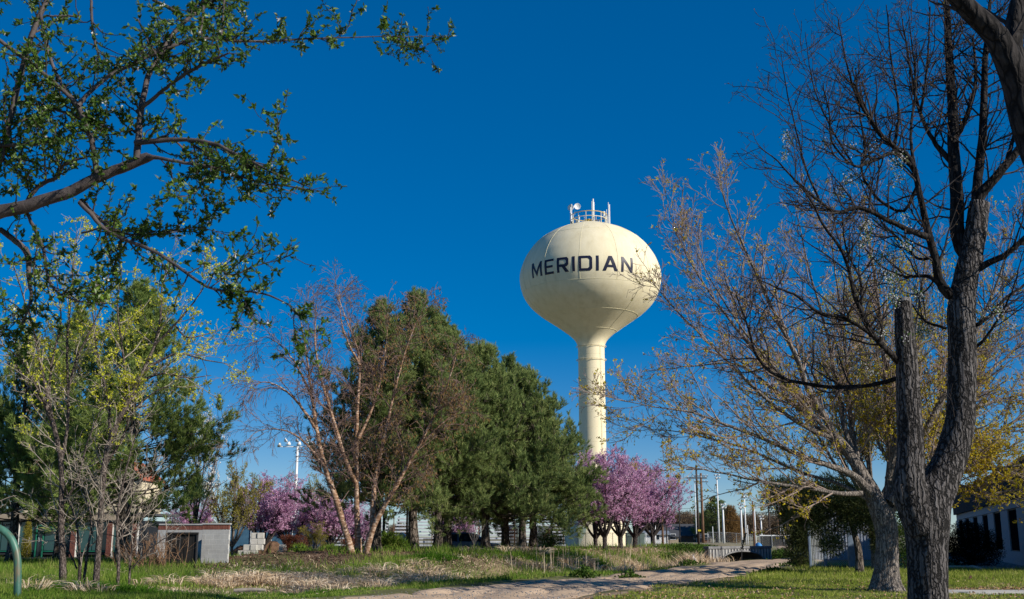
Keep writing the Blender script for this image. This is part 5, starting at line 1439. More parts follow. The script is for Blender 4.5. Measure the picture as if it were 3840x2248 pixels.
place(plumB, 2328, 2064, 76, 1.4, .96, topscale(1725, 76, .75, 6.1), 'pink plum tree second from the ditch, before the cream tower base', fresh=True, group=QG)
place(plumA, 2234, 2060, 80, 3.0, .92, topscale(1775, 80, .75, 6.1), 'pink plum tree farthest back on the pine side of the group', group=QG)
place(plumB, 2382, 2060, 80, 4.2, 1.0, topscale(1755, 80, .75, 6.1), 'pink plum tree on the ditch side in front of the grey-green cabinet', group=QG)
place(plumB, 2448, 2056, 90, .7, 1.0, topscale(1785, 90, .6, 6.1), 'pink plum tree farther back behind the ditch-side one', group=QG)
LG = 'flowering plum trees beyond the asphalt drive'
place(plumA, 985, 2085, 90, 5.0, 1.15, topscale(1790, 90, .1, 6.1), 'pink plum tree with dark forked trunk beside the stacked concrete blocks', group=LG, z=.05)
place(plumB, 1085, 2078, 96, 2.0, 1.15, topscale(1860, 96, .1, 6.1), 'pink plum tree behind the clipped rust-brown hedge', group=LG, z=.05)
place(plumA, 1235, 2076, 94, 1.1, 1.2, topscale(1850, 94, .1, 6.1), 'pink plum tree seen between the leaning birch stems', group=LG, z=.05)
place(plumB, 1345, 2070, 98, 3.3, .85, topscale(1900, 98, .1, 6.1), 'pink plum tree low behind the birch foot', group=LG, z=.05)
place(plumB, 715, 2080, 104, 3.7, .85, topscale(1868, 104, .1, 6.1), 'pink plum tree rising above the concrete-block enclosure', group=LG, z=.05)
place(plumA, 1720, 2064, 96, 2.4, .9, topscale(1880, 96, .4, 6.1), 'pink plum tree shaded behind the pine pair', group=LG, z=.3)
olive = make_plum('young_leaf_tree', 211, foli='olive', barkm='grey_bark', leaf=.10, count=9.0, hb=.95, nstem=5, tr_=.13)
place(olive, 868, 2090, 79, .5, .92, topscale(1765, 79, .05, 6.1), 'round-headed tree with olive-green young leaves beside the block enclosure', z=.05, fresh=True, group='x'); del olive['group']
wht = make_plum('white_blossom_tree', 221, foli='petal', leaf=.11, count=3.0, hb=1.2, nstem=4)
place(wht, 722, 2085, 74, .5, .8, topscale(1570, 74, .05, 6.1), 'white-blossomed tree mostly hidden behind the broad pine', z=.05, fresh=True, group='x'); del wht['group']
yel = make_plum('budding_tree', 231, H=9.5, rad=5.2, foli='bud_yellow', barkm='grey_bark', leaf=.09, count=3.2, hb=2.2, nstem=9, tr_=.28)
place(yel, 3470, 2130, 47, .5, 1.0, topscale(1010, 47, 0, 9.2), 'wide tree hazed with yellow-brown buds behind the maple and pear', z=0.0, fresh=True, group='x'); del yel['group']
copy_thing(yel, (at(3290, 2120, 53)[0], 53, 0), 2.6, (.98, .98, topscale(1090, 53, 0, 9.2)), 'tree hazed with yellow-brown buds standing behind the maple trunk and juniper')
g2_ = copy_thing(olive, (at(1170, 2070, 125)[0], 125, .1), 2.0, (1.2, 1.2, topscale(1800, 125, .1, 6.1)), 'green young-leaved tree far behind the stadium light pole')
g3_ = copy_thing(olive, (at(1180, 2080, 92)[0], 92, .05), 4.0, (.5, .5, .42), 'low olive-green bushy tree between the hedge and the birch')

# ------------------------------------------------------------------ junipers and shrubs
def make_bush(name, label, cat, base, parts, foli, seed, dens=900, leaf=.09, trunk=None, barkm='pine_bark', thin=.45, spiky=False):
    """evergreen or hedge: leafy sprays filling the given ellipsoids (cx, cy, cz, rx, ry, rz) relative to base"""
    global rng
    keep, rng = rng, np.random.default_rng(seed)
    t = thing(name, label, cat, base)
    base = np.array(base, float)
    mb = MB()
    if trunk is not None:
        for pts in trunk:
            q = catmull(np.array(pts, float), 12); mb.tubes((q[None, :, :3] + base), q[None, :, 3], 10, True, bark_ridges(12, 10, .07, seed))
    cs = []
    for (cx_, cy_, cz_, rx, ry, rz) in parts:
        for _ in range(5):
            e_ = nrm(rng.normal(size=3)) * np.array([rx, ry, rz]) * .8
            src = np.array([0, 0, max(.1, cz_ - rz * .8)]) if trunk is None else np.array([trunk[0][-1][0], trunk[0][-1][1], trunk[0][-1][2]])
            c0 = np.array([cx_, cy_, cz_])
            q = catmull(np.array([src, (src + c0) / 2 + rng.normal(size=3) * .1, c0 + e_]), 8)
            cs.append(q)
    cs = np.array(cs); mb.tubes(cs + base, np.tile(np.linspace(.04, .008, 8), (len(cs), 1)), 4)
    mb.build('trunk' if trunk is not None else 'stems', M[barkm], t, True)
    fo = MB()
    for (cx_, cy_, cz_, rx, ry, rz) in parts:
        n = int(dens * rx * rz * 4)
        u = nrm(rng.normal(size=(n, 3))); rad = rng.random(n) ** thin
        lump = .78 + .44 * vnoise(u[:, 0] * 3 + cx_, u[:, 2] * 3 + u[:, 1] * 2, .8, seed)
        p = u * (rad * lump)[:, None] * np.array([rx, ry, rz]) + np.array([cx_, cy_, cz_])
        k = p[:, 2] > .02
        p, u = p[k], u[k]; n = len(p)
        d = nrm(u * .7 + rng.normal(size=(n, 3)) * .5 + np.array([0, 0, .35]))
        if spiky: fo.blades(p + base, d, rng.uniform(.5, 1.5, n) * leaf * 2, leaf * .35)
        else: fo.leaves(p + base, d, rng.uniform(.6, 1.4, n) * leaf, leaf * .55)
    fo.build('foliage', M[foli], t)['kind'] = 'stuff'
    rng = keep
    return t
j0 = at(3220, 2145, 49)
make_bush('juniper_tree', 'dark juniper with a reddish shaggy trunk behind the maple', 'tree', (j0[0], 49, 0),
          [(-2.2, .3, 3.1, 1.7, 1.4, .9), (-1.0, 0, 3.4, 1.4, 1.3, .9), (.2, .2, 2.9, 1.2, 1.2, .8), (.9, .3, 2.4, .9, 1.0, .8), (-1.7, .2, 2.2, .8, .8, .6), (-.4, -.2, 2.2, .6, .6, .5), (-3.0, .2, 3.6, 1.0, 1, .7), (1.4, .6, 1.5, .6, .7, .8), (-1.2, -.2, 1.3, .6, .5, .55)],
          'juniper', 301, 1100, .10, [[(0, 0, -.1, .26), (.05, 0, .5, .19), (.02, 0, 1.2, .16), (-.15, 0, 2.0, .12), (-.4, 0, 2.8, .08)]], spiky=True)
j1 = at(2998, 2108, 58)
make_bush('juniper_bush', 'dark upright juniper bush at the road edge by the gate posts', 'bush', (j1[0], 58, 0),
          [(0, 0, .9, .75, .7, .9), (-.05, .1, 2.0, .95, .9, .8), (.3, .1, 2.9, 1.2, 1.0, .8), (-.4, 0, 3.6, 1.1, 1.0, .7), (.5, 0, 1.6, .7, .7, .8)], 'juniper', 302, 1100, .10, spiky=True)
j2 = at(3408, 2110, 52)
make_bush('juniper_bush', 'green rounded juniper bush between the maple and the dark pear trunk', 'bush', (j2[0], 52, 0), [(0, 0, 1.7, .75, .7, 1.3), (.1, .1, 2.6, .5, .5, .7), (-.2, 0, .7, .4, .4, .6)], 'weed', 303, 900, .08)
j3 = at(3645, 2118, 60)
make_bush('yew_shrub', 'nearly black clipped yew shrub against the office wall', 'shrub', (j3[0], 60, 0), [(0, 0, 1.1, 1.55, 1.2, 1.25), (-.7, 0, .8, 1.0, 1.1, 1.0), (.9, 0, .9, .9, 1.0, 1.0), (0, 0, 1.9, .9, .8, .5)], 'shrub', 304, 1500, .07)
# clipped rust-brown hedges beyond the drive, vase shaped
for px_, lab, s_, sd in ((1095, 'rust-brown clipped hedge shrub with a flat top beside the soil mound', 1.0, 311), (1305, 'rust-brown clipped shrub close behind the leaning birch stem', .8, 312)):
    h0 = at(px_, 2083, 87)
    make_bush('hedge_shrub', lab, 'shrub', (h0[0], 87, .06), [(-.3 * s_, 0, 1.45 * s_, .75 * s_, .5, .22), (.35 * s_, 0, 1.4 * s_, .75 * s_, .5, .25), (0, 0, 1.05 * s_, .75 * s_, .45, .35), (-.25, 0, .6 * s_, .45 * s_, .4, .3), (.8 * s_, 0, .8 * s_, .5 * s_, .4, .5)], 'rust_leaf', sd, 1500, .07)
s1 = at(1130, 2080, 83)
for px_, Y, lab, sd in ((1125, 82, 'low feathery green shrub in front of the clipped hedge', 321), (1235, 80, 'low feathery green shrub between the hedge and the birch foot', 322), (1455, 60, 'dry green scrub patch between the birch and the pines', 323)):
    p = at(px_, 2080, Y); z0 = float(ground_z(p[0], Y))
    make_bush('scrub_bush', lab, 'bush', (p[0], Y, z0), [(0, 0, .45, .9, .6, .55), (.3, 0, .3, .7, .5, .4)], 'grass', sd, 900, .12, spiky=True)
p = at(2060, 2062, 82); z0 = float(ground_z(p[0], 82))
make_bush('brush_bush', 'twiggy olive brush in front of the red-brown fence end', 'bush', (p[0], 82, z0), [(-.3, 0, .6, .8, .5, .6), (.5, 0, .5, .7, .5, .5)], 'olive', 325, 700, .10, spiky=True)
# pale bare bush in front of the blue car
p = at(1775, 2072, 60); z0 = float(ground_z(p[0], 60))
bb = thing('bare_bush', 'small pale leafless vase-shaped bush in front of the blue car', 'bush', (p[0], 60, z0))
st = np.array([catmull([[p[0], 60, z0 - .05], [p[0] + .03, 60, z0 + .35], [p[0] + .10 * q + .05, 60 + .05 * q, z0 + .75], [p[0] + .22 * q + .1, 60 + .1 * q, z0 + 1.3]], 9) for q in (-2, -1, 0, 1, 2)])
mb = MB(); mb.tubes(st, np.tile(np.linspace(.03, .012, 9), (5, 1)), 5)
F1 = spawn(st, np.tile(np.linspace(.03, .012, 9), (5, 1)), 7, .45, 1, .5, .5, 5, .12, .1, .6, .007, .2, .2, .012); F2 = spawn(*F1, 5, .2, 1, .5, .25, 4, .12, .08, .6, .006, .2, .2, .008)
mb.tubes(*F1, 4); mb.tubes(*F2, 3); mb.build('stems', M['tan_twig'], bb)['kind'] = 'stuff'
# rusty dry brush by the block enclosure
p = at(575, 2095, 48.5); z0 = float(ground_z(p[0], 48.5))
bb = thing('dry_brush', 'tangle of dry orange-brown brush in front of the black gate', 'bush', (p[0], 48.5, z0))
n = 60; q0 = np.stack([p[0] + rng.normal(0, .6, n), 48.5 + rng.normal(0, .25, n), np.full(n, z0 - .05)], -1)
q1 = q0 + np.stack([rng.normal(0, .5, n), rng.normal(0, .3, n), rng.uniform(.6, 1.6, n)], -1)
tt_ = np.linspace(0, 1, 7)[None, :, None]; st = q0[:, None] * (1 - tt_) + q1[:, None] * tt_ + np.sin(tt_ * 3) * rng.normal(size=(n, 1, 3)) * .12
rad_ = np.tile(np.linspace(.018, .006, 7), (n, 1)); mb = MB(); mb.tubes(st, rad_, 4); F1 = spawn(st, rad_, 5, .2, 1, .7, .5, 5, .2, .02, .6, .005, .3, .2, .01); mb.tubes(*F1, 3)
mb.build('stems', surf('orange_brown_stems', [(0.13, 0.07, 0.04), (0.30, 0.18, 0.10)], .85, 6), bb)['kind'] = 'stuff'

# ------------------------------------------------------------------ culvert bridge
cA = on_ground(2658, 2098, -.05); cB = on_ground(2888, 2080, 0.0)
cA = np.array([at(2658, 2090, 77)[0], 77, 0]); cB = np.array([at(2892, 2080, 82.0)[0], 82.0, 0])
br = thing('culvert_bridge', 'small grey concrete culvert bridge with ribbed parapet and low arch over the ditch', 'bridge', (*cA[:2], 0))
dv = cB - cA; Lb = np.linalg.norm(dv[:2]); dv = dv / Lb; nv = np.array([-dv[1], dv[0], 0]);
if nv[1] > 0: nv = -nv                      # towards the camera
rzb = math.atan2(dv[1], dv[0])
ztop_b, thick = .92, .35
# headwall with an arch cut out: columns between arch and top
mb = MB(); K = 40
s = np.linspace(0, Lb, K + 1)
arch_c, arch_w, arch_h, spring = Lb * .52, Lb * .34, .66, -.15
zl = np.where(np.abs(s - arch_c) < arch_w, spring + arch_h * np.sqrt(np.clip(1 - ((s - arch_c) / arch_w) ** 2, 0, 1)) + 0.05, -1.2)
for side, off in ((1, 0.0), (-1, -thick)):
    v = []
    for si, z_ in zip(s, zl):
        b_ = cA + dv * si + nv * off
        v += [[b_[0], b_[1], z_], [b_[0], b_[1], ztop_b - .18]]
    mb.add(v, q=[[2 * i, 2 * i + 2, 2 * i + 3, 2 * i + 1] for i in range(K)])
v = []
for si, z_ in zip(s, zl):
    b_ = cA + dv * si; c2 = b_ - nv * 2.8
    v += [[b_[0], b_[1], z_], [c2[0], c2[1], z_]]
mb.add(v, q=[[2 * i, 2 * i + 2, 2 * i + 3, 2 * i + 1] for i in range(K)])
for e_ in (cA, cB):
    mb.add([[*(e_ + nv * 0)[:2], -1.2], [*(e_ - nv * thick)[:2], -1.2], [*(e_ - nv * thick)[:2], ztop_b - .18], [*(e_)[:2], ztop_b - .18]], q=[[0, 1, 2, 3]])
mb.build('headwall', M['oldconcrete'], br)
mid = (cA + cB) / 2 - nv * (thick / 2)
MB().bevbox((mid[0], mid[1], ztop_b - .09), (Lb + .12, thick + .14, .18), .02, rzb).build('coping', M['oldconcrete'], br)
ab = np.abs(s - arch_c) <= arch_w * 1.02
sa = np.linspace(-1, 1, 25); ring = np.array([cA + dv * (arch_c + arch_w * q) + nv * .05 + np.array([0, 0, spring + .06 + arch_h * math.sqrt(max(0, 1 - q * q))]) for q in sa])
MB().tube(ring, .06, 6).build('arch_rim', M['oldconcrete'], br, True)
for k in range(21):
    si = .1 + k * (Lb - .2) / 20
    zl_ = -.6 if abs(si - arch_c) > arch_w * .98 else spring + arch_h * math.sqrt(max(0, 1 - ((si - arch_c) / arch_w) ** 2)) + .14
    if ztop_b - .2 - zl_ < .05: continue
    c = cA + dv * si + nv * .035
    MB().box((c[0], c[1], (zl_ + ztop_b - .2) / 2), (.07, .07, ztop_b - .2 - zl_), rzb).build('rib', M['concrete'], br)
# thin black post leaning by the bridge, plastic bag in the ditch
p = at(2780, 2090, 77); t = thing('weed_stalk', 'tall blackened weed stalk leaning beside the culvert arch', 'plant', (p[0], 77, 0))
mb = MB(); stl = catmull([[p[0], 77, -.2], [p[0] + .05, 77, .5], [p[0] + .16, 77, 1.1], [p[0] + .36, 77, 1.75]], 10); mb.tube(stl, np.linspace(.04, .015, 10), 5); mb.build('stem', M['darkmetal'], t)
mb = MB(); q, d = along(stl[None], 220, .45); mb.leaves(q + rng.normal(size=(len(q), 3)) * .04, d + rng.normal(size=(len(q), 3)) * .3, .14, .04); mb.build('leaves', M['shrub'], t)
p = at(2598, 2090, 68); mb = MB()
a = np.linspace(0, 2 * math.pi, 13)[:-1]
V = []; 
for i, (r_, z_) in enumerate(((.04, 0), (.2, .06), (.26, .2), (.18, .36), (.06, .46), (.1, .56))):
    for q in a: V.append([r_ * math.cos(q) * rng.uniform(.7, 1.2), r_ * math.sin(q) * rng.uniform(.7, 1.2), z_ + rng.normal(0, .02)])
zb_ = float(ground_z(p[0], 68))
mb.add(np.array(V) + np.array([p[0], 68, zb_]), q=[[i * 12 + j, i * 12 + (j + 1) % 12, (i + 1) * 12 + (j + 1) % 12, (i + 1) * 12 + j] for i in range(5) for j in range(12)])
tag(mb.build('plastic_bag', M['bag']), 'crumpled white plastic bag caught on the ditch bank', 'bag')

# ------------------------------------------------------------------ tower compound
gx = lambda px_, Y: at(px_, 2050, Y)[0]
chain_link('chain_link_fence', 'dark chain-link fence in front of the tower base', [(gx(2095, 121), 121), (gx(2400, 121), 121)], 1.5, 2.6, .008, .2, 'darkmetal', 'darkmetal')
p = at(2382, 2050, 122); z0 = float(ground_z(p[0], 122)); cb = thing('utility_cabinet', 'large grey-green utility cabinet beside the tower base', 'cabinet', (p[0], 122, z0))
MB().bevbox((p[0], 122, z0 + .75), (2.0, 1.3, 1.5), .03).build('body', M['cabinet'], cb); MB().bevbox((p[0], 122, z0 + 1.53), (2.1, 1.4, .07), .02).build('lid', M['cabinet'], cb)
for k in (-1, 1): MB().bevbox((p[0] + k * .49, 121.34, z0 + .72), (.93, .03, 1.3), .01).build('door', M['cabinet'], cb)
MB().tube([(p[0] + 1.15, 121.6, z0 - .05), (p[0] + 1.15, 121.6, z0 + 1.55)], .05, 6).build('corner_post', M['whitemetal'], cb)

# grandstands seen under the pines
def grandstand(px0, px1, Y, label, z0=.35, rows=9):
    x0, x1 = gx(px0, Y), gx(px1, Y); cx_ = (x0 + x1) / 2
    g = thing('grandstand', label, 'grandstand', (cx_, Y, z0), 'white plank grandstands behind the pines')
    for k in range(rows):
        z_ = z0 + .35 + k * .34; y_ = Y + k * .55
        pl = MB().bevbox((cx_, y_, z_), (x1 - x0, .42, .16), .015).build('plank', M['stand_white'], g)
    for k in range(max(2, int((x1 - x0) / 1.6))):
        xx = x0 + .15 + k * (x1 - x0 - .3) / max(1, int((x1 - x0) / 1.6) - 1)
        MB().prism([[xx, Y, z0], [xx, Y + rows * .55, z0], [xx, Y + rows * .55, z0 + .30 + rows * .34], [xx, Y, z0 + .25]], np.array([-.04, 0, 0]), np.array([.04, 0, 0])).build('bent', M['darkmetal'], g)
        MB().tube([(xx, Y - .12, z0 - .1), (xx, Y - .12, z0 + .4 + rows * .34)], .05, 5).build('post', M['wood_pole'], g)
for a_, b_, Y, lab in ((1470, 1625, 112, 'white plank grandstand seen between the birch and the pine pair'), (1640, 1800, 113, 'white plank grandstand behind the blue car'), (1815, 1935, 112, 'white plank grandstand behind the red-brown fence start'), (1950, 2120, 114, 'white plank grandstand next to the tower base'), (1240, 1440, 116, 'white plank grandstand behind the birch stems')):
    grandstand(a_, b_, Y, lab)
# blue windscreen fence behind the plums
t = thing('windscreen_fence', 'blue fabric-screened fence behind the pink plums and concrete blocks', 'fence', (gx(870, 101), 101, .2))
xs_ = np.linspace(gx(860, 101), gx(1250, 101), 6)
for a_, b_ in zip(xs_[:-1], xs_[1:]):
    MB().box(((a_ + b_) / 2, 101, 1.5), (b_ - a_ - .08, .02, 2.5)).build('fabric_panel', M['bluefence'], t)
for a_ in xs_: MB().tube([(a_, 100.95, -.1), (a_, 100.95, 2.9)], .045, 6).build('post', M['galv'], t)
MB().tube([(xs_[0], 100.95, 2.85), (xs_[-1], 100.95, 2.85)], .03, 5).build('top_rail', M['galv'], t)
# red-brown slatted fences
for a_, b_, Y, lab in ((1898, 1962, 80, 'red-brown slatted fence panel between pine trunks'), (2008, 2072, 84, 'red-brown slatted fence panel between the last pine trunks and the tower')):
    x0, x1 = gx(a_, Y), gx(b_, Y); z0 = float(ground_z((x0 + x1) / 2, Y))
    t = thing('slat_fence', lab, 'fence', ((x0 + x1) / 2, Y, z0), 'red-brown slatted fence panels')
    k = int((x1 - x0) / .085)
    s0 = None
    for i in range(k):
        xx = x0 + (i + .5) * (x1 - x0) / k
        o = MB().box((xx, Y, z0 + .8), (.07, .02, 1.55)).build('slat', M['redslat'], t) if s0 is None else None
        if s0 is None: s0 = o; xs0 = xx
        else: mesh_object('slat', s0.data, t, (xx - xs0, .004 * (i % 3), 0))
    for xx in (x0, x1): MB().tube([(xx, Y - .05, z0 - .1), (xx, Y - .05, z0 + 1.65)], .04, 6).build('post', M['galv'], t)
    for zz_ in (.15, 1.5): MB().tube([(x0, Y - .05, z0 + zz_), (x1, Y - .05, z0 + zz_)], .02, 5).build('rail', M['galv'], t)
# small iron fence, wrapped pallet, orange post under the pines
x0, x1 = gx(1588, 70), gx(1630, 70)
t = thing('iron_fence', 'short dark iron picket fence between the pine trunks', 'fence', (x0, 70, .7))
for i in range(9): MB().tube([(x0 + (x1 - x0) * i / 8, 70, .65), (x0 + (x1 - x0) * i / 8, 70, 1.5)], .012, 4).build('picket', M['darkmetal'], t)
for z_ in (.8, 1.45): MB().tube([(x0, 70, z_), (x1, 70, z_)], .02, 4).build('rail', M['darkmetal'], t)
p = at(1505, 2072, 66); z0 = float(ground_z(p[0], 66))
t = thing('wrapped_pallet', 'tall pallet load wrapped in clear plastic beside a pine trunk', 'pallet', (p[0], 66, z0))
MB().box((p[0], 66, z0 + .06), (.62, .6, .12)).build('pallet', M['wood_pole'], t); MB().bevbox((p[0], 66, z0 + .50), (.52, .5, .76), .05).build('load', M['plastic'], t)
MB().prism([[p[0] - .25, 65.75, z0 + .88], [p[0] + .25, 65.75, z0 + .88], [p[0] + .02, 65.75, z0 + 1.06]], np.zeros(3), np.array([0, .5, 0])).build('peak', M['plastic'], t)
p = at(1436, 2045, 72); z0 = float(ground_z(p[0], 72)); t = thing('marker_post', 'orange-brown marker post with yellow tape near the birch', 'post', (p[0], 72, z0))
MB().bevbox((p[0], 72, z0 + .5), (.13, .13, 1.1), .015).build('post', M['orangepost'], t)
MB().tube([(p[0] + .02, 72.1, z0 - .1), (p[0] + .02, 72.1, z0 + 3.2)], .09, 8).build('pole', M['dark_pole'], t); MB().lathe([(.098, 1.2), (.1, 1.28)], (p[0] + .02, 72.1, z0), 10).build('tape', M['yellowtape'], t)
t = tag(MB().tube(catmull([[at(1528, 2074, 61)[0], 61, .7], [at(1526, 2000, 61)[0], 61, 1.8], [at(1527, 1930, 61)[0], 61, 3.2]], 8), np.linspace(.07, .05, 8), 7).build('tree_stake', M['pale_twig']), 'thin bare trunk standing beside the tallest pine', 'trunk')

# ------------------------------------------------------------------ blue car
def car(px0, px1, Y, zg, label='blue hatchback car parked behind the pine trunks', paint='bluepaint'):
    x0, x1 = gx(px0, Y), gx(px1, Y); L = x1 - x0
    c = thing('parked_car', label, 'car', ((x0 + x1) / 2, Y, zg))
    W = 1.75
    low = [(0, .30), (.03, .62), (.06, .82), (.60, .86), (.93, .76), (1, .55), (1, .30), (.90, .24), (.87, .40), (.80, .48), (.73, .40), (.70, .24), (.30, .24), (.27, .40), (.20, .48), (.13, .40), (.10, .24)]
    mb = MB(); P = np.array([[x0 + L * a_, 0, zg + b_] for a_, b_ in low]); m = len(P)
    # body side outline extruded across the car with softened shoulders
    ringY = [(-W / 2, 1.0), (W / 2, 1.0)]
    mb.prism(P, np.array([0, Y - W / 2, 0]), np.array([0, Y + W / 2, 0]))
    mb.build('body', M[paint], c)
    cab = [(.05, .83), (.10, 1.36), (.20, 1.47), (.45, 1.48), (.60, 1.36), (.76, .84)]
    mb = MB(); n = len(cab); V = []
    for sgn in (-1, 1):
        for a_, b_ in cab: V.append([x0 + L * a_, Y + sgn * (W / 2 - .02 - .16 * (b_ - .83) / .65), zg + b_])
    mb.add(V, q=[[i, i + 1, n + i + 1, n + i] for i in range(n - 1)], t=[[0, i + 1, i] for i in range(1, n - 1)] + [[n, n + i, n + i + 1] for i in range(1, n - 1)])
    mb.build('cabin', M[paint], c)
    for poly in ([(.09, .90), (.13, 1.32), (.30, 1.38), (.30, .90)], [(.325, .90), (.325, 1.385), (.46, 1.40), (.57, 1.31), (.68, .90)]):
        for sgn in (-1,):
            V = [[x0 + L * a_, Y + sgn * (W / 2 - .02 - .16 * (b_ - .83) / .65 + .012), zg + b_] for a_, b_ in poly]
            MB().add(V, q=[[0, 3, 2, 1]] if len(V) == 4 else None, t=None if len(V) == 4 else [[0, i + 1, i] for i in range(1, len(V) - 1)]).build('side_window', M['glass'], c)
    for a_ in (.20, .80):
        w_ = MB(); w_.lathe([(.02, -.1), (.31, -.1), (.33, -.06), (.33, .06), (.31, .1), (.02, .1)], (0, 0, 0), 20)
        V = np.concatenate(w_.v); V = np.stack([V[:, 0], V[:, 2], V[:, 1]], -1) + np.array([x0 + L * a_, Y - W / 2 + .12, zg + .33]); w_.v = [V]
        wo_ = w_.build('wheel', M['rubber'], c, True)
        r2 = MB(); r2.lathe([(.02, 0), (.2, 0), (.21, .015)], (0, 0, 0), 16); V = np.concatenate(r2.v); V = np.stack([V[:, 0], -V[:, 2], V[:, 1]], -1) + np.array([x0 + L * a_, Y - W / 2 + .01, zg + .33]); r2.v = [V]; r2.build('rim', M['galv'], wo_, True)
    MB().bevbox((x0 + L * .985, Y - W / 2 + .25, zg + .62), (.12, .34, .14), .03).build('headlight', M['whitemetal'], c)
    MB().bevbox((x0 + L * .02, Y - W / 2 + .2, zg + .72), (.1, .2, .2), .02).build('taillight', M['tile'], c)
    return c
car(1645, 1885, 72, .40)

# ------------------------------------------------------------------ block enclosure
EY0 = 50.0; EZ = .42
ex0, ex1, eY = gx(756, EY0), gx(858, EY0), EY0
enc = thing('block_enclosure', 'grey concrete-block trash enclosure with dark red brick cap', 'enclosure', ((ex0 + ex1) / 2, eY, EZ))
bw, bh = .345, .215; rows = 7; EW = ex1 - ex0; EH = rows * bh
MB().box(((ex0 + ex1) / 2, eY + .059, EZ + EH / 2), (EW - .03, .2, EH - .02)).build('core', M['mortar'], enc)
bmesh_full = None
def blocks_on(x_start, x_end, y_face, nrows, along_x=True, fixed=0.0):
    out = 0
    for r_ in range(nrows):
        off = (r_ % 2) * bw / 2
        s_ = x_start - off
        while s_ < x_end - .02:
            a_, b_ = max(x_start, s_), min(x_end, s_ + bw)
            if b_ - a_ > .06:
                yield r_, a_, b_
            s_ += bw
cache = {}
def put_block(name, key, size, loc, mtl, parent, rz=0):
    if key not in cache:
        o = MB().bevbox((0, 0, 0), size, .003).build(name, M[mtl], None); cache[key] = o.data
        bpy.data.objects.remove(o)
    return mesh_object(name, cache[key], parent, np.array(loc) - base_of(parent), (0, 0, rz))
for r_, a_, b_ in blocks_on(ex0, ex1, eY, rows):
    put_block('block', ('b', round(b_ - a_, 2)), (b_ - a_ - .010, .09, bh - .010), ((a_ + b_) / 2, eY + rng.uniform(-.003, .003), EZ + (r_ + .5) * bh), 'cmu', enc)
# left return wall runs back behind the gate: from gx(500) to ex0
lx0 = gx(590, EY0 + 2.7)
MB().box(((lx0 + ex0) / 2, eY + 2.739, EZ + EH / 2), (ex0 - lx0, .2, EH - .02)).build('rear_core', M['mortar'], enc)
for r_, a_, b_ in blocks_on(lx0, ex0, eY + 2.7, rows):
    if r_ >= 4: put_block('block', ('b', round(b_ - a_, 2)), (b_ - a_ - .010, .09, bh - .010), ((a_ + b_) / 2, eY + 2.68, EZ + (r_ + .5) * bh), 'cmu', enc)
for k in range(int(EW / .075)):
    put_block('cap_brick', 'cap', (.064, .22, .21), (ex0 + .04 + k * .075, eY + .06, EZ + EH + .11 + .003 * (k % 3)), 'redbrick', enc)
for k in range(int((ex0 - lx0) / .15)):
    put_block('cap_brick', 'cap2', (.135, .22, .21), (lx0 + .07 + k * .15, eY + 2.74, EZ + EH + .11), 'redbrick', enc)
MB().bevbox(((ex0 + ex1) / 2, eY + .06, EZ + EH + .25), (EW + .06, .3, .07), .01).build('cap_slab', M['cmu'], enc)
MB().bevbox(((lx0 + ex0) / 2 - .02, eY + 2.74, EZ + EH + .25), (ex0 - lx0 - .1, .3, .07), .01).build('cap_slab', M['cmu'], enc)
# side wall joining front to rear
MB().box((ex0 + .1, eY + 1.45, EZ + EH / 2), (.18, 2.5, EH - .01)).build('side_wall', M['cmu'], enc)
g0 = gx(628, EY0 - .5)
gate = thing('trash_gate', 'black solid gate on the block enclosure', 'gate', ((g0 + ex0) / 2, EY0 - .6, EZ))
nb = 7
for k in range(nb):
    xa = g0 + (ex0 - .06 - g0) * k / nb; xb = g0 + (ex0 - .06 - g0) * (k + 1) / nb
    MB().bevbox(((xa + xb) / 2, EY0 - .55 + .012 * (k % 2), EZ + .66), (xb - xa - .01, .04, 1.24), .006).build('board', M['blackwood'], gate)
MB().bevbox(((g0 + ex0) / 2, EY0 - .6, EZ + 1.33), (ex0 - g0, .1, .10), .01).build('top_rail', M['blackwood'], gate)
for xx in (g0 - .03, ex0 - .05): MB().bevbox((xx, EY0 - .58, EZ + .66), (.08, .09, 1.4), .01).build('post', M['darkmetal'], gate)

# ------------------------------------------------------------------ concrete blocks and soil mounds
CBG = 'stacked concrete barrier blocks beyond the drive'
bY = 88.0; u = .56
blk = None
for i, (px_, lvl, dy, sx) in enumerate(((906, 0, 0, .8), (930, 0, -.1, .95), (956, 0, .05, .9), (926, 1, .15, 1.0), (952, 1, .1, .9), (972, 1, .35, .8), (949, 2, .5, 1.0), (974, 2, .5, .95), (948, 3, .55, .95), (971, 3, .5, .95), (1052, 0, 0, .9), (1070, 0, .1, .9), (1058, 1, .25, .95))):
    xx = gx(px_, bY); z_ = .05 + lvl * .46 + .23
    lab = {0: 'pale concrete barrier block on the ground of the stack by the plum trunk', 1: 'pale concrete barrier block in the second course of the stack', 2: 'pale concrete barrier block in the third course of the tall stack', 3: 'pale concrete barrier block topmost on the tall stack'}[lvl]
    if px_ > 1040: lab = 'pale concrete barrier block in the small pile at the foot of the clipped hedge'
    if blk is None:
        blk = MB().bevbox((0, 0, 0), (u, .5, .45), .03).build('concrete_block', M['concrete']); o = blk
    else:
        o = blk.copy(); COL.objects.link(o)
    o.location = (xx, bY + dy, z_); o.scale = (sx, 1, 1); o.rotation_euler = (0, 0, rng.normal(0, .05))
    tag(o, lab, 'concrete block', CBG)
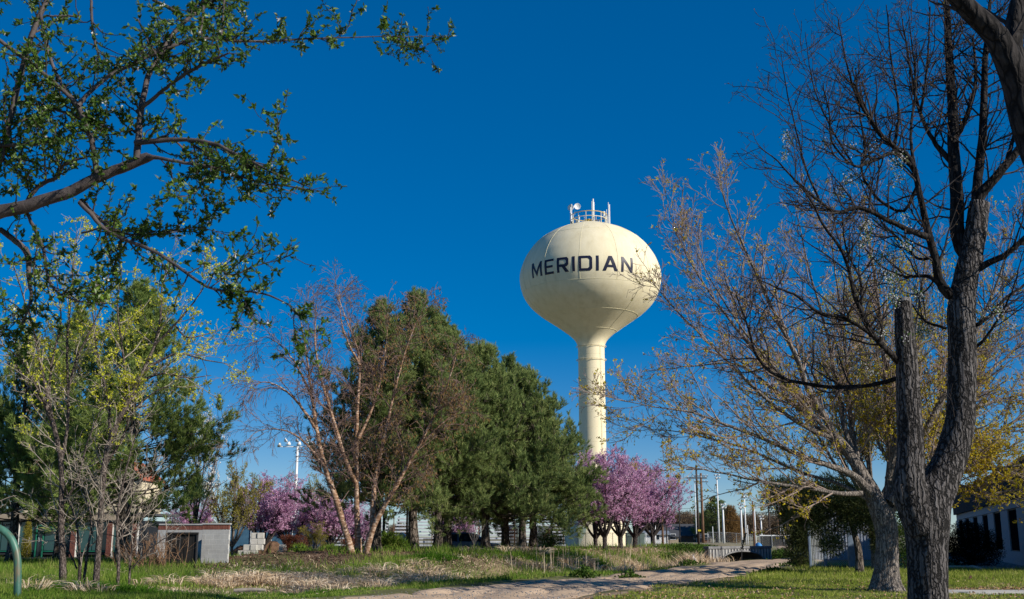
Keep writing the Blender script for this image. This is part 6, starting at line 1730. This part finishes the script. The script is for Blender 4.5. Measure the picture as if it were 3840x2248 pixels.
for px_, r_, h_, lab in ((905, 1.0, .9, 'small brown soil mound behind the block enclosure'), (1022, 1.55, 1.25, 'larger brown soil mound between the concrete block piles')):
    n = 40; m = 14; V = []; q = []
    for j in range(m + 1):
        f = j / m
        for i in range(n):
            a_ = i * 2 * math.pi / n
            rr_ = r_ * (1 - f) * (1 + .18 * math.sin(a_ * 3 + px_) + .1 * math.sin(a_ * 7))
            V.append([gx(px_, 90.5) + rr_ * math.cos(a_), 90.5 + rr_ * math.sin(a_) * .8, -.05 + h_ * math.sin(f * math.pi / 2) ** .85 * 1.0 + rng.normal(0, .025) * (0 < j < m)])
    for j in range(m):
        for i in range(n): q.append([j * n + i, j * n + (i + 1) % n, (j + 1) * n + (i + 1) % n, (j + 1) * n + i])
    tag(MB().add(V, q=q).build('soil_mound', M['soil'], None, True), lab, 'soil')

# ------------------------------------------------------------------ storefront on the left
SY = 84.0
sx0, sx1 = gx(-120, SY), gx(520, SY)
sf = thing('storefront_building', 'low storefront with tan fascia, brick piers and green-framed door', 'building', ((sx0 + sx1) / 2, SY, 0))
MB().box(((sx0 + sx1) / 2, SY + 5.3, 1.4), (sx1 - sx0 - .2, 10, 2.8)).build('wall', M['ribmetal'], sf)
MB().bevbox(((sx0 + sx1) / 2, SY + .1, 3.02), (sx1 - sx0, 1.0, .46), .03).build('fascia', M['tan'], sf)
MB().box(((sx0 + sx1) / 2, SY + 5.2, 3.3), (sx1 - sx0 - .1, 9.6, .2)).build('roof', M['shingle'], sf)
for px_ in (-60, 57, 275, 410, 503):
    pc = gx(px_, SY); o = MB().box((pc, SY + .05, 1.4), (.42, .42, 2.79)).build('brick_pier', M['mortar'], sf)
    for r_ in range(18):
        for c2 in range(2):
            w_ = .2 ; off = -.1 + .2 * c2
            put_block('brick', 'sbrick', (.19, .05, .135), (pc + off * 1.02, SY - .165, .08 + r_ * .15), 'redbrick', o)
for a_, b_ in ((-50, 48), (66, 128), (160, 265), (285, 400), (420, 495)):
    xa, xb = gx(a_, SY), gx(b_, SY); w_ = xb - xa
    win = MB().box(((xa + xb) / 2, SY + .16, 1.5), (w_, .06, 2.5)).build('window', M['darkmetal'], sf)
    k = max(1, int(w_ / .9))
    for i in range(k):
        MB().box((xa + (i + .5) * w_ / k, SY + .1, 1.62), (w_ / k - .07, .04, 2.1)).build('pane', M['tealglass'], win)
    MB().bevbox(((xa + xb) / 2, SY + .06, .5), (w_, .06, .08), .01).build('transom', M['greenpaint'], win)
xa, xb = gx(131, SY - .1), gx(157, SY - .1)
door = MB().box(((xa + xb) / 2, SY + .1, 1.25), (xb - xa - .1, .05, 2.3)).build('door', M['glass'], sf)
for xx in (xa, xb): MB().bevbox((xx, SY - .02, 1.3), (.09, .1, 2.5), .01).build('frame', M['greenpaint'], door)
MB().bevbox(((xa + xb) / 2, SY - .02, 2.45), (xb - xa - .092, .1, .14), .01).build('frame', M['greenpaint'], door)
MB().box(((xa + xb) / 2 + .19, SY + .04, 1.15), (.04, .06, .3)).build('handle', M['galv'], door)
a = np.linspace(.6, 5.7, 14)
MB().tube(np.stack([(xa + xb) / 2 - .06 + .09 * np.cos(a), np.full(14, SY + .06), 1.55 + .09 * np.sin(a)], -1), .016, 4).build('decal', M['whitemetal'], door)
for k, w_ in ((0, .26), (1, .2), (2, .24)): MB().box(((xa + xb) / 2 + .02, SY + .068, 1.38 - .07 * k), (w_, .01, .025)).build('decal', M['whitemetal'], door)
MB().prism([[gx(172, SY) , SY - .1, 2.35], [gx(222, SY), SY - .1, 2.35], [gx(222, SY), SY - .1, 2.0], [gx(172, SY), SY - .5, 2.0]], np.zeros(3), np.array([0, .3, 0])).build('awning', M['greenpaint'], sf)
gA, gB = gx(345, SY + 1), gx(515, SY + 1)
MB().prism([[gA, SY + 1, 3.25], [gB, SY + 1, 3.25], [gB, SY + 1, 5.9], [(gA + gB) / 2, SY + 1, 7.2], [gA, SY + 1, 5.9]], np.zeros(3), np.array([0, 5, 0])).build('gable', M['cream'], sf)
for a_, b_ in (((gA - .2, 5.85), ((gA + gB) / 2, 7.35)), (((gA + gB) / 2, 7.35), (gB + .2, 5.85))):
    MB().prism([[a_[0], SY + .7, a_[1]], [b_[0], SY + .7, b_[1]], [b_[0], SY + .7, b_[1] + .16], [a_[0], SY + .7, a_[1] + .16]], np.zeros(3), np.array([0, 5.5, 0])).build('tile_roof', M['tile'], sf)
MB().prism([[gx(40, SY), SY + .6, 5.9], [gx(330, SY), SY + .6, 5.9], [gx(330, SY), SY + 3, 7.4], [gx(40, SY), SY + 3, 7.4]], np.zeros(3), np.array([0, 0, .15])).build('tile_roof', M['tile'], sf)
MB().box(((gx(40, SY) + gx(330, SY)) / 2, SY + 3, 4.6), (gx(330, SY) - gx(40, SY) - .3, 3.6, 2.5)).build('upper_wall', M['cream'], sf)
p = at(95, 2100, 80); make_bush('arborvitae', 'narrow bronze-green arborvitae beside the green door', 'bush', (p[0], 80, 0), [(0, 0, .8, .36, .36, .8), (0, 0, 1.8, .3, .3, .9), (0, 0, 2.5, .18, .18, .5)], 'olive', 331, 2600, .07)

# ------------------------------------------------------------------ office building on the right
oP = np.array([28.1, 61.0]); od = nrm(np.array([.32, .95])); on_ = np.array([-od[1], od[0]])
office = thing('office_building', 'pale grey stucco office with tall dark windows and dark ribbed metal fascia', 'building', (oP[0], oP[1], 0))
orz = math.atan2(od[1], od[0])
def oc(s_, out=0.0): q = oP + od * s_ + on_ * out; return q
S0, S1 = -11.0, 52.0
c = oc((S0 + S1) / 2, -5.2); MB().box((c[0], c[1], 2.6), (S1 - S0, 10, 5.2), orz).build('wall', M['ribmetal'], office)
c = oc((S0 + S1) / 2, -.07); MB().box((c[0], c[1], .38), (S1 - S0, .3, .78), orz).build('plinth', M['stucco'], office)
c = oc((S0 + S1) / 2, -.02); MB().bevbox((c[0], c[1], 3.42), (S1 - S0, .34, .5), .02, orz).build('beam', M['stucco'], office)
bay = 9.0
for k in range(int((S1 - S0) / bay) + 1):
    s_ = S0 + k * bay
    c = oc(s_, .0); MB().bevbox((c[0], c[1], 1.97), (4.3, .18, 2.40), .015, orz).build('pier', M['stucco'], office)
    if k < int((S1 - S0) / bay):
        c = oc(s_ + bay / 2, -.06); w_ = MB().box((c[0], c[1], 1.97), (4.72, .10, 2.39), orz).build('window', M['darkmetal'], office)
        for q in (-1.5, -.5, .5, 1.5):
            c = oc(s_ + bay / 2 + q * 1.17, .0); MB().box((c[0], c[1], 1.97), (1.08, .03, 2.28), orz).build('pane', M['tintglass'], w_)
rb = None
for k in range(int((S1 - S0) / .3)):
    s_ = S0 + .15 + k * .3; c = oc(s_, .36)
    if k >= 215: break
    if rb is None: rb = MB().box((c[0], c[1], 4.6), (.27, .10, 1.85), orz).build('fascia_rib', M['ribmetal'], office); rbc = c
    else: mesh_object('fascia_rib', rb.data, office, (c[0] - rbc[0], c[1] - rbc[1], 0))
c = oc((S0 + S1) / 2, .1); MB().box((c[0], c[1], 4.58), (S1 - S0, .36, 1.8), orz).build('fascia_board', M['darkmetal'], office)
x = rng.uniform(0, 1, 2600); s_ = rng.uniform(-8, 40, 2600); o_ = rng.uniform(.35, 2.6, 2600)
xy = oP[None] + od[None] * s_[:, None] + on_[None] * o_[:, None]
b = MB(); pebbles(b, xy[:, 0], xy[:, 1], np.full(2600, .03), rng.uniform(.04, .10, 2600)); tag(b.build('river_stones', M['stone']), 'grey river stones in the bed along the office wall', 'stones', kind='stuff')
bed = [oc(q, 2.7) for q in (-9, 50)], [oc(q, .1) for q in (-9, 50)]
strip('stone_bed', bed[0], bed[1], M['oldconcrete'], .05)
c0_, c1_ = oc(-9, 2.8), oc(30, 2.8); cm = (c0_ + c1_) / 2
tag(MB().bevbox((cm[0], cm[1], .06), (39, .15, .12), .02, orz).build('bed_kerb', M['concrete']), kind='structure')
# kerb stop, little utility box and conduit by the maple
p = at(3386, 2200, 33.6); t = thing('utility_box', 'small dark grey utility box on a pad beside the maple foot', 'box', (p[0], 34.9, 0))
MB().bevbox((p[0] - .02, 34.9, .16), (.13, .12, .30), .01).build('box', M['grey'], t); MB().bevbox((p[0] + .05, 34.9, .02), (.42, .4, .06), .01).build('pad', M['oldconcrete'], t)
p = on_ground(3585, 2132, 0); tag(MB().bevbox((p[0], p[1], .07), (1.8, .16, .12), .03, -.1).build('parking_stop', M['concrete']), 'grey concrete parking stop lying by the black shrub', 'parking stop')
p = on_ground(3637, 2182, 0); t = thing('survey_flag', 'tiny rusty-red marker flag in the lawn near the sidewalk', 'flag', (p[0], p[1], 0))
MB().tube([(p[0], p[1], -.02), (p[0], p[1], .22)], .006, 4).build('wire', M['darkmetal'], t); MB().box((p[0] + .04, p[1], .17), (.09, .006, .09)).build('flag', M['redslat'], t)

# gate posts, chain-link and white shed behind the juniper
gY = 56.0
gate2 = thing('steel_gate', 'tall blue-grey steel gate posts and bars behind the juniper', 'gate', (gx(3060, gY), gY, 0))
for px_, w_ in ((3036, .12), (3092, .12), (3190, .3)): MB().bevbox((gx(px_, gY), gY, 1.05), (w_, .12, 2.3), .015).build('post', surf('blue_grey_steel', [(0.10, 0.14, 0.20), (0.16, 0.21, 0.28)], .5, 4), gate2)
for k in range(10): MB().tube([(gx(3042, gY) + k * .075, gY, .1), (gx(3042, gY) + k * .075, gY, 2.0)], .02, 5).build('bar', M['galv'], gate2)
for z_ in (.15, 1.15, 1.95): MB().tube([(gx(3036, gY), gY, z_), (gx(3190, gY), gY, z_)], .025, 5).build('rail', M['darkmetal'], gate2)
chain_link('chain_link_fence', 'galvanised chain-link fence between the steel gate and the office', [(gx(3192, gY), gY + .2), (gx(3470, gY + 1.5), gY + 1.5)], 2.0, 2.0, .006, .11)
chain_link('chain_link_fence', 'galvanised chain-link fence bay inside the steel gate', [(gx(3095, gY), gY + .3), (gx(3186, gY), gY + .3)], 1.15, 1.3, .006, .11)
shx0, shx1 = gx(3040, 78), gx(3330, 78)
sh = thing('metal_shed', 'pale blue-grey corrugated metal shed glimpsed behind the juniper and gate', 'shed', ((shx0 + shx1) / 2, 78, 0))
MB().box(((shx0 + shx1) / 2, 80.5, 1.7), (shx1 - shx0, 5, 3.4)).build('wall', M['shedside'], sh)
s0 = None
for k in range(int((shx1 - shx0) / .22)):
    if s0 is None: s0 = MB().box((shx0 + .11, 77.97, 1.7), (.1, .05, 3.38)).build('rib', M['shedside'], sh)
    else: mesh_object('rib', s0.data, sh, (k * .22, 0, 0))
MB().prism([[shx0 - .2, 77.8, 3.4], [shx1 + .2, 77.8, 3.4], [(shx0 + shx1) / 2, 77.8, 4.4]], np.zeros(3), np.array([0, 5.4, 0])).build('roof', M['galv'], sh)

# ------------------------------------------------------------------ background across the bridge
def house(name, label, cat, px0, px1, Y, z_eave, z_ridge, wallm, roofm, depth=8, z0=0, over=.4):
    x0, x1 = gx(px0, Y), gx(px1, Y)
    h = thing(name, label, cat, ((x0 + x1) / 2, Y, z0))
    MB().box(((x0 + x1) / 2, Y + depth / 2, (z0 + z_eave) / 2 - .05), (x1 - x0, depth, z_eave - z0)).build('wall', M[wallm], h)
    yr_ = Y + depth / 2
    V = [[x0 - over, Y - over, z_eave - .1], [x1 + over, Y - over, z_eave - .1], [x1 + over, yr_, z_ridge], [x0 - over, yr_, z_ridge], [x0 - over, Y + depth + over, z_eave - .1], [x1 + over, Y + depth + over, z_eave - .1]]
    V2 = [[a_, b_, c_ + .15] for a_, b_, c_ in V]
    MB().add(V + V2, q=[[6, 7, 8, 9], [9, 8, 11, 10], [0, 3, 2, 1], [3, 4, 5, 2], [0, 1, 7, 6], [4, 10, 11, 5]], t=[[0, 6, 9], [0, 9, 3], [3, 9, 10], [3, 10, 4], [1, 8, 7], [1, 2, 8], [2, 11, 8], [2, 5, 11]]).build('roof', M[roofm], h)
    MB().add([[x0, Y, z_eave - .1], [x0, Y + depth, z_eave - .1], [x0, yr_, z_ridge - .1], [x1, Y, z_eave - .1], [x1, Y + depth, z_eave - .1], [x1, yr_, z_ridge - .1]], t=[[0, 2, 1], [3, 4, 5]]).build('gable', M[wallm], h)
    k = max(1, int((x1 - x0) / 3.5))
    for i in range(k):
        xx = x0 + (i + .5) * (x1 - x0) / k
        w_ = MB().box((xx, Y - .03, z0 + 1.5), (1.1, .08, 1.0)).build('window', M['whitemetal'], h); MB().box((xx, Y - .08, z0 + 1.5), (.94, .03, .84)).build('pane', M['glass'], w_)
    return h
house('house', 'long low brown house with a dark grey shingle roof beyond the ditch', 'house', 2500, 2650, 215, 1.65, 3.8, 'siding', 'shingle', 9)
house('house', 'small tan-gabled house end beside the white trailer', 'house', 2502, 2545, 190, 1.5, 2.9, 'tan', 'shingle', 6)
t = house('trailer', 'white flat-sided trailer shed behind the dark chain-link fence', 'trailer', 2418, 2506, 175, 1.9, 2.35, 'whiteside', 'galv', 4)
house('house', 'dark low shed next to the brown utility pole', 'shed', 2632, 2660, 200, 1.3, 1.9, 'siding', 'shingle', 5)
chain_link('chain_link_fence', 'dark chain-link fence in front of the white trailer', [(gx(2402, 150), 150), (gx(2512, 150), 150)], 1.9, 3.0, .008, .3, 'darkmetal', 'darkmetal')
chain_link('chain_link_fence', 'far ball-field chain-link fence beyond the culvert bridge', [(gx(2655, 190), 190), (gx(2870, 190), 190)], 1.8, 2.6, .008, .3)
px0, px1, Y = 2850, 2985, 172
pf = thing('privacy_fence', 'dark slatted privacy fence with pale top rail at the road end', 'fence', (gx(px0, Y), Y, 0))
x0, x1 = gx(px0, Y), gx(px1, Y); s0 = None
n = int((x1 - x0) / .11)
for k in range(n):
    if s0 is None: s0 = MB().box((x0 + .055, Y, .85), (.095, .03, 1.5)).build('slat', M['privacy'], pf)
    else: mesh_object('slat', s0.data, pf, (k * .11, .006 * (k % 2), 0))
MB().bevbox(((x0 + x1) / 2, Y - .02, 1.68), (x1 - x0, .12, .16), .02).build('top_rail', M['whitemetal'], pf)
for k in range(4): MB().tube([(x0 + k * (x1 - x0) / 3, Y - .08, -.1), (x0 + k * (x1 - x0) / 3, Y - .08, 1.8)], .05, 6).build('post', M['galv'], pf)
p = at(2844, 2035, 168); n = 16
V = []; 
for j in range(7):
    for i in range(n):
        a_ = i * 6.283 / n; f = j / 6; rr_ = .55 * (1 - f ** 2.5) ** .6 + .02
        V.append([p[0] + rr_ * math.cos(a_) * (1 + .15 * math.sin(3 * a_)), 168 + rr_ * math.sin(a_), -.05 + .7 * f + rng.normal(0, .02)])
tag(MB().add(V, q=[[j * n + i, j * n + (i + 1) % n, (j + 1) * n + (i + 1) % n, (j + 1) * n + i] for j in range(6) for i in range(n)]).build('tarp_heap', M['tarp'], None, True), 'heap covered by a bright blue tarp beside the privacy fence', 'tarp')
# poles
def pole(name, label, cat, px_, ytop, Y, r_, mtl, head=None, lean=0, group=None):
    p = at(px_, 2045, Y); zt_ = at(px_, ytop, Y)[2]; z0 = float(ground_z(p[0], Y))
    t = thing(name, label, cat, (p[0], Y, z0), group)
    dx = lean
    r_ = r_ * .75
    MB().tubes(np.array([[[p[0], Y, z0 - .2], [p[0] + dx * .5, Y, (z0 + zt_) / 2], [p[0] + dx, Y, zt_]]]), np.array([[r_, r_ * .88, r_ * .7]]), 8, True).build('shaft', M[mtl], t, True)
    if head == 'cross':
        for z_ in (zt_ - .5, zt_ - 1.5):
            MB().bevbox((p[0], Y - .12, z_), (2.4, .12, .14), .01).build('crossarm', M['dark_pole'], t)
            for q in (-1.05, -.5, .5, 1.05): MB().tube([(p[0] + q, Y - .12, z_ + .06), (p[0] + q, Y - .12, z_ + .26)], .05, 6).build('insulator', M['whitemetal'], t)
    if head == 'flood':
        for k, (ox_, oz_) in enumerate(((-.35, 0), (.3, .05), (-.2, -.55), (.35, -.5))):
            MB().lathe([(.05, -.22), (.26, 0), (.28, .06), (.03, .08)], (p[0] + ox_, Y - .25, zt_ + oz_ - .1), 10).build('lamp_head', M['whitemetal'], t, True)
    if head == 'lamp':
        MB().lathe([(.12, -.25), (.34, -.1), (.36, .05), (.2, .14), (.02, .16)], (p[0] + dx, Y, zt_), 12).build('lamp_head', M['darkmetal'], t, True)
    return t
UG = 'utility poles across the bridge'; WG = 'white ball-field light poles'
pole('utility_pole', 'dark creosoted utility pole with a yellow tag near the far field', 'utility pole', 2621, 1745, 128, .20, 'dark_pole', 'cross', group=UG)
p_ = at(2623, 1990, 127.7); tag(MB().box((p_[0], 127.72, p_[2]), (.34, .03, .2)).build('pole_tag', M['yellowtape']), 'small yellow tag nailed to the dark utility pole', 'tag')
pole('utility_pole', 'bright brown utility pole close beside the dark creosoted one', 'utility pole', 2638, 1775, 190, .36, 'wood_pole', 'cross', group=UG)
pole('utility_pole', 'reddish utility pole in front of the white trailer', 'utility pole', 2486, 1900, 140, .2, 'wood_pole', group=UG)
pole('utility_pole', 'thin dark utility pole next to the reddish one by the trailer', 'utility pole', 2501, 1900, 145, .12, 'dark_pole', group=UG)
pole('utility_pole', 'brown utility pole next to the blue tarp', 'utility pole', 2829, 1880, 165, .22, 'wood_pole', group=UG)
pole('utility_pole', 'dark utility pole rising behind the privacy fence start', 'utility pole', 2889, 1885, 215, .26, 'dark_pole', group=UG)
pole('utility_pole', 'brown utility pole behind the middle of the privacy fence', 'utility pole', 2921, 1940, 220, .24, 'wood_pole', group=UG)
for px_, yt, Y, r_, hd, lab in ((2613, 1815, 205, .14, None, 'thin pale pole close to the dark utility pole'), (2698, 1780, 200, .22, 'flood', 'tall white light pole beside the far spruce'), (2716, 1890, 185, .26, 'flood', 'white light pole with a cluster of floodlights on top'), (2784, 1890, 180, .24, 'flood', 'white light pole over the culvert arch'), (2799, 1850, 195, .2, 'flood', 'white light pole close beside the one over the arch'), (2835, 1900, 178, .18, None, 'white pole hugging the brown pole by the tarp'), (2858, 1935, 230, .26, 'flood', 'white light pole behind the privacy fence corner'), (2458, 1960, 135, .16, None, 'short white post pole at the ditch by the plums'), (2675, 1975, 188, .1, None, 'thin white post of the far field fence'), (2806, 1970, 200, .14, None, 'thin white pole with a small box near the arch'), (2930, 1965, 222, .12, None, 'thin white pole next to the brown pole over the privacy fence')):
    pole('light_pole', lab, 'light pole', px_, yt, Y, r_, 'whitemetal', hd, group=WG)
pole('light_pole', 'leaning white pole at the far end of the privacy fence', 'light pole', 2951, 1968, 220, .18, 'whitemetal', None, -.9, group=WG)
pole('street_lamp', 'dark lamp post with a round head rising from the plum crowns', 'street lamp', 2551, 1786, 120, .09, 'darkmetal', 'lamp')
# power lines
for z_a, z_b, lab in ((1890, 1905, 'upper black power line strung behind the plums'), (1925, 1935, 'lower black power line strung behind the plums')):
    A = at(2350, z_a, 190); Bq = at(2638, z_a + 14, 190); Cq = at(3000, z_b + 10, 190)
    tt_ = np.linspace(0, 1, 12)[:, None]
    w_ = np.concatenate([A * (1 - tt_) + Bq * tt_ - np.array([0, 0, .5]) * np.sin(tt_ * math.pi), (Bq * (1 - tt_) + Cq * tt_ - np.array([0, 0, .6]) * np.sin(tt_ * math.pi))[1:]])
    tag(MB().tube(w_, .025, 4).build('power_line', M['darkmetal']), lab, 'power line')
# stadium light pole on the left
SYL = 140.0
p = at(1100, 2050, SYL); zt_ = at(1100, 1676, SYL)[2]
sl = thing('stadium_light', 'tall white stadium light pole with a crossbar of floodlights', 'stadium light', (p[0], SYL, 0))
MB().tubes(np.array([[[p[0], SYL, -.2], [p[0], SYL, zt_]]]), np.array([[.22, .15]]), 8, True).build('shaft', M['whitemetal'], sl, True)
MB().bevbox((p[0] - .3, SYL, zt_), (4.6, .12, .12), .01).build('crossbar', M['whitemetal'], sl)
for k, (dx, dz) in enumerate(((-2.35, .15), (-1.5, .75), (-1.15, .28), (-.05, .75), (.2, .28), (1.2, .75), (1.4, .28), (1.9, .35))):
    if dz > .5: MB().tube([(p[0] + dx, SYL, zt_), (p[0] + dx, SYL, zt_ + dz)], .04, 5).build('arm', M['whitemetal'], sl)
    lh = MB().lathe([(.06, -.3), (.16, -.2), (.30, .0), (.32, .08), (.03, .1)], (0, 0, 0), 12)
    V = np.concatenate(lh.v); ca, sa_ = math.cos(1.0), math.sin(1.0); sg = 1 if k % 2 else -1
    V = np.stack([V[:, 0] * ca + sg * V[:, 2] * sa_, V[:, 1], -sg * V[:, 0] * sa_ + V[:, 2] * ca], -1) + np.array([p[0] + dx, SYL - .1, zt_ + dz + .1]); lh.v = [V]
    lh.build('floodlight', M['whitemetal'] if k % 3 else M['galv'], sl, True)
# far trees
def far_tree(name, label, px_, ytop, Y, w_, mtl, seed, dens=2600, grp=None):
    p = at(px_, 2040, Y); H = at(px_, ytop, Y)[2]
    return make_bush(name, label, 'tree', (p[0], Y, 0), [(0, 0, H * .6, w_, w_, H * .4), (-w_ * .5, 0, H * .5, w_ * .6, w_ * .6, H * .3), (w_ * .45, .2, H * .55, w_ * .6, w_ * .6, H * .3)], mtl, seed, dens, .35, [[(0, 0, -.1, .3), (0, 0, H * .3, .22), (0, 0, H * .6, .12)]], spiky=True, thin=.6)
make_tree_far = []
ft = far_tree('bare_tree', 'x', 2500, 1925, 300, 3.6, 'far_crown', 401, 110)
FG = 'hazy bare trees along the far field edge'
ft['group'] = FG; ft['label'] = 'hazy brown bare tree on the far field edge'
for i, px_ in enumerate((2420, 2455, 2540, 2580, 2600, 2660, 2790, 2830, 2870, 2910, 2950, 3000, 3060)):
    Y = 290 + 40 * rng.random(); p = at(px_, 2040, Y); s_ = rng.uniform(.75, 1.2)
    copy_thing(ft, (p[0], Y, 0), rng.random() * 6, (s_ * 1.1, s_ * 1.1, s_), 'hazy brown bare tree on the far field edge', FG)
for i, px_ in enumerate((560, 640, 760, 900, 1010, 1130, 1260, 1500, 1700, 1900, 2100, 2300, 60, 200, 330, 3200, 3350, 3500, 3650)):
    Y = 280 + 60 * rng.random(); p = at(px_, 2040, Y); s_ = rng.uniform(.7, 1.0)
    copy_thing(ft, (p[0], Y, 0), rng.random() * 6, (s_ * 1.2, s_ * 1.2, s_ * .8), 'hazy brown bare tree on the far field edge', FG)
p = at(2688, 2035, 210); sp = copy_thing(pineA, (p[0], 210, 0), 1.0, (.9, .9, .62), 'dark green spruce behind the tall white light pole', 'evergreens beyond the field')
p = at(2662, 2035, 215); sp = copy_thing(pineC, (p[0], 215, 0), 2.0, (.9, .9, .62), 'lower dark evergreen next to the far spruce', 'evergreens beyond the field')
sp = make_bush('brown_conifer', 'dry orange-brown conifer near the far spruce', 'tree', (at(2745, 2035, 205)[0], 205, 0), [(0, 0, 2.0, 2.4, 2, 1.8), (0, 0, 4.0, 1.7, 1.6, 1.8), (0, 0, 5.8, .9, .9, 1.4)], 'catkin', 405, 420, .22, [[(0, 0, -.1, .2), (0, 0, 3, .12), (0, 0, 6, .05)]], spiky=True)

# ------------------------------------------------------------------ green pipe hoop at the left edge
q0 = on_ground(66, 2243, 0.0); Yh = q0[1]
hp = thing('pipe_hoop', 'worn green steel pipe bent into a hoop barrier at the roadside', 'barrier', (q0[0], Yh, 0))
pts = [at(66, 2262, Yh), at(66, 2150, Yh), at(65, 2100, Yh), at(58, 2060, Yh), at(42, 2022, Yh), at(18, 1995, Yh), at(-14, 1978, Yh), at(-60, 1970, Yh), at(-110, 1975, Yh), at(-150, 1998, Yh), at(-172, 2035, Yh), at(-180, 2080, Yh), at(-180, 2150, Yh), at(-180, 2262, Yh)]
MB().tubes(catmull(pts, 60)[None], np.full((1, 60), 13.5 * Yh / FPX), 20, True).build('pipe', M['green_pipe'], hp, True)
t_ = MB()
for xx in (q0[0], at(-180, 2243, Yh)[0]): pass
b = MB(); n = 60; pebbles(b, rng.normal(q0[0], .25, n), rng.normal(Yh, .2, n), np.full(n, .02), rng.uniform(.015, .04, n)); tag(b.build('loose_gravel', M['stone']), 'loose gravel around the foot of the green pipe hoop', 'gravel', kind='stuff')
# half-buried log in the verge
p = on_ground(940, 2222, 0); lg = catmull([[p[0] - .5, p[1], .05], [p[0], p[1] + .03, .07], [p[0] + .45, p[1], .06]], 8)
tag(MB().tube(lg, [.05, .06, .06, .055, .06, .055, .05, .04], 8).build('log', M['tan_twig']), 'short weathered log lying in the roadside grass', 'log')
